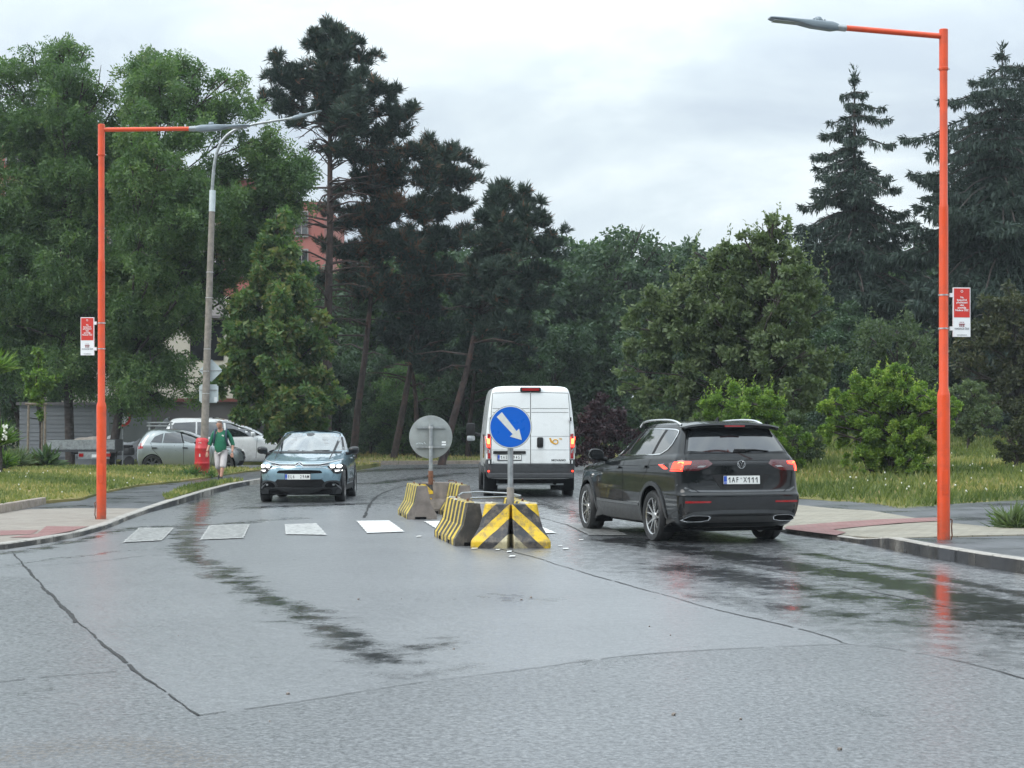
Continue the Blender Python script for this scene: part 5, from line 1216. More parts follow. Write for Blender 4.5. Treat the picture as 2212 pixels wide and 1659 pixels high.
# ---- white delivery van seen from behind
def van():
    t = thing('delivery_van', 'white high roofed delivery van with lit brake lights driving away behind the blue sign', 'van', (.365, 38.95, -.02), R(2.6))
    M['van_paint'] = pm('white_van_paint', (.76, .78, .78), .30, coat=.6, var=.04, scale=1.2, dirt=((.52, .52, .50), 1.6, .4))
    rings = [
        (.42, 4.6, -.98, .90), (.44, 4.75, -1.0, .96), (.56, 4.88, -1.02, 1.0), (.80, 4.95, -1.02, 1.018), (1.0, 4.95, -1.02, 1.022), (1.14, 4.92, -1.02, 1.022), ((1.20, 1.25), 4.80, -1.02, 1.020),
        ((1.32, 1.42), 4.35, -1.02, 1.012), ((1.42, 1.55), 4.10, -1.018, 1.002), ((1.75, 1.82), 3.72, -1.012, .975), ((2.05, 2.08), 3.38, -1.005, .945), ((2.26, 2.28), 3.12, -.995, .915), ((2.38, 2.39), 2.85, -.98, .885), ((2.44, 2.445), 2.6, -.95, .845),
        ((2.475, 2.475), 2.4, -.90, .76), ((2.49, 2.487), 2.2, -.84, .60), ((2.497, 2.492), 2.0, -.75, .40)]
    b = loft_body(rings, dict(cf=(.35, .45), cr=(.09, .07), bf=.15, br=.012, tf=.10, tr=.03), [M['van_paint'], M['void']], t, [(0, .36, .42, .74), (4.035, .36, .42, .74)])
    k = Car(t, b)
    z0 = .73
    for s in (-1, 1):
        d = k.panel('rear_door', [(s * .008, .78), (s * .865, .78), (s * .865, 1.9), (s * .83, 2.32), (s * .008, 2.34)], 'B', M['van_paint'], h=.014, step=.08)
        k.panel('door_recess', [(s * .05, 1.04), (s * .84, 1.04), (s * .84, 1.36), (s * .05, 1.36)], 'B', M['van_paint'], h=.008, step=.1, parent=d) if False else None
        for z in (1.985, 1.90): k.line('door_groove', [(s * .02, z), (s * .84, z)], 'B', M['void'], w=.004, h=.0165, parent=d)
        for z in (1.37, 1.07): k.line('door_crease', [(s * .02, z), (s * .86, z)], 'B', M['steel'], w=.004, h=.0165, parent=d)  # grey strips paint the slight shading of the press lines
        k.line('door_gap', [(s * .868, .80), (s * .868, 1.9), (s * .835, 2.325), (s * .01, 2.345)], 'B', M['void'], w=.007, h=.006)
        for z in (1.75, .80):
            h = MB().box((s * .885, -1.045, z), (.10, .03, .075), bevel=.008).build('hinge', M['van_paint'], t)
            MB().box((s * .885, -1.063, z), (.035, .01, .085)).build('hinge_pin', M['black'], h)
        l = k.panel('tail_light', [(s * .885, .875), (s * 1.01, .88), (s * 1.005, 1.40), (s * .955, 1.43), (s * .885, 1.42)], 'B', M['red_lens'], h=.02, step=.06)
        k.panel('brake_lamp', [(s * .89, 1.13), (s * .955, 1.13), (s * .985, 1.36), (s * .89, 1.36)], 'B', M['lit_red'], h=.026, step=.06, parent=l)
        k.panel('brake_core', [(s * .905, 1.20), (s * .945, 1.20), (s * .96, 1.32), (s * .905, 1.32)], 'B', M['lit_hot'], h=.030, step=.06, parent=l)
        k.panel('reverse_lamp', [(s * .895, 1.00), (s * .985, 1.00), (s * .99, 1.15), (s * .975, 1.22), (s * .96, 1.12), (s * .895, 1.06)], 'B', M['clear_lens'], h=.029, step=.06, parent=l)
        k.panel('corner_bumper', [(s * .86, .46), (s * 1.03, .46), (s * 1.03, .86), (s * .86, .86)], 'B', M['dark_grey'], h=.022, step=.08)
        MB().lathe([(.022, 0), (.022, .012)], 14, 'Y', (s * .93, -1.052, .60)).build('reflector', M['lit_red'], t)  # glow put into the reflector's material, there is no lamp in it
        ax = 'R' if s > 0 else 'L'
        k.panel('side_moulding', [(3.5, .50), (.5, .50), (.5, .68), (3.5, .68)], ax, M['dark_grey'], h=.012, step=.2)
        k.panel('corner_guard', [(-.5, .46), (-.98, .46), (-.98, .86), (-.5, .70)], ax, M['dark_grey'], h=.012, step=.1)
        k.panel('cab_window', [(4.0, 1.42), (2.95, 1.42), (2.95, 1.95), (3.35, 1.95)], ax, M['glass'], h=.004, step=.15)
        for pts in ([(2.8, .7), (2.8, 2.2)], [(1.3, .7), (1.3, 2.2)], [(-.5, 1.9), (2.7, 1.9)], [(-.6, 1.2), (2.7, 1.2)]): k.line('side_groove', pts, ax, M['steel'], w=.006, h=.002)
        mr = MB().box((s * 1.22, 3.78, 1.53), (.22, .14, .30), bevel=.05).build('door_mirror', M['black'], t, smooth=50)
        MB().box((s * 1.22, 3.71, 1.30), (.20, .12, .13), bevel=.04).build('lower_mirror', M['steel'], mr, smooth=50)
        MB().tube([(s * 1.14, 3.80, 1.42), (s * .98, 3.85, 1.38)], .035, 8).build('mirror_arm', M['black'], mr)
    k.line('door_gap', [(0, .70), (0, 2.34)], 'B', M['void'], w=.006, h=.010)
    k.panel('rear_step', [(-1.0, .46), (1.0, .46), (.98, .76), (-.98, .76)], 'B', M['dark_grey'], h=.018, step=.1)
    MB().box((0, -1.06, .50), (1.9, .10, .12), bevel=.03).build('bumper', M['dark_grey'], t)
    hb = MB().box((0, -1.0, 2.405), (.46, .09, .10), bevel=.025).build('high_brake_light', M['black'], t)
    MB().box((0, -1.048, 2.405), (.38, .012, .055), bevel=.004).build('red_strip', M['red_lens'], hb)
    hd_ = MB().box((.21, -1.045, 1.235), (.135, .035, .23), bevel=.03).build('door_handle', M['black'], t, smooth=40)
    MB().box((-.47, -1.045, 1.015), (.72, .03, .065), bevel=.012).build('plate_lamp', M['black'], t)
    y = k.hit('B', -.45, .9)[0].y
    plate(t, (-.47, y - .026, .905), (0, 0, 0), '1AE Y945', size=.098, sx=.66)
    text('MOVANO', .062, (.62, y - .0165, .84), (R(90), 0, 0), M['black'], t, 'lettering', sx=1.15, bold=.001)
    # post horn emblem
    grime(M['van_paint'], (.25, .24, .22), .4, 1.1, .45)
    M['horn'] = pm('yellow_emblem', (.62, .33, .03), .5)
    hp = [(.55 + .055 * math.cos(a), 1.25 + .050 * math.sin(a)) for a in [R(20 + 380 * i / 26) for i in range(27)]]
    mb = MB().tube([(x, y - .018, z) for x, z in hp], .011, 6); em = mb.build('horn_emblem', M['horn'], t)
    MB().add([(.41, y - .0165, 1.33), (.44, y - .0165, 1.235), (.50, y - .0165, 1.20), (.56, y - .0165, 1.195), (.56, y - .0165, 1.215), (.50, y - .0165, 1.235), (.47, y - .0165, 1.28), (.45, y - .0165, 1.34)], [(0, 1, 2, 3, 4, 5, 6, 7)]).build('horn_bell', M['horn'], em)
    mb = MB()
    for q, z in ((-1, 1.305), (-1, 1.325)): mb.box((.665, y - .0165, z), (.06, .002, .010), rot=(0, R(12), 0))
    mb.build('horn_tassel', M['horn'], em)
    MB().box((0, 1.9, .40), (1.5, 5.6, .12)).tube([(-.85, 0, .34), (.85, 0, .34)], .06, 10).tube([(.55, -.9, .33), (.5, -.1, .36)], .04, 10).build('underbody', M['void'], t)
    MB().box((0, -.75, .30), (1.5, .05, .035)).build('tow_bar', M['steel'], t)
    mb = MB()
    for s in (-1, 1): MB().box((s * .86, -.46, .36), (.30, .012, .40)).build('mud_flap', M['void'], t)
    k.panel('windscreen', [(-.85, 1.45), (.85, 1.45), (.75, 2.05), (-.75, 2.05)], 'F', M['glass'], h=.004, step=.15)
    for x in (-.90, .90): wheel(t, x, 0, .355, .225, '8', rim_mat='steel'); wheel(t, x, 4.035, .355, .225, '8', rim_mat='steel')
van()

# ---- parked small silver car, side on, nose to the right
def small_car():
    t = thing('parked_car', 'small silver hatchback parked side on behind the lawn by the red barrel', 'car', (-12.45, 59.6, .0), R(-90 + 7))
    M['silver'] = pm('silver_car_paint', (.25, .28, .285), .32, .5, coat=1.0, var=.05, scale=3)
    rings = [
        (.20, 2.95, -.45, .70), (.22, 3.02, -.50, .74), (.34, 3.09, -.58, .80), (.50, 3.12, -.60, .83), (.62, 3.12, -.60, .842), ((.72, .75), 3.08, -.60, .845), ((.80, .88), 3.00, -.585, .838), ((.86, .93), 2.88, -.575, .83), ((.93, .96), 2.62, -.565, .82), ((.985, .99), 2.30, -.55, .80),
        ((1.02, 1.03), 2.16, -.53, .785), ((1.16, 1.16), 1.85, -.46, .74), ((1.31, 1.31), 1.48, -.36, .675), ((1.42, 1.42), 1.18, -.26, .61), ((1.465, 1.465), 1.0, -.18, .56), ((1.49, 1.49), .85, -.08, .47), ((1.505, 1.505), .7, 0.05, .30)]
    b = loft_body(rings, dict(cf=(.32, .40), cr=(.22, .25), bf=.14, br=.06, tf=.06, tr=.05), [M['silver'], M['void']], t, [(0, .30, .345, .58), (2.46, .30, .345, .58)])
    k = Car(t, b)
    for ax in 'LR':
        k.panel('front_window', chaikin([(1.95, 1.03), (1.10, 1.02), (1.00, 1.36), (1.22, 1.34), (1.55, 1.20)], 1, True), ax, M['glass'], h=.014)
        k.panel('rear_window', [(1.02, 1.02), (.36, 1.03), (.42, 1.36), (.92, 1.375)], ax, M['glass'], h=.014)
        k.panel('quarter_window', [(.32, 1.03), (-.05, 1.05), (.08, 1.24), (.37, 1.355)], ax, M['glass'], h=.014)
        k.panel('door_pillar', [(1.09, 1.015), (1.03, 1.015), (.93, 1.38), (.99, 1.38)], ax, M['black'], h=.005)
        for y0 in (1.02, -.02): k.panel('door_handle', chaikin([(y0, .83), (y0 + .19, .83), (y0 + .19, .87), (y0, .875)], 1, True), ax, M['black'], h=.025, step=.08)
        for pts in ([(1.98, 1.0), (2.05, .6), (1.98, .3)], [(1.06, 1.0), (1.06, .3)], [(-.06, 1.03), (.02, .8), (.30, .5)]): k.line('shut_line', pts, ax, M['void'], w=.006, h=.0015)
        s = -1 if ax == 'L' else 1
        door_mirror(t, s * .90, 1.85, 1.03, M['silver'], s, .9)
        k.panel('tail_light', [(-.58, .80), (-.30, .84), (-.36, 1.02), (-.56, .98)], ax, M['red_lens'], h=.008, step=.08)
    k.panel('windscreen', [(-.68, 1.05), (.68, 1.05), (.55, 1.40), (-.55, 1.40)], 'F', M['glass'], h=.014)
    k.panel('grille', [(-.36, .72), (.36, .72), (.24, .60), (-.24, .60)], 'F', M['black'], h=.008)
    k.panel('lower_intake', [(-.50, .25), (.50, .25), (.48, .40), (-.48, .40)], 'F', M['black'], h=.008)
    k.mirror('headlight', [(.42, .66), (.78, .70), (.80, .86), (.55, .80)], 'F', M['clear_lens'], h=.008)
    bd = MB().lathe([(.045, 0), (.05, .01)], 18, 'Y', (0, k.hit('F', 0, .75)[0].y, .75)).build('badge', M['chrome'], t)
    plate(t, (0, k.hit('F', 0, .5)[0].y + .015, .50), (0, 0, R(180)), '6B1 4057', size=.095, sx=.66)
    MB().box((0, 1.2, .24), (1.2, 3.2, .08)).build('underbody', M['void'], t)
    for x in (-.72, .72): wheel(t, x, 0, .305, .19, '7', rim_mat='dark_grey'); wheel(t, x, 2.46, .305, .19, '7', rim_mat='dark_grey')
small_car()

# ---- parked white people carrier behind it
def carrier():
    t = thing('parked_van', 'white people carrier with dark windows parked behind the silver car', 'van', (-12.3, 65.2, .0), R(-90 + 7))
    rings = [
        (.26, 4.0, -.85, .84), (.28, 4.1, -.90, .88), (.42, 4.18, -.98, .94), (.65, 4.20, -1.0, .962), (.85, 4.14, -1.0, .966), ((.98, 1.0), 3.95, -.99, .96), ((1.08, 1.1), 3.62, -.975, .95), ((1.16, 1.17), 3.2, -.96, .935), ((1.20, 1.22), 3.0, -.95, .925),
        ((1.40, 1.42), 2.66, -.89, .875), ((1.62, 1.65), 2.2, -.80, .80), ((1.78, 1.80), 1.75, -.70, .73), ((1.86, 1.87), 1.45, -.62, .67), ((1.905, 1.905), 1.15, -.5, .57), ((1.93, 1.92), .9, -.3, .38)]
    b = loft_body(rings, dict(cf=(.32, .5), cr=(.15, .16), bf=.16, br=.04, tf=.08, tr=.05), [M['van_paint'], M['void']], t, [(0, .34, .39, .68), (3.27, .34, .39, .68)])
    k = Car(t, b)
    for ax in 'LR':
        k.panel('rear_window', [(.30, 1.22), (-.62, 1.25), (-.56, 1.62), (-.48, 1.73), (.30, 1.76)], ax, M['glass'], h=.014, step=.12)
        k.panel('middle_window', [(1.38, 1.20), (.36, 1.22), (.36, 1.76), (1.32, 1.75)], ax, M['glass'], h=.014, step=.12)
        k.panel('front_window', [(2.62, 1.23), (1.46, 1.20), (1.40, 1.745), (1.72, 1.68), (2.25, 1.46)], ax, M['glass'], h=.014, step=.12)
        for pts in ([(1.42, 1.2), (1.42, .4)], [(2.6, 1.2), (2.55, .4)], [(.33, 1.2), (.40, .6)]): k.line('shut_line', pts, ax, M['void'], w=.007, h=.002)
        s = -1 if ax == 'L' else 1
        door_mirror(t, s * 1.06, 2.42, 1.30, M['van_paint'], s, 1.2)
    k.panel('windscreen', [(-.78, 1.25), (.78, 1.25), (.64, 1.80), (-.64, 1.80)], 'F', M['glass'], h=.014, step=.12)
    k.panel('rear_screen', [(-.74, 1.30), (.74, 1.30), (.66, 1.74), (-.66, 1.74)], 'B', M['glass'], h=.014, step=.12)
    k.panel('sunroof', [(-.42, .9), (.42, .9), (.40, 1.35), (-.40, 1.35)], 'T', M['glass'], h=.014, step=.12)
    for ax in 'F': k.mirror('headlight', [(.50, .86), (.90, .90), (.90, 1.02), (.60, .96)], 'F', M['clear_lens'], h=.008)
    k.panel('lower_intake', [(-.6, .35), (.6, .35), (.55, .55), (-.55, .55)], 'F', M['black'], h=.008)
    MB().box((0, 1.6, .30), (1.4, 4.4, .08)).build('underbody', M['void'], t)
    for x in (-.82, .82): wheel(t, x, 0, .345, .21, '7', rim_mat='steel'); wheel(t, x, 3.27, .345, .21, '7', rim_mat='steel')
carrier()
# ------------------------------------------------------------------ trees and shrubs
LEAF = {
    'locust': leaf_mat('locust_leaves', [(0, (.036, .074, .034)), (.45, (.076, .140, .052)), (.8, (.125, .200, .070)), (1, (.16, .21, .08))], .5, .38),
    'broad': leaf_mat('broad_leaves', [(0, (.024, .050, .030)), (.5, (.052, .095, .048)), (1, (.095, .145, .060))], .5, .28),
    'yellowish': leaf_mat('yellow_green_leaves', [(0, (.034, .074, .030)), (.5, (.070, .136, .050)), (.85, (.125, .19, .066)), (1, (.20, .20, .075))], .5, .4),
    'apple': leaf_mat('grey_green_leaves', [(0, (.040, .066, .034)), (.5, (.092, .132, .064)), (1, (.16, .20, .095))], .5, .3),
    'lime': leaf_mat('bright_shrub_leaves', [(0, (.035, .075, .018)), (.45, (.10, .18, .034)), (.8, (.20, .30, .055)), (1, (.30, .37, .08))], .5, .35),
    'pine': leaf_mat('pine_needles', [(0, (.020, .040, .032)), (.6, (.042, .070, .052)), (.88, (.070, .100, .066)), (.93, (.13, .075, .050)), (1, (.20, .105, .065))], .6, .08),
    'spruce': leaf_mat('spruce_needles', [(0, (.018, .036, .030)), (.6, (.038, .064, .048)), (1, (.066, .095, .062))], .6, .08),
    'purple': leaf_mat('purple_leaves', [(0, (.014, .006, .010)), (.6, (.036, .014, .020)), (1, (.075, .03, .03))], .5, .2),
    'brownish': leaf_mat('brownish_leaves', [(0, (.030, .040, .020)), (.5, (.065, .075, .032)), (1, (.13, .105, .05))], .5, .25),
}
M['bark'] = pm('dark_bark', (.045, .036, .032), .95, var=.4, scale=9, bump=.8, bscale=18)
M['pine_bark'] = pm('reddish_pine_bark', (.040, .028, .025), .95, var=.45, scale=6, bump=.8, bscale=14, dirt=((.13, .055, .035), 2.0, .5))
def unit(n):
    v = rng.normal(size=(n, 3)); return v / np.linalg.norm(v, axis=1, keepdims=True)
def blobs(clusters, per, spread=(.55, 1.0), rs=(.26, .46), flat=.8):
    out = []
    for (c, r) in clusters:
        r = np.array(r, float); n = max(3, int(per * (r.mean() ** 1.4)))
        d = unit(n); q = rng.uniform(*spread, n)[:, None]
        cc = np.array(c) + d * q * r
        for k in range(n): s = r.mean() * rng.uniform(*rs); out.append((cc[k], np.array([s, s, s * flat])))
    return out
def leaves_in(bl, n_total, outer=.5):
    w = np.array([b[1].mean() ** 2 for b in bl]); w /= w.sum(); cnt = rng.multinomial(n_total, w)
    P, D, T = [], [], []
    for (c, r), n in zip(bl, cnt):
        if n == 0: continue
        d = unit(n); u = rng.random(n)[:, None] ** outer
        P.append(c + d * u * r); D.append(d); T.append(np.full(n, rng.normal(0, .10)))
    return np.concatenate(P), np.concatenate(D), np.concatenate(T)
def limbs(mb, base, top, r0, clusters, r_tip=.03, start=.25, bend=.15, n_twigs=3, rise=.18, thick=.55):
    base = Vector(base); top = Vector(top); L = (top - base).length
    path = [base.lerp(top, k / 6) + Vector((random.uniform(-1, 1), random.uniform(-1, 1), 0)) * bend * .25 * (0 if k in (0,) else 1) for k in range(7)]
    mb.tube([path[0] - Vector((0, 0, .25))] + path, [r0 * 1.35] + [r0 * (1 - .85 * k / 6) for k in range(7)], 10)
    for c, r in clusters:
        c = Vector(c); f = min(.97, max(start, (c.z - base.z) / L - rise - rise * .5 * random.random()))
        i = f * 6; a = path[int(i)].lerp(path[min(6, int(i) + 1)], i - int(i))
        m = a.lerp(c, .5) + Vector((random.uniform(-.2, .2), random.uniform(-.2, .2), random.uniform(0, .35))) * (c - a).length * .3
        ra = max(r_tip * 1.3, r0 * (1 - .85 * f) * thick)
        mb.tube([a, m, c], [ra, ra * .6, r_tip], 6, cap=False)
        for _ in range(n_twigs):
            e = c + Vector(unit(1)[0]) * (sum(r) / 3) * .85; q = m.lerp(c, random.uniform(.2, 1)); mb.tube([q, q.lerp(e, .5) + Vector((0, 0, .05)), e], [r_tip * .8, r_tip * .55, r_tip * .25], 4, cap=False)
def fill_round(cl, axis, extra=2):
    """turn an outline's clusters about the trunk so that the crown has the same body seen from any side"""
    out = list(cl)
    for (c, r) in cl:
        dx = c[0] - axis[0]; dy = c[1] - axis[1]; rad = math.hypot(dx, dy)
        for k in range(extra):
            a = math.atan2(dy, dx) + (1 if k % 2 else -1) * random.uniform(.8, 1.5); rr = max(rad, r[0] * .5)
            out.append(((axis[0] + rr * math.cos(a), axis[1] + rr * math.sin(a), c[2] + random.uniform(-.2, .2)), tuple(x * random.uniform(.8, 1.0) for x in r)))
    return out
def cl_from(survey, Z):
    out = []
    for e in survey:
        x, y, r = e[:3]; ry = e[3] if len(e) > 3 else r; dz = e[4] if len(e) > 4 else 0
        p = W(x, y, Z + dz); k = (Z + dz) / F; out.append(((p.x, p.y, p.z), (r * k, r * k, ry * k)))
    return out
def broad_tree(name, label, cat, Z, base, survey, n, leaf, llen, lwid, r0, mat='bark', extra=2, per=9, droop=.35, tint=.5, tvar=.16, up=.0, group=None, z0=0.0, rs=(.26, .46), top=None, start=.25, outer=.5, shoots=0, spray=0, n_twigs=3):
    cl = cl_from(survey, Z); bx = W(base[0], base[1], Z); ctop = max(cl, key=lambda c: c[0][2])
    o = Vector((bx.x, Z, z0)); t = thing(name, label, cat, o, 0, group)
    cl = [((c[0] - o.x, c[1] - o.y, c[2] - o.z), r) for c, r in cl]
    tp = Vector((ctop[0][0] - o.x, 0, ctop[0][2] - o.z)) if top is None else W(top[0], top[1], Z) - o
    ax = (tp.x * .6, 0); full = fill_round(cl, ax, extra)
    mb = MB(); limbs(mb, (0, 0, 0), tp, r0, full, start=start, r_tip=.02 + r0 * .06, n_twigs=n_twigs); mb.build('trunk', M[mat], t, smooth=60)
    bl = blobs(full, per, rs=rs); P, D, T = leaves_in(bl, n, outer)
    zmin, zmax = P[:, 2].min(), P[:, 2].max()
    Dn = D * .6 + unit(len(P)) * .8 + np.array([0, 0, up - droop])
    tv = tint + T + rng.normal(0, tvar, len(P))
    if spray:                       # feathered leaves: several leaflets along each stalk
        m = spray; st = Dn / np.linalg.norm(Dn, axis=1, keepdims=True); L = llen * rng.uniform(.7, 1.3, len(P))
        sd = np.cross(st, unit(len(P))); sd /= np.linalg.norm(sd, axis=1, keepdims=True) + 1e-9
        Ps, Ds, Ts = [], [], []
        for k in range(m):
            f = (k + .5) / m; s = 1 if k % 2 else -1
            Ps.append(P + st * (L * f)[:, None] - np.array([0, 0, 1]) * (L * f * f * .35)[:, None]); Ds.append(st * .55 + sd * s + np.array([0, 0, -.15])); Ts.append(tv)
        P = np.concatenate(Ps); Dn = np.concatenate(Ds); tv = np.concatenate(Ts); ll = np.full(len(P), llen * .42) * rng.uniform(.7, 1.3, len(P)); lw = ll * lwid
    else:
        ll = llen * rng.uniform(.6, 1.35, len(P)); lw = lwid * ll
    cr = tri_field('crown', P, Dn, ll, lw, tv, leaf if not isinstance(leaf, str) else LEAF[leaf], t)
    return t
def add_shoots(t, shoots, sh, llen, wid, leaf, tint):     # young upright shoots on the upper outline
    cr = [c for c in t.children if c.name.startswith('crown')][0].data
    V = np.empty(len(cr.vertices) * 3, np.float32); cr.vertices.foreach_get('co', V); V = V.reshape(-1, 3)[::4]
    hi = V[V[:, 2] > np.quantile(V[:, 2], .62)]; S = hi[rng.integers(0, len(hi), shoots)]
    P, D = [], []
    for s in S:
        d = np.array([rng.normal(0, .35), rng.normal(0, .35), 1]); d /= np.linalg.norm(d); m = 16; L = sh * rng.uniform(.4, 1.1)
        for q in range(m): P.append(s + d * L * q / m); D.append(d * .8 + unit(1)[0])
    P = np.array(P); D = np.array(D); n2 = len(P)
    tri_field('leaves', P, D, llen * rng.uniform(.6, 1.1, n2), llen * wid * rng.uniform(.7, 1, n2), np.clip(tint + .28 + rng.normal(0, .12, n2), 0, 1), LEAF[leaf], t)
# large feathery trees on the left
A_ = [(20, 175, 62), (70, 125, 42), (150, 130, 50), (128, 105, 24, 20), (185, 105, 22, 20), (215, 180, 48), (110, 200, 75), (20, 280, 80), (130, 310, 90), (215, 285, 60), (-50, 230, 80), (-60, 380, 90), (40, 420, 100), (150, 450, 95), (245, 400, 62), (-40, 540, 95), (60, 590, 100), (170, 600, 95), (260, 540, 65), (-30, 690, 90), (80, 720, 85), (180, 730, 80), (265, 680, 60), (242, 235, 44), (248, 300, 50), (232, 192, 28), (270, 250, 30), (60, 800, 70, 48), (150, 820, 62, 42), (235, 795, 55, 45), (-30, 800, 75, 50)]
broad_tree('locust_tree', 'large feathery tree filling the left edge, crown above the young staked tree', 'tree', 67, (152, 990), A_, 36000, 'locust', .36, .40, .20, per=8, extra=1, spray=7, start=.30, droop=.45)
B_ = [(300, 165, 42, 36), (355, 150, 50, 34), (420, 160, 48, 32), (345, 205, 60, 40), (430, 215, 55, 38), (492, 170, 36, 36), (480, 225, 42), (530, 235, 34, 36), (310, 240, 45, 30), (395, 255, 40, 26), (500, 290, 34, 30), (560, 300, 45, 40), (600, 345, 50, 45), (630, 400, 42), (560, 390, 60), (500, 430, 60), (590, 460, 55), (430, 470, 60), (350, 440, 62, 40), (300, 480, 70), (380, 540, 75), (470, 540, 55), (290, 600, 75), (370, 660, 75), (300, 720, 70), (375, 775, 52, 42), (560, 345, 50, 44), (505, 575, 38), (540, 500, 50), (500, 640, 34), (610, 430, 40), (640, 455, 26), (640, 350, 36, 40), (655, 430, 30, 40), (560, 440, 60), (620, 500, 44), (520, 500, 60), (560, 560, 56), (480, 350, 50, 36), (440, 400, 55, 36), (600, 295, 36, 26), (250, 330, 60, 44), (330, 390, 40, 20), (320, 810, 60, 46), (420, 830, 45, 34), (260, 840, 50, 36), (345, 868, 30, 22), (300, 872, 22, 20), (264, 886, 24, 15)]
broad_tree('locust_tree', 'open feathery tree behind the left orange lamp, sky showing through its top', 'tree', 66, (238, 985), B_, 40000, 'locust', .36, .40, .19, per=8, extra=1, spray=7, start=.30, droop=.5, tint=.56, top=(340, 330))
broad_tree('broad_tree', 'dark dense tree low behind the feathery trees on the left', 'tree', 76, (60, 985), [(-30, 560, 90), (60, 620, 90), (150, 560, 80), (20, 730, 90), (130, 740, 85), (220, 700, 75), (-40, 830, 80), (70, 840, 75, 60), (170, 850, 60, 45)], 26000, 'broad', .22, .55, .2, per=8, extra=1, tint=.35)
# conical tree with yellowing leaf tips
C_ = [(602, 480, 22, 34), (590, 520, 34), (620, 545, 36), (575, 575, 44), (635, 600, 42), (545, 640, 50), (610, 640, 50), (668, 655, 42), (530, 705, 52), (590, 710, 55), (655, 715, 52), (700, 725, 34), (510, 775, 52), (575, 785, 55), (640, 790, 55), (700, 790, 44), (500, 845, 48), (560, 855, 52), (630, 860, 52), (690, 860, 46), (728, 850, 28), (530, 905, 42, 30), (600, 912, 46, 30), (665, 910, 42, 30), (480, 820, 30)]
broad_tree('conical_tree', 'conical broadleaf tree with yellow tinted leaf tips behind the pale blue hatchback', 'tree', 61, (605, 990), C_, 66000, 'yellowish', .21, .50, .10, per=11, extra=1, droop=.35, tint=.74, tvar=.2, rs=(.24, .40))
# tree right of the road and its neighbours
H_ = [(1395, 690, 48), (1440, 640, 50), (1500, 600, 50), (1570, 575, 50), (1640, 560, 52), (1700, 560, 46), (1655, 500, 28, 34), (1690, 490, 22, 34), (1610, 520, 24, 30), (1500, 545, 10, 22), (1740, 610, 46), (1775, 670, 40), (1460, 720, 60), (1540, 680, 66), (1630, 660, 68), (1710, 690, 60), (1390, 770, 50), (1460, 800, 60), (1550, 780, 70), (1640, 770, 70), (1720, 780, 62), (1785, 760, 40), (1365, 840, 38), (1430, 870, 52), (1510, 880, 60), (1600, 880, 66), (1690, 870, 62), (1760, 850, 48), (1350, 700, 22), (1342, 800, 20)]
apple = broad_tree('apple_tree', 'broad bushy grey-green tree behind the roof of the black car', 'tree', 48.5, (1590, 1010), H_, 110000, 'apple', .135, .52, .09, per=22, extra=1, droop=.1, up=.15, tint=.70, rs=(.13, .30), z0=.5)
add_shoots(apple, 170, .95, .13, .5, 'apple', .55)
broad_tree('broad_tree', 'tall dark broadleaf tree rising between the pines and the bushy tree', 'tree', 92, (1340, 985), [(1335, 515, 34, 26), (1300, 560, 46), (1370, 545, 44), (1430, 530, 40), (1455, 560, 26), (1250, 610, 50), (1330, 620, 60), (1410, 610, 55), (1240, 700, 60), (1320, 710, 70), (1400, 700, 60), (1230, 800, 60), (1310, 800, 70), (1390, 800, 60), (1240, 890, 55), (1320, 890, 60), (1200, 560, 22)], 24000, 'broad', .26, .6, .24, per=9, extra=1, tint=.5)
broad_tree('purple_shrub', 'dark purple leaved shrub to the right of the white van', 'shrub', 62, (1290, 1000), [(1265, 890, 28), (1300, 880, 28), (1330, 900, 30), (1270, 940, 34), (1315, 945, 36), (1345, 940, 28), (1260, 980, 28, 22), (1310, 982, 34, 22)], 9000, 'purple', .13, .6, .05, per=14, extra=1, start=.05)
# bright shrubs
def shrub(name, label, Z, base, survey, n, leaf, z0, llen=.085, wid=.42, shoots=40, sh=.5, tint=.5, **k):
    t = broad_tree(name, label, 'shrub', Z, base, survey, n, leaf, llen, wid, .05, per=34, extra=1, droop=-.1, up=.3, tint=tint, rs=(.14, .30), z0=z0, start=.02, n_twigs=2, **k)
    if shoots: add_shoots(t, shoots, sh, llen, wid, leaf, tint)
    return t
J_ = [(1850, 850, 40), (1910, 840, 46), (1970, 845, 40), (1815, 880, 36), (1880, 890, 52), (1950, 890, 52), (2015, 880, 38), (1800, 920, 34), (1860, 940, 50), (1930, 945, 54), (2000, 935, 46), (2045, 920, 26), (1850, 985, 40), (1920, 990, 48), (1985, 980, 42), (1870, 1015, 30, 20), (1795, 870, 30), (1790, 930, 30), (2040, 870, 34), (2055, 900, 28), (1900, 820, 30), (1960, 815, 28), (1940, 1018, 36, 20), (1995, 1010, 24, 20), (1790, 895, 20)]
shrub('bright_shrub', 'rounded bright green shrub in the meadow left of the nearest orange lamp', 40.5, (1925, 1030), J_, 85000, 'lime', .33, llen=.072, wid=.5, tint=.66, shoots=110, sh=.34)
I_ = [(1545, 870, 34), (1600, 860, 38), (1660, 880, 38), (1570, 900, 44), (1635, 915, 46), (1690, 925, 40), (1720, 960, 34), (1590, 950, 46), (1660, 965, 46), (1700, 990, 38, 28), (1620, 1000, 46, 28), (1560, 980, 40), (1520, 900, 24)]
shrub('bright_shrub', 'bright green shrub with upright shoots partly hidden by the black car', 43, (1640, 1030), I_, 50000, 'lime', .40, llen=.078, shoots=90, sh=.55, tint=.52)
shrub('dark_shrub', 'dark green shrub below the bushy tree beside the bright shrubs', 45, (1735, 1020), [(1720, 930, 36), (1750, 960, 36), (1730, 990, 34, 26), (1700, 970, 34)], 7000, 'apple', .45, shoots=0, tint=.3)
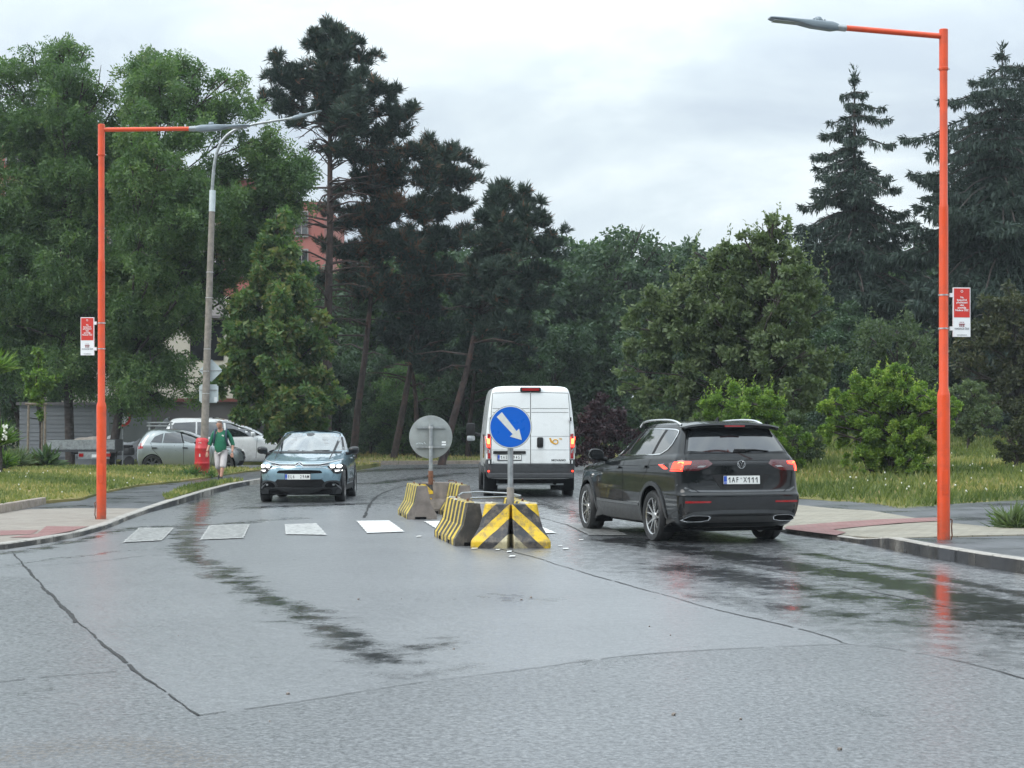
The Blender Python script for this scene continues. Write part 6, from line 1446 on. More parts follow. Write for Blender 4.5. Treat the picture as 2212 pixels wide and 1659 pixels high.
shrub('grey_shrub', 'dull green shrub behind the bright rounded shrub', 56, (1925, 960), [(1880, 730, 46), (1940, 720, 46), (1990, 740, 40), (1860, 790, 44), (1920, 790, 50), (1985, 800, 46), (1880, 850, 46), (1950, 860, 50), (1860, 900, 44), (1930, 920, 50), (2000, 880, 44)], 16000, 'apple', .9, llen=.12, shoots=20, sh=.8, tint=.28)
shrub('grey_shrub', 'grey-green shrub directly right of the nearest orange pole', 54, (2090, 960), [(2070, 860, 30), (2100, 850, 30), (2080, 900, 32), (2115, 900, 30), (2090, 935, 30, 20), (2140, 880, 28), (2150, 920, 26)], 8000, 'apple', .95, llen=.11, shoots=0, tint=.52)
shrub('grey_shrub', 'low dark shrub at the right picture edge on the meadow bank', 44, (2195, 1010), [(2175, 950, 28), (2205, 935, 30), (2200, 980, 32, 26), (2235, 960, 36), (2170, 985, 20, 16)], 7000, 'brownish', .62, shoots=10, sh=.3, tint=.25)
broad_tree('brown_tree', 'brownish green tree at the right picture edge behind the meadow', 'tree', 60, (2200, 960), [(2130, 680, 46), (2190, 650, 46), (2250, 660, 50), (2110, 740, 46), (2170, 730, 56), (2240, 740, 56), (2100, 800, 40), (2160, 810, 56), (2230, 820, 56), (2140, 870, 44, 30), (2210, 880, 50, 34), (2280, 760, 50), (2060, 780, 30)], 20000, 'brownish', .15, .5, .16, per=9, extra=1, tint=.36, z0=1.1)

# ---- pines: tufts of needles pointing up at the ends of the branches
def tufts(name, P, ax, size, m, tint, mat, parent, open_=.55):
    n = len(P); ax = ax / np.linalg.norm(ax, axis=1, keepdims=True)
    PP = np.repeat(P, m, 0); A = np.repeat(ax, m, 0); r = unit(n * m)
    D = A * 1.0 + r * open_
    L = np.repeat(size, m) * rng.uniform(.7, 1.2, n * m)
    off = A * (L * rng.uniform(-.4, .55, n * m))[:, None]
    return tri_field(name, PP + off, D, L, L * .13, np.clip(np.repeat(tint, m) + rng.normal(0, .07, n * m), 0, 1), LEAF[mat], parent, tip=.4)
def pine(label, Z, base, topxy, survey, n, r0, brown=.05, extra=1, bare=0, z0=.12, group='black pines beyond the bend', tint=.5, size=.42):
    o = W(base[0], base[1], Z); o.z = z0; t = thing('pine_tree', label, 'pine tree', o, 0, group)
    cl = [((c[0] - o.x, c[1] - o.y, c[2] - o.z), r) for c, r in cl_from(survey, Z)]
    tp = W(topxy[0], topxy[1], Z) - o
    ax = (tp.x * .7, 0); full = fill_round(cl, ax, extra)
    mb = MB(); limbs(mb, (0, 0, 0), tp, r0 * .68, full, start=.12, r_tip=.022, bend=.25, n_twigs=4, rise=.03, thick=.34)
    for k in range(bare):
        f = random.uniform(.30, .78); a = Vector((0, 0, 0)).lerp(tp, f); ang = random.uniform(0, 6.28); L = random.uniform(1.2, 3.2)
        e = a + Vector((math.cos(ang) * L, math.sin(ang) * L, random.uniform(-.3, .6))); mb.tube([a, a.lerp(e, .5) + Vector((0, 0, .15)), e], [.05, .035, .012], 5, cap=False)
        for q in range(3):
            s = a.lerp(e, random.uniform(.4, .9)); mb.tube([s, s + Vector((random.uniform(-.5, .5), random.uniform(-.5, .5), random.uniform(-.4, .3)))], [.02, .006], 4, cap=False)
    mb.build('trunk', M['pine_bark'], t, smooth=60)
    bl = blobs(full, 16, spread=(.2, 1.0), rs=(.17, .32), flat=.7); P, D, T = leaves_in(bl, int(n * 3.2), .45)
    axd = D * .8 + np.array([0, 0, .65]) + rng.normal(0, .25, (len(P), 3))
    br = (rng.random(len(P)) < brown) | (lump(P[:, 0] * 1.0, P[:, 2], .55, base[0]) > 1.02 - brown * 2.2)
    tn = np.where(br, .97, np.clip(tint + T * .8 + rng.normal(0, .13, len(P)), 0, .86))
    tufts('crown', P, axd, size * .62 * rng.uniform(.7, 1.25, len(P)), 9, tn, 'pine', t)
    return t
D_ = [(720, 70, 26, 30), (690, 85, 26, 28), (755, 85, 26, 28), (672, 105, 24, 26), (715, 125, 45, 34), (770, 115, 30, 30), (800, 130, 28, 24), (600, 130, 22, 32), (620, 165, 34, 34), (585, 175, 24, 28), (645, 170, 26), (690, 185, 44, 34), (750, 185, 46, 36), (810, 190, 40, 30), (845, 200, 28, 24), (570, 215, 26, 24), (620, 225, 40, 28), (700, 225, 36, 24), (780, 235, 46, 30), (850, 245, 38, 26), (885, 235, 22, 24), (830, 280, 44, 24), (770, 285, 36, 22), (880, 285, 24, 18), (640, 270, 28, 16), (730, 290, 26, 16), (770, 335, 40, 18), (830, 330, 30, 16), (680, 320, 18, 14)]
pine('tall black pine with bare lower branches rising highest behind the bend', 72, (703, 985), (716, 45), D_, 3500, .36, brown=.05, bare=60, tint=.45)
pine('middle pine of the group with browned needle patches', 75, (762, 975), (835, 330), [(800, 340, 40, 28), (850, 335, 38, 26), (900, 330, 36, 28), (780, 400, 46, 32), (840, 395, 50, 36), (905, 385, 46, 34), (770, 470, 46, 36), (835, 460, 52, 40), (900, 455, 50, 36), (760, 540, 46, 36), (830, 530, 55, 40), (900, 530, 50, 40), (780, 610, 50, 38), (850, 610, 50, 38), (720, 450, 34, 26), (712, 530, 36, 28), (735, 415, 32, 24), (735, 490, 36, 28), (690, 600, 34, 24)], 3600, .26, brown=.22, bare=12, tint=.42)
pine('pine with sparse top just right of the browned pine', 78, (850, 975), (975, 335), [(920, 320, 30, 24), (960, 330, 26, 24), (990, 335, 30, 22), (1030, 355, 22, 16), (950, 380, 46, 30), (1000, 385, 38, 26), (1025, 385, 22, 16), (930, 450, 52, 34), (990, 440, 46, 30), (950, 520, 52, 36), (1000, 510, 40, 28), (930, 590, 55, 38), (985, 600, 50, 38), (900, 660, 50, 38)], 3400, .24, brown=.07, bare=10, tint=.5)
pine('leaning pine at the right of the group with rounded clumped crown', 71, (955, 990), (1105, 415), [(1105, 420, 34, 26), (1075, 435, 30, 24), (1140, 440, 32, 24), (1060, 470, 36, 26), (1110, 475, 44, 28), (1165, 475, 38, 26), (1195, 500, 26, 20), (1040, 520, 40, 26), (1100, 525, 44, 26), (1170, 530, 46, 28), (1205, 550, 24, 20), (1030, 575, 44, 28), (1085, 600, 40, 24), (1160, 590, 44, 28), (1200, 600, 26, 22), (1020, 640, 46, 30), (1130, 645, 50, 30), (1180, 650, 34, 24), (1050, 700, 50, 30), (1130, 710, 46, 28)], 4200, .25, brown=.02, bare=10, tint=.55, size=.40)
pine('thin pine trunk and low dark crown left of the round grey sign', 79, (905, 975), (880, 600), [(860, 650, 44, 34), (910, 680, 46, 36), (850, 720, 46, 34), (900, 750, 50, 36), (950, 720, 46, 34), (960, 780, 46, 34)], 1800, .20, brown=.03, bare=8, tint=.3)
pine('short dark pine behind the far island', 82, (1010, 975), (1040, 640), [(1010, 700, 46, 34), (1060, 690, 46, 34), (1110, 720, 46, 34), (1020, 770, 50, 36), (1080, 780, 50, 36), (1140, 780, 44, 34)], 1800, .20, brown=.02, bare=6, tint=.3)

# ---- spruces with drooping sprays
def spruce(label, Z, base, top, halfw, low, n_whorl, z0, seed, tint=.5, dens=1.0, taper=.85):
    o = W(base, HY, Z); o.z = z0; t = thing('spruce_tree', label, 'spruce tree', o, 0, 'tall spruces on the right')
    H = W(base, top, Z).z - z0; wmax = halfw * Z / F; zl_ = W(base, low, Z).z - z0
    rr = random.Random(seed); mb = MB(); mb.tube([(0, 0, -.2), (0, 0, H * .5), (0, 0, H)], [.26, .15, .02], 10)
    P, D, L = [], [], []
    for k in range(n_whorl):
        f = k / (n_whorl - 1); z = H - .25 - (H - zl_) * f ** .92; br = wmax * (f ** taper) * rr.uniform(.72, 1.1) + .25
        for q in range(6 if f > .2 else 4):
            a = rr.uniform(0, 6.28); b = br * rr.uniform(.62, 1.15); d = Vector((math.cos(a), math.sin(a), 0))
            p0 = Vector((0, 0, z)); drop = b * (.18 + .35 * f); pts = [p0, p0 + d * b * .4 + Vector((0, 0, -.06 * b)), p0 + d * b * .75 + Vector((0, 0, -drop)), p0 + d * b + Vector((0, 0, -drop * .86))]
            pts = [Vector(x) for x in chaikin([tuple(x) for x in pts], 1)]; mb.tube(pts, [.045 * (1 - i / (len(pts))) + .008 for i in range(len(pts))], 5, cap=False)
            sd = Vector((-d.y, d.x, 0)); m = int(max(8, b * 30) * dens)
            for _ in range(m):
                u = rr.uniform(.12, 1.0); i = u * (len(pts) - 1); pp = pts[int(i)].lerp(pts[min(len(pts) - 1, int(i) + 1)], i - int(i))
                wd = .34 * b * (1 - u * .75) * rr.uniform(-1, 1); pp = pp + sd * wd + d * (-abs(wd) * .35) + Vector((0, 0, -abs(wd) * .25))
                hang = rr.random() < .62; l = rr.uniform(.18, .50) * (.6 + .5 * f)
                P.append(pp); D.append((d * .25 + sd * rr.uniform(-.3, .3) + Vector((0, 0, -1))) if hang else (d * .8 + sd * math.copysign(.8, wd) + Vector((0, 0, rr.uniform(-.2, .35))))); L.append(l)
    for k in range(26):
        z = H - rr.uniform(-.25, .9); a = rr.uniform(0, 6.28); P.append(Vector((0, 0, z))); D.append(Vector((math.cos(a) * .7, math.sin(a) * .7, rr.uniform(.3, 1.2)))); L.append(.3)
    mb.build('trunk', M['bark'], t, smooth=60)
    P = np.array([tuple(x) for x in P]); D = np.array([tuple(x) for x in D]); L = np.array(L); n = len(P)
    P3 = np.repeat(P, 3, 0) + rng.normal(0, .05, (3 * n, 3)); D3 = np.repeat(D, 3, 0) + rng.normal(0, .22, (3 * n, 3)); L3 = np.repeat(L, 3) * rng.uniform(.6, 1.1, 3 * n)
    tri_field('crown', P3, D3, L3, L3 * .22, np.clip(tint + rng.normal(0, .2, 3 * n), 0, 1), LEAF['spruce'], t, tip=.35)
    return t
spruce('slim spruce with open drooping branches standing against the sky on the right', 74, 1846, 158, 215, 880, 34, 1.0, 5, dens=2.3, taper=.5)
spruce('massive dark spruce at the right picture edge behind the orange lamp', 68, 2165, 105, 365, 880, 40, 1.2, 9, tint=.4, dens=2.5, taper=.33)
spruce('second dark spruce crowding the right picture edge', 76, 2240, 80, 330, 880, 36, 1.2, 14, tint=.38, dens=2.0, taper=.42)
spruce('shorter dark spruce between the slim spruce and the massive one', 82, 1975, 470, 190, 900, 18, 1.0, 21, tint=.3, dens=1.5, taper=.6)

# ---- wood behind: individual broadleaf trees sharing a few crowns
def wood():
    protos = []
    for k, (n, leafname, tn) in enumerate([(15000, 'broad', .34), (15000, 'broad', .44), (13000, 'locust', .40)]):
        rr = random.Random(40 + k); H = 11.0
        cl = [((rr.uniform(-2.6, 2.6) * math.sin(math.pi * min(1, max(.12, (z - .3) / H))), rr.uniform(-2.0, 2.0), z), (1.5, 1.5, 1.2)) for z in [1.2, 1.8, 2.6, 3.4, 4.2, 5.0, 5.8, 6.6, 7.2, 7.8, 8.4, 9.0, 9.5, 10.0] for _ in (0, 1)]
        tm = MB(); limbs(tm, (0, 0, 0), (rr.uniform(-.5, .5), 0, 9.6), .2, cl, start=.15, n_twigs=1)
        tme = tm.build('trunk', M['bark'], None, smooth=60)
        bl = blobs(cl, 6); P, D, T = leaves_in(bl, n); Dn = D * .6 + unit(len(P)) * .8 + np.array([0, 0, -.3])
        cr = tri_field('crown', P, Dn, .30 * rng.uniform(.6, 1.3, len(P)), .17 * rng.uniform(.6, 1.3, len(P)), tn + T + rng.normal(0, .15, len(P)), LEAF[leafname], None)
        protos.append((tme.data, cr.data)); bpy.data.objects.remove(tme); bpy.data.objects.remove(cr)
    spots = [(560, 116, .9, 1), (650, 118, .9, 0), (690, 98, .95, 2), (760, 90, .95, 1), (820, 97, 1.05, 0), (880, 89, .9, 2), (940, 99, 1.1, 1), (1000, 90, 1.0, 0), (1060, 96, 1.05, 2), (1120, 90, .95, 1), (1180, 95, 1.1, 0), (1230, 100, 1.1, 1), (1290, 104, 1.15, 2), (1460, 100, 1.1, 0), (1530, 96, 1.0, 1), (1620, 98, .95, 0), (1700, 92, .9, 1), (1790, 96, 1.0, 0), (1880, 92, .9, 2), (1960, 99, 1.0, 1), (2050, 94, 1.05, 0), (2130, 97, 1.15, 1), (2210, 92, 1.1, 0), (2290, 96, 1.1, 1), (-60, 90, 1.1, 0), (-210, 94, 1.15, 2), (-380, 88, 1.1, 1), (2400, 90, 1.1, 0), (2540, 95, 1.15, 1),
             (660, 80, .42, 1), (735, 82, .45, 0), (800, 86, .5, 1), (870, 84, .42, 2), (935, 86, .5, 0), (1000, 83, .46, 1), (1070, 85, .5, 0), (1130, 82, .46, 1), (1200, 86, .6, 0), (1400, 76, .55, 1), (1480, 72, .5, 0), (1780, 70, .55, 1), (2040, 74, .55, 0), (1840, 66, .45, 0)]
    where = {}
    for i, (x, Z, s, k) in enumerate(spots):
        p = W(x, HY, Z)
        where_ = 'behind the pines' if 600 < x < 1200 else 'behind the left lamps' if x <= 600 else 'right of the pines' if x < 1600 else 'behind the spruces and meadow'
        lab = ('low dark understorey tree in the wood ' if s < .7 else 'dark broadleaf tree of the wood ') + where_
        t = thing('wood_tree', lab, 'tree', (p.x, Z, 0.1 if x < 1500 else .9), random.uniform(0, 6.28), ('understorey trees ' if s < .7 else 'wood trees ') + where_); t.scale = (s * random.uniform(.95, 1.2), s * random.uniform(.95, 1.2), s)
        a = bpy.data.objects.new('trunk', protos[k][0]); b = bpy.data.objects.new('crown', protos[k][1])
        for q in (a, b): COL.objects.link(q); q.parent = t
    # unseen tree row added behind the camera to darken reflections in paint and glass
    V = []; T = []
    src = protos[1][1]; v0 = np.empty(len(src.vertices) * 3, np.float32); src.vertices.foreach_get('co', v0); v0 = v0.reshape(-1, 4, 3)[::2].reshape(-1, 3)
    for i in range(16):
        a = random.uniform(0, 6.28); c, s_ = math.cos(a), math.sin(a); k = random.uniform(1.0, 1.5)
        V.append(np.stack([(v0[:, 0] * c - v0[:, 1] * s_) * k * 1.25 + (i - 7.5) * 4.6, (v0[:, 0] * s_ + v0[:, 1] * c) * k * 1.25 - 24 - 5 * (i % 3), v0[:, 2] * k], 1))
    V = np.concatenate(V); me = bpy.data.meshes.new('wood'); fast_mesh(me, V, np.arange(len(V)).reshape(-1, 4))
    at = me.attributes.new('tint', 'FLOAT', 'POINT'); at.data.foreach_set('value', np.full(len(V), .4, np.float32))
    tag(link('wood', me, LEAF['broad']), kind='stuff')
wood()

# ---- young staked tree on the left lawn
def young_tree():
    Z = 57.6; o = W(86, HY, Z); o.z = .26
    broad_tree('young_tree', 'slender young light green tree standing between wooden stakes on the left lawn', 'tree', Z, (86, 1012), [(82, 770, 8, 18), (76, 795, 9, 14), (88, 800, 9, 14), (80, 825, 22, 10), (58, 820, 14, 9), (110, 818, 16, 9), (92, 845, 18, 12), (70, 848, 16, 12), (84, 870, 14, 12), (100, 835, 12), (50, 808, 8, 6), (124, 812, 8, 6), (90, 890, 8, 8)], 6000, 'lime', .13, .5, .035, per=30, extra=1, droop=.2, tint=.5, z0=.26, start=.35, top=(83, 765), n_twigs=1)
    t = thing('tree_stakes', 'grey wooden stakes with a crossbar holding the young tree', 'stakes', o, 0)
    k = Z / F
    for dx, dy in ((-21, -.25), (-3, .45), (16, -.2)): MB().tube([(dx * k - .02, dy, -.1), (dx * k * .92, dy, 2.05)], .042, 8).build('stake', M['wood'], t, smooth=50)
    MB().tube([(-27 * k, -.25, 2.08), (19 * k, -.2, 2.08)], .045, 8).build('crossbar', M['wood'], t, smooth=50)
    MB().tube([(-21 * k, -.27, 1.62), (-3 * k, -.10, 1.58), (15 * k, -.22, 1.54)], .018, 6).build('tie', M['black'], t)
young_tree()
# ---- spiky and leafy garden plants at the left edge
def spiky(label, x, y, Z, r, n, leaf, tint, z0, lw=.05, arch=.5, name='spiky_plant'):
    p = W(x, y, Z); t = thing(name, label, 'plant', p, 0)
    d = unit(n); d[:, 2] = np.abs(d[:, 2]) * .9 + .1
    P = rng.normal(0, .05, (n, 3)); L = r * rng.uniform(.7, 1.15, n)
    tri_field('leaves', P, d, L, np.full(n, lw), np.clip(tint + rng.normal(0, .16, n), 0, 1), LEAF[leaf], t, tip=.4)
    h = p.z - z0
    if h > .15: MB().tube([(0, 0, -h - .1), (.03, 0, -h / 2), (0, 0, 0)], [.09, .07, .06], 8).build('stem', M['bark'], t, smooth=50)
    return t
spiky('pale spiky yucca head at the left picture edge, upper one', -6, 800, 50, .72, 260, 'lime', .55, .2)
spiky('spiky yucca with white flower spike low at the left picture edge', -2, 955, 48, .70, 240, 'lime', .4, .2)
yf = thing('flower_spike', 'white flower spike on the spiky plant at the left picture edge', 'flower', W(10, 935, 47.6))
mb = MB()
for k in range(30): mb.box((random.gauss(0, .03), random.gauss(0, .03), random.uniform(-.20, .24)), (.04, .04, .035), rot=(random.random() * 3, random.random() * 3, 0))
mb.build('blossoms', M['petal'], yf)
spiky('tuft of long grassy leaves on the lawn left of the stakes', 40, 1006, 55.5, .75, 220, 'apple', .55, .2, name='grassy_plant')
spiky('low rosette of leaves at the left lawn edge', 8, 1006, 52, .55, 160, 'lime', .35, .2, lw=.08, name='grassy_plant')
spiky('large leaved dark plant at the foot of the young tree', 100, 1005, 56.6, .72, 90, 'broad', .75, .2, lw=.22, name='leafy_plant')
spiky('brownish tuft at the foot of the left stake', 76, 1008, 56.4, .40, 120, 'brownish', .8, .2, name='leafy_plant')
spiky('weeds growing around the foot of the red barrel', 416, 1028, 49.7, .42, 150, 'yellowish', .5, .1, lw=.03, name='weed_tuft')
spiky('small weeds right of the red barrel', 452, 1030, 49.8, .26, 70, 'yellowish', .55, .1, lw=.03, name='weed_tuft')
spiky('heap of mown grass and weeds on the right path', 2190, 1141, 24.6, .42, 260, 'apple', .7, .1, lw=.035, name='weed_heap')
spiky('small weeds beside the heap of mown grass', 2165, 1136, 25.0, .26, 120, 'lime', .4, .1, lw=.03, name='weed_tuft')
# ------------------------------------------------------------------ buildings and things behind the left lawn
M['salmon'] = pm('salmon_render', (.34, .125, .105), .85, var=.10, scale=.8, dirt=((.25, .11, .10), .5, .4))
M['cream'] = pm('cream_render', (.50, .47, .40), .85, var=.08, scale=.7, dirt=((.34, .33, .29), .8, .5))
M['greywall'] = pm('grey_render', (.15, .14, .148), .85, var=.08, scale=.8)
M['roofing'] = pm('dark_red_roofing', (.20, .065, .055), .7, var=.2, scale=3)
M['frame_white'] = pm('white_window_frame', (.30, .28, .27), .5)
M['corr'] = pm('pale_slatted_metal', (.20, .215, .23), .5, .1, var=.08, scale=2)
def wall_box(t, name, x0, x1, y0, y1, z0, z1, mat): return MB().box(((x0 + x1) / 2, (y0 + y1) / 2, (z0 + z1) / 2), (x1 - x0, y1 - y0, z1 - z0)).build(name, mat, t)
def building():
    Z = 98.0; k = Z / F
    def X(x): return (x - HX) * k
    def Hh(y): return EYE - (y - HY) * k
    t = thing('apartment_building', 'salmon and cream apartment block half hidden behind the left trees', 'building', (0, Z, 0))
    wall_box(t, 'cream_base', X(-80), X(700), 0, 12, -.1, Hh(640), M['cream'])
    wall_box(t, 'salmon_wall', X(-80), X(300), .0, 12, Hh(640), Hh(285), M['salmon'])
    wall_box(t, 'salmon_wall', X(300), X(560), .003, 12, Hh(640), Hh(385), M['salmon']); wall_box(t, 'salmon_wall', X(560), X(700), .006, 12, Hh(640), Hh(436), M['salmon'])
    wall_box(t, 'stair_tower', X(290), X(318), -.4, 3, Hh(640), Hh(268), M['salmon'])
    MB().add([(X(300), -.4, Hh(385)), (X(562), -.4, Hh(388)), (X(562), 5, Hh(366)), (X(300), 5, Hh(352)), (X(300), 12, Hh(385)), (X(562), 12, Hh(388))], [(0, 1, 2, 3), (3, 2, 5, 4), (0, 3, 4), (1, 5, 2)]).build('roof', M['roofing'], t)
    MB().box(((X(-80) + X(300)) / 2, 6, Hh(285) + .12), (X(300) - X(-80) + .4, 12.4, .24)).build('roof', M['roofing'], t)
    MB().box((X(345), 1.5, Hh(356)), (.8, .8, 1.0)).build('chimney', M['greywall'], t)
    MB().box(((X(640) + X(700)) / 2, -.25, Hh(603)), (X(705) - X(636), .5, .30)).build('cornice', M['frame_white'], t)
    def win(x, y, w, h):
        f = MB().box((X(x), -.05, Hh(y)), (w, .10, h)).build('window', M['frame_white'], t)
        MB().box((X(x), -.09, Hh(y)), (w * .86, .06, h * .88)).build('pane', M['glass'], f)
        MB().box((X(x), -.125, Hh(y)), (.05, .02, h * .88)).build('mullion', M['frame_white'], f)
    for y in (330, 420, 510, 600):
        for x in (-40, 40, 120, 200, 265): win(x, y, 1.5, 1.4)
    for y in (440, 510, 570):
        for x in (360, 440, 520): win(x, y, 1.4, 1.5)
    for y in (484, 566):
        for x in (590, 652): win(x, y, .75 if x > 640 else 1.4, 1.5)
    for y in (690, 790):
        for x in (-30, 70, 170, 270, 350): win(x, y, 1.4, 1.6)
    for (x, y) in ((447, 600), (447, 735)):     # loggias
        f = MB().box((X(x), -.02, Hh(y)), (1.9, .06, 2.3)).build('loggia', M['void'], t)
    for (y) in (668,):
        b = MB().box((X(447), -.5, Hh(y)), (2.2, .06, 1.0)).build('balcony_rail', M['frame_white'], t)
        MB().box((X(447), -.3, Hh(y + 18)), (2.3, .8, .14)).build('balcony_slab', M['greywall'], t)
building()
def garage():
    Z = 80.0; k = Z / F
    t = thing('garage_building', 'low grey rendered building behind the parked cars', 'building', ((350 - HX) * k, Z, 0))
    h = EYE + (HY - 868) * k
    wall_box(t, 'wall', -2.8, 4.4, 0, 5, -.1, h, M['greywall']); MB().box((.8, 2.5, h + .08), (7.5, 5.4, .16)).build('roof', M['roofing'], t)
    MB().box((-1.6, -.03, 1.0), (2.2, .06, 2.1)).build('garage_door', M['corr'], t); MB().box((2.2, -.03, 1.0), (.9, .06, 2.05)).build('door', M['sign_light'], t)
    t2 = thing('slatted_shed', 'pale grey slatted shed behind the wooden stakes', 'shed', ((122 - HX) * 72 / F, 72, 0))
    mb = MB()
    hh = EYE + (HY - 872) * 72 / F
    for i in range(13): mb.box((0, .02 * (i % 2), .3 + i * (hh - .3) / 13 + .1), (3.1, .06, (hh - .3) / 13 - .012))
    mb.build('slats', M['corr'], t2); wall_box(t2, 'wall', -1.5, 1.5, .05, 3, -.1, hh - .05, M['corr']); MB().box((0, 1.5, hh), (3.3, 3.3, .12)).build('roof', M['greywall'], t2)
garage()
def trailer():
    t = thing('car_trailer', 'small flat open trailer with number plate parked in the shade under the trees', 'trailer', ((180 - HX) * 63.4 / F, 63.4, 0), R(8))
    MB().box((0, 0, .72), (2.6, 3.2, .10)).build('bed', M['dark_grey'], t)
    for y in (-1.58, 1.58): MB().box((0, y, .93), (2.55, .04, .36)).build('side_board', M['steel'] if y < 0 else M['dark_grey'], t)
    for x in (-1.28, 1.28): MB().box((x, 0, .93), (.04, 3.1, .36)).build('side_board', M['dark_grey'], t)
    MB().box((.55, -1.63, .55), (1.1, .05, .26)).build('rear_panel', M['steel'], t)
    MB().box((.72, -1.67, .53), (.5, .02, .11)).build('licence_plate', M['plate_white'], t)
    for x in (.1, 1.05): MB().box((x, -1.67, .56), (.16, .02, .12)).build('tail_light', M['red_lens'], t)
    for x in (-1.05, 1.05): wheel(t, x, .2, .30, .2, '6', rim_mat='steel')
    MB().tube([(-.6, 1.6, .6), (0, 3.1, .55), (.6, 1.6, .6)], .04, 8).build('drawbar', M['black'], t)
    b = thing('rubble_sacks', 'grey heap of sacks lying on the flat trailer', 'sacks', ((190 - HX) * 63.4 / F, 63.4, .77)); bm = bmesh.new(); bmesh.ops.create_icosphere(bm, subdivisions=3, radius=1)
    for v in bm.verts: n = 1 + .25 * math.sin(v.co.x * 5) * math.cos(v.co.y * 4 + 1); v.co = Vector((v.co.x * .95 * n, v.co.y * .8 * n, max(0, v.co.z) * .42 * n))
    MB().bm(bm).build('sacks', M['concrete'], b, smooth=60)
trailer()
def noentry():
    Z = 67.0; p = W(265, 903, Z)
    t = thing('prohibition_sign', 'round red bordered white road sign half hidden by leaves left of the silver car', 'road sign', (p.x, Z, 0))
    MB().lathe([(.03, -.05), (.03, p.z + .3)], 12).build('pole', M['steel'], t, smooth=40)
    d = MB().lathe([(.33, -.05), (.335, -.04), (.335, -.03)], 40, 'Y', (0, 0, p.z)).build('red_ring', M['sign_red'], t); MB().lathe([(.235, -.056), (.235, -.05)], 40, 'Y', (0, 0, p.z)).build('white_field', M['white_paint'], d)
noentry()
def scooter():
    Z = 68.5; p = W(292, HY, Z)
    t = thing('covered_motorcycle', 'motorcycle under a sagging silvery cover beside the prohibition sign', 'motorcycle', (p.x, Z, 0))
    M['cover'] = pm('silvery_cover_fabric', (.34, .35, .37), .45, .2, var=.3, scale=4, bump=.6, bscale=7)
    mb = MB(); n = 22; m = 12; vs = []
    for i in range(n + 1):
        u = i / n; x = -1.15 + 2.5 * u; top = 1.25 - .30 * math.sin(u * math.pi * 1.5) + .45 * max(0, u - .72) / .28 - .15 * (u < .1)
        for j in range(m + 1):
            a = math.pi * j / m; w = (.38 + .10 * math.sin(u * 9)) * (1 + .08 * math.sin(j * 3 + i)); vs.append((x + .05 * math.sin(j * 2 + i), w * math.cos(a), .28 + (top - .28) * math.sin(a) ** .6 + .03 * math.sin(i * 2.1 + j * 1.3)))
    fs = [(i * (m + 1) + j, i * (m + 1) + j + 1, (i + 1) * (m + 1) + j + 1, (i + 1) * (m + 1) + j) for i in range(n) for j in range(m)]
    mb.add(vs, fs); mb.build('cover', M['cover'], t, smooth=70)
    for y in (-.75, .95):
        w = MB().lathe([(.20, -.05), (.30, -.06), (.32, 0), (.30, .06), (.20, .05)], 24, 'Y', (y, 0, .32), cap=False).build('wheel', M['tyre'], t, smooth=50)
scooter()
def helmet():
    p = W(225 + 27, 918, 67.5)
    t = thing('scooter', 'dark scooter with white front shield by the sign under the trees', 'scooter', (p.x, 67.6, 0), R(70))
    MB().box((0, .35, .62), (.34, .06, .62), rot=(R(-15), 0, 0), bevel=.03).build('front_shield', M['white_paint'], t); MB().box((0, -.3, .62), (.32, .85, .32), bevel=.1).build('body', M['dark_grey'], t); MB().box((0, -.3, .82), (.28, .7, .10), bevel=.04).build('seat', M['black'], t)
    MB().tube([(0, .5, .25), (0, .35, .95), (0, .30, 1.08)], .03, 8).build('steering_column', M['black'], t); MB().tube([(-.32, .25, 1.08), (.32, .25, 1.08)], .02, 8).build('handlebar', M['black'], t)
    bm = bmesh.new(); bmesh.ops.create_uvsphere(bm, u_segments=16, v_segments=10, radius=.13); bm.transform(Matrix.Translation((0, .32, 1.12))); MB().bm(bm).build('headlamp', M['white_paint'], t, smooth=60)
    for y in (.55, -.55): MB().lathe([(.12, -.05), (.20, -.06), (.22, 0), (.20, .06), (.12, .05)], 20, 'X', (0, y, .22)).build('wheel', M['tyre'], t, smooth=50)
helmet()
def rack():
    t = thing('roof_rack_frame', 'grey rack of bars standing behind the roof of the silver car', 'rack', ((345 - HX) * 63 / F, 63, 0))
    for z in (1.62, 1.74): MB().box((0, 0, z), (.95, .06, .05)).build('bar', M['steel'], t)
    for x in (-.4, .4): MB().box((x, .04, .85), (.05, .05, 1.75)).build('post', M['steel'], t)
rack()
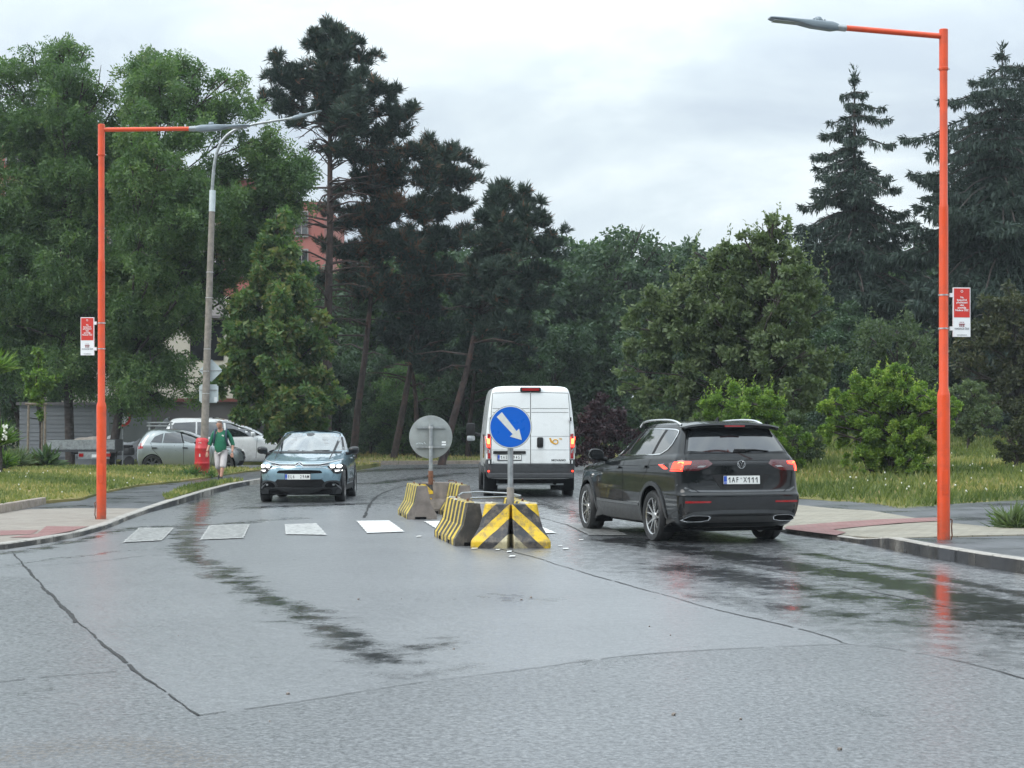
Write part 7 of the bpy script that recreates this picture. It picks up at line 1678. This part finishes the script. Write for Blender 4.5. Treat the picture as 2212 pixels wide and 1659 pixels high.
def stones():
    for i in range(14):      # loose stones and clods on the asphalt
        x, y = random.uniform(150, 2150), random.uniform(1290, 1650); X, Y = G(x, y); r = random.choice((.006, .007, .009, .013))
        bm = bmesh.new(); bmesh.ops.create_icosphere(bm, subdivisions=1, radius=r)
        for v in bm.verts: v.co *= random.uniform(.7, 1.3); v.co.z *= .8
        o = MB().bm(bm).build('stone', M['bare'], None); o.location = (X, Y, r * .4 + .006 * float(lump(np.float64(X), np.float64(Y), 2.2, 2)))
        tag(o, 'small loose stone lying on the wet asphalt in the foreground', 'stone', 'loose stones on the asphalt')
stones()

# ------------------------------------------------------------------ separate the pieces of small fittings
def separate(o):
    me = o.data; bm = bmesh.new(); bm.from_mesh(me); bm.verts.ensure_lookup_table()
    seen = set(); parts = []
    for v in bm.verts:
        if v.index in seen: continue
        st = [v]; comp = []; seen.add(v.index)
        while st:
            a = st.pop(); comp.append(a.index)
            for e in a.link_edges:
                b = e.other_vert(a)
                if b.index not in seen: seen.add(b.index); st.append(b)
        parts.append(set(comp))
    for i, keep in enumerate(parts[1:]):
        b2 = bm.copy(); b2.verts.ensure_lookup_table(); bmesh.ops.delete(b2, geom=[v for v in b2.verts if v.index not in keep], context='VERTS')
        m2 = me.copy(); b2.to_mesh(m2); b2.free(); c = o.copy(); c.data = m2; COL.objects.link(c)
    bmesh.ops.delete(bm, geom=[v for v in bm.verts if v.index not in parts[0]], context='VERTS'); bm.to_mesh(me); bm.free()
for o in [o for o in bpy.data.objects if o.type == 'MESH' and o.name.split('.')[0] in ('bolt', 'drain_slot', 'sticker_scraps', 'steel_bands', 'lifting_loop', 'sticker', 'latch', 'ear', 'eye', 'horn_tassel', 'loose_strip', 'paint_mark', 'scribble')]:
    separate(o)
for o in bpy.data.objects:
    if o.name.startswith('steel_bands'): o.name = 'steel_band'
    if o.name.startswith('sticker_scraps'): o.name = 'sticker_scrap'

# ------------------------------------------------------------------ damp air
def haze():
    m = bpy.data.materials.new('damp_air'); m.use_nodes = True; t = m.node_tree
    for n in list(t.nodes):
        if n.type != 'OUTPUT_MATERIAL': t.nodes.remove(n)
    v = t.nodes.new('ShaderNodeVolumePrincipled'); v.inputs['Color'].default_value = (.80, .88, .95, 1); v.inputs['Density'].default_value = .0004; v.inputs['Anisotropy'].default_value = .2
    t.links.new(v.outputs[0], t.nodes['Material Output'].inputs['Volume'])
    o = MB().box((0, 42, 14), (160, 190, 30.4)).build('haze', m); tag(o, kind='stuff')
if HAZE: haze()
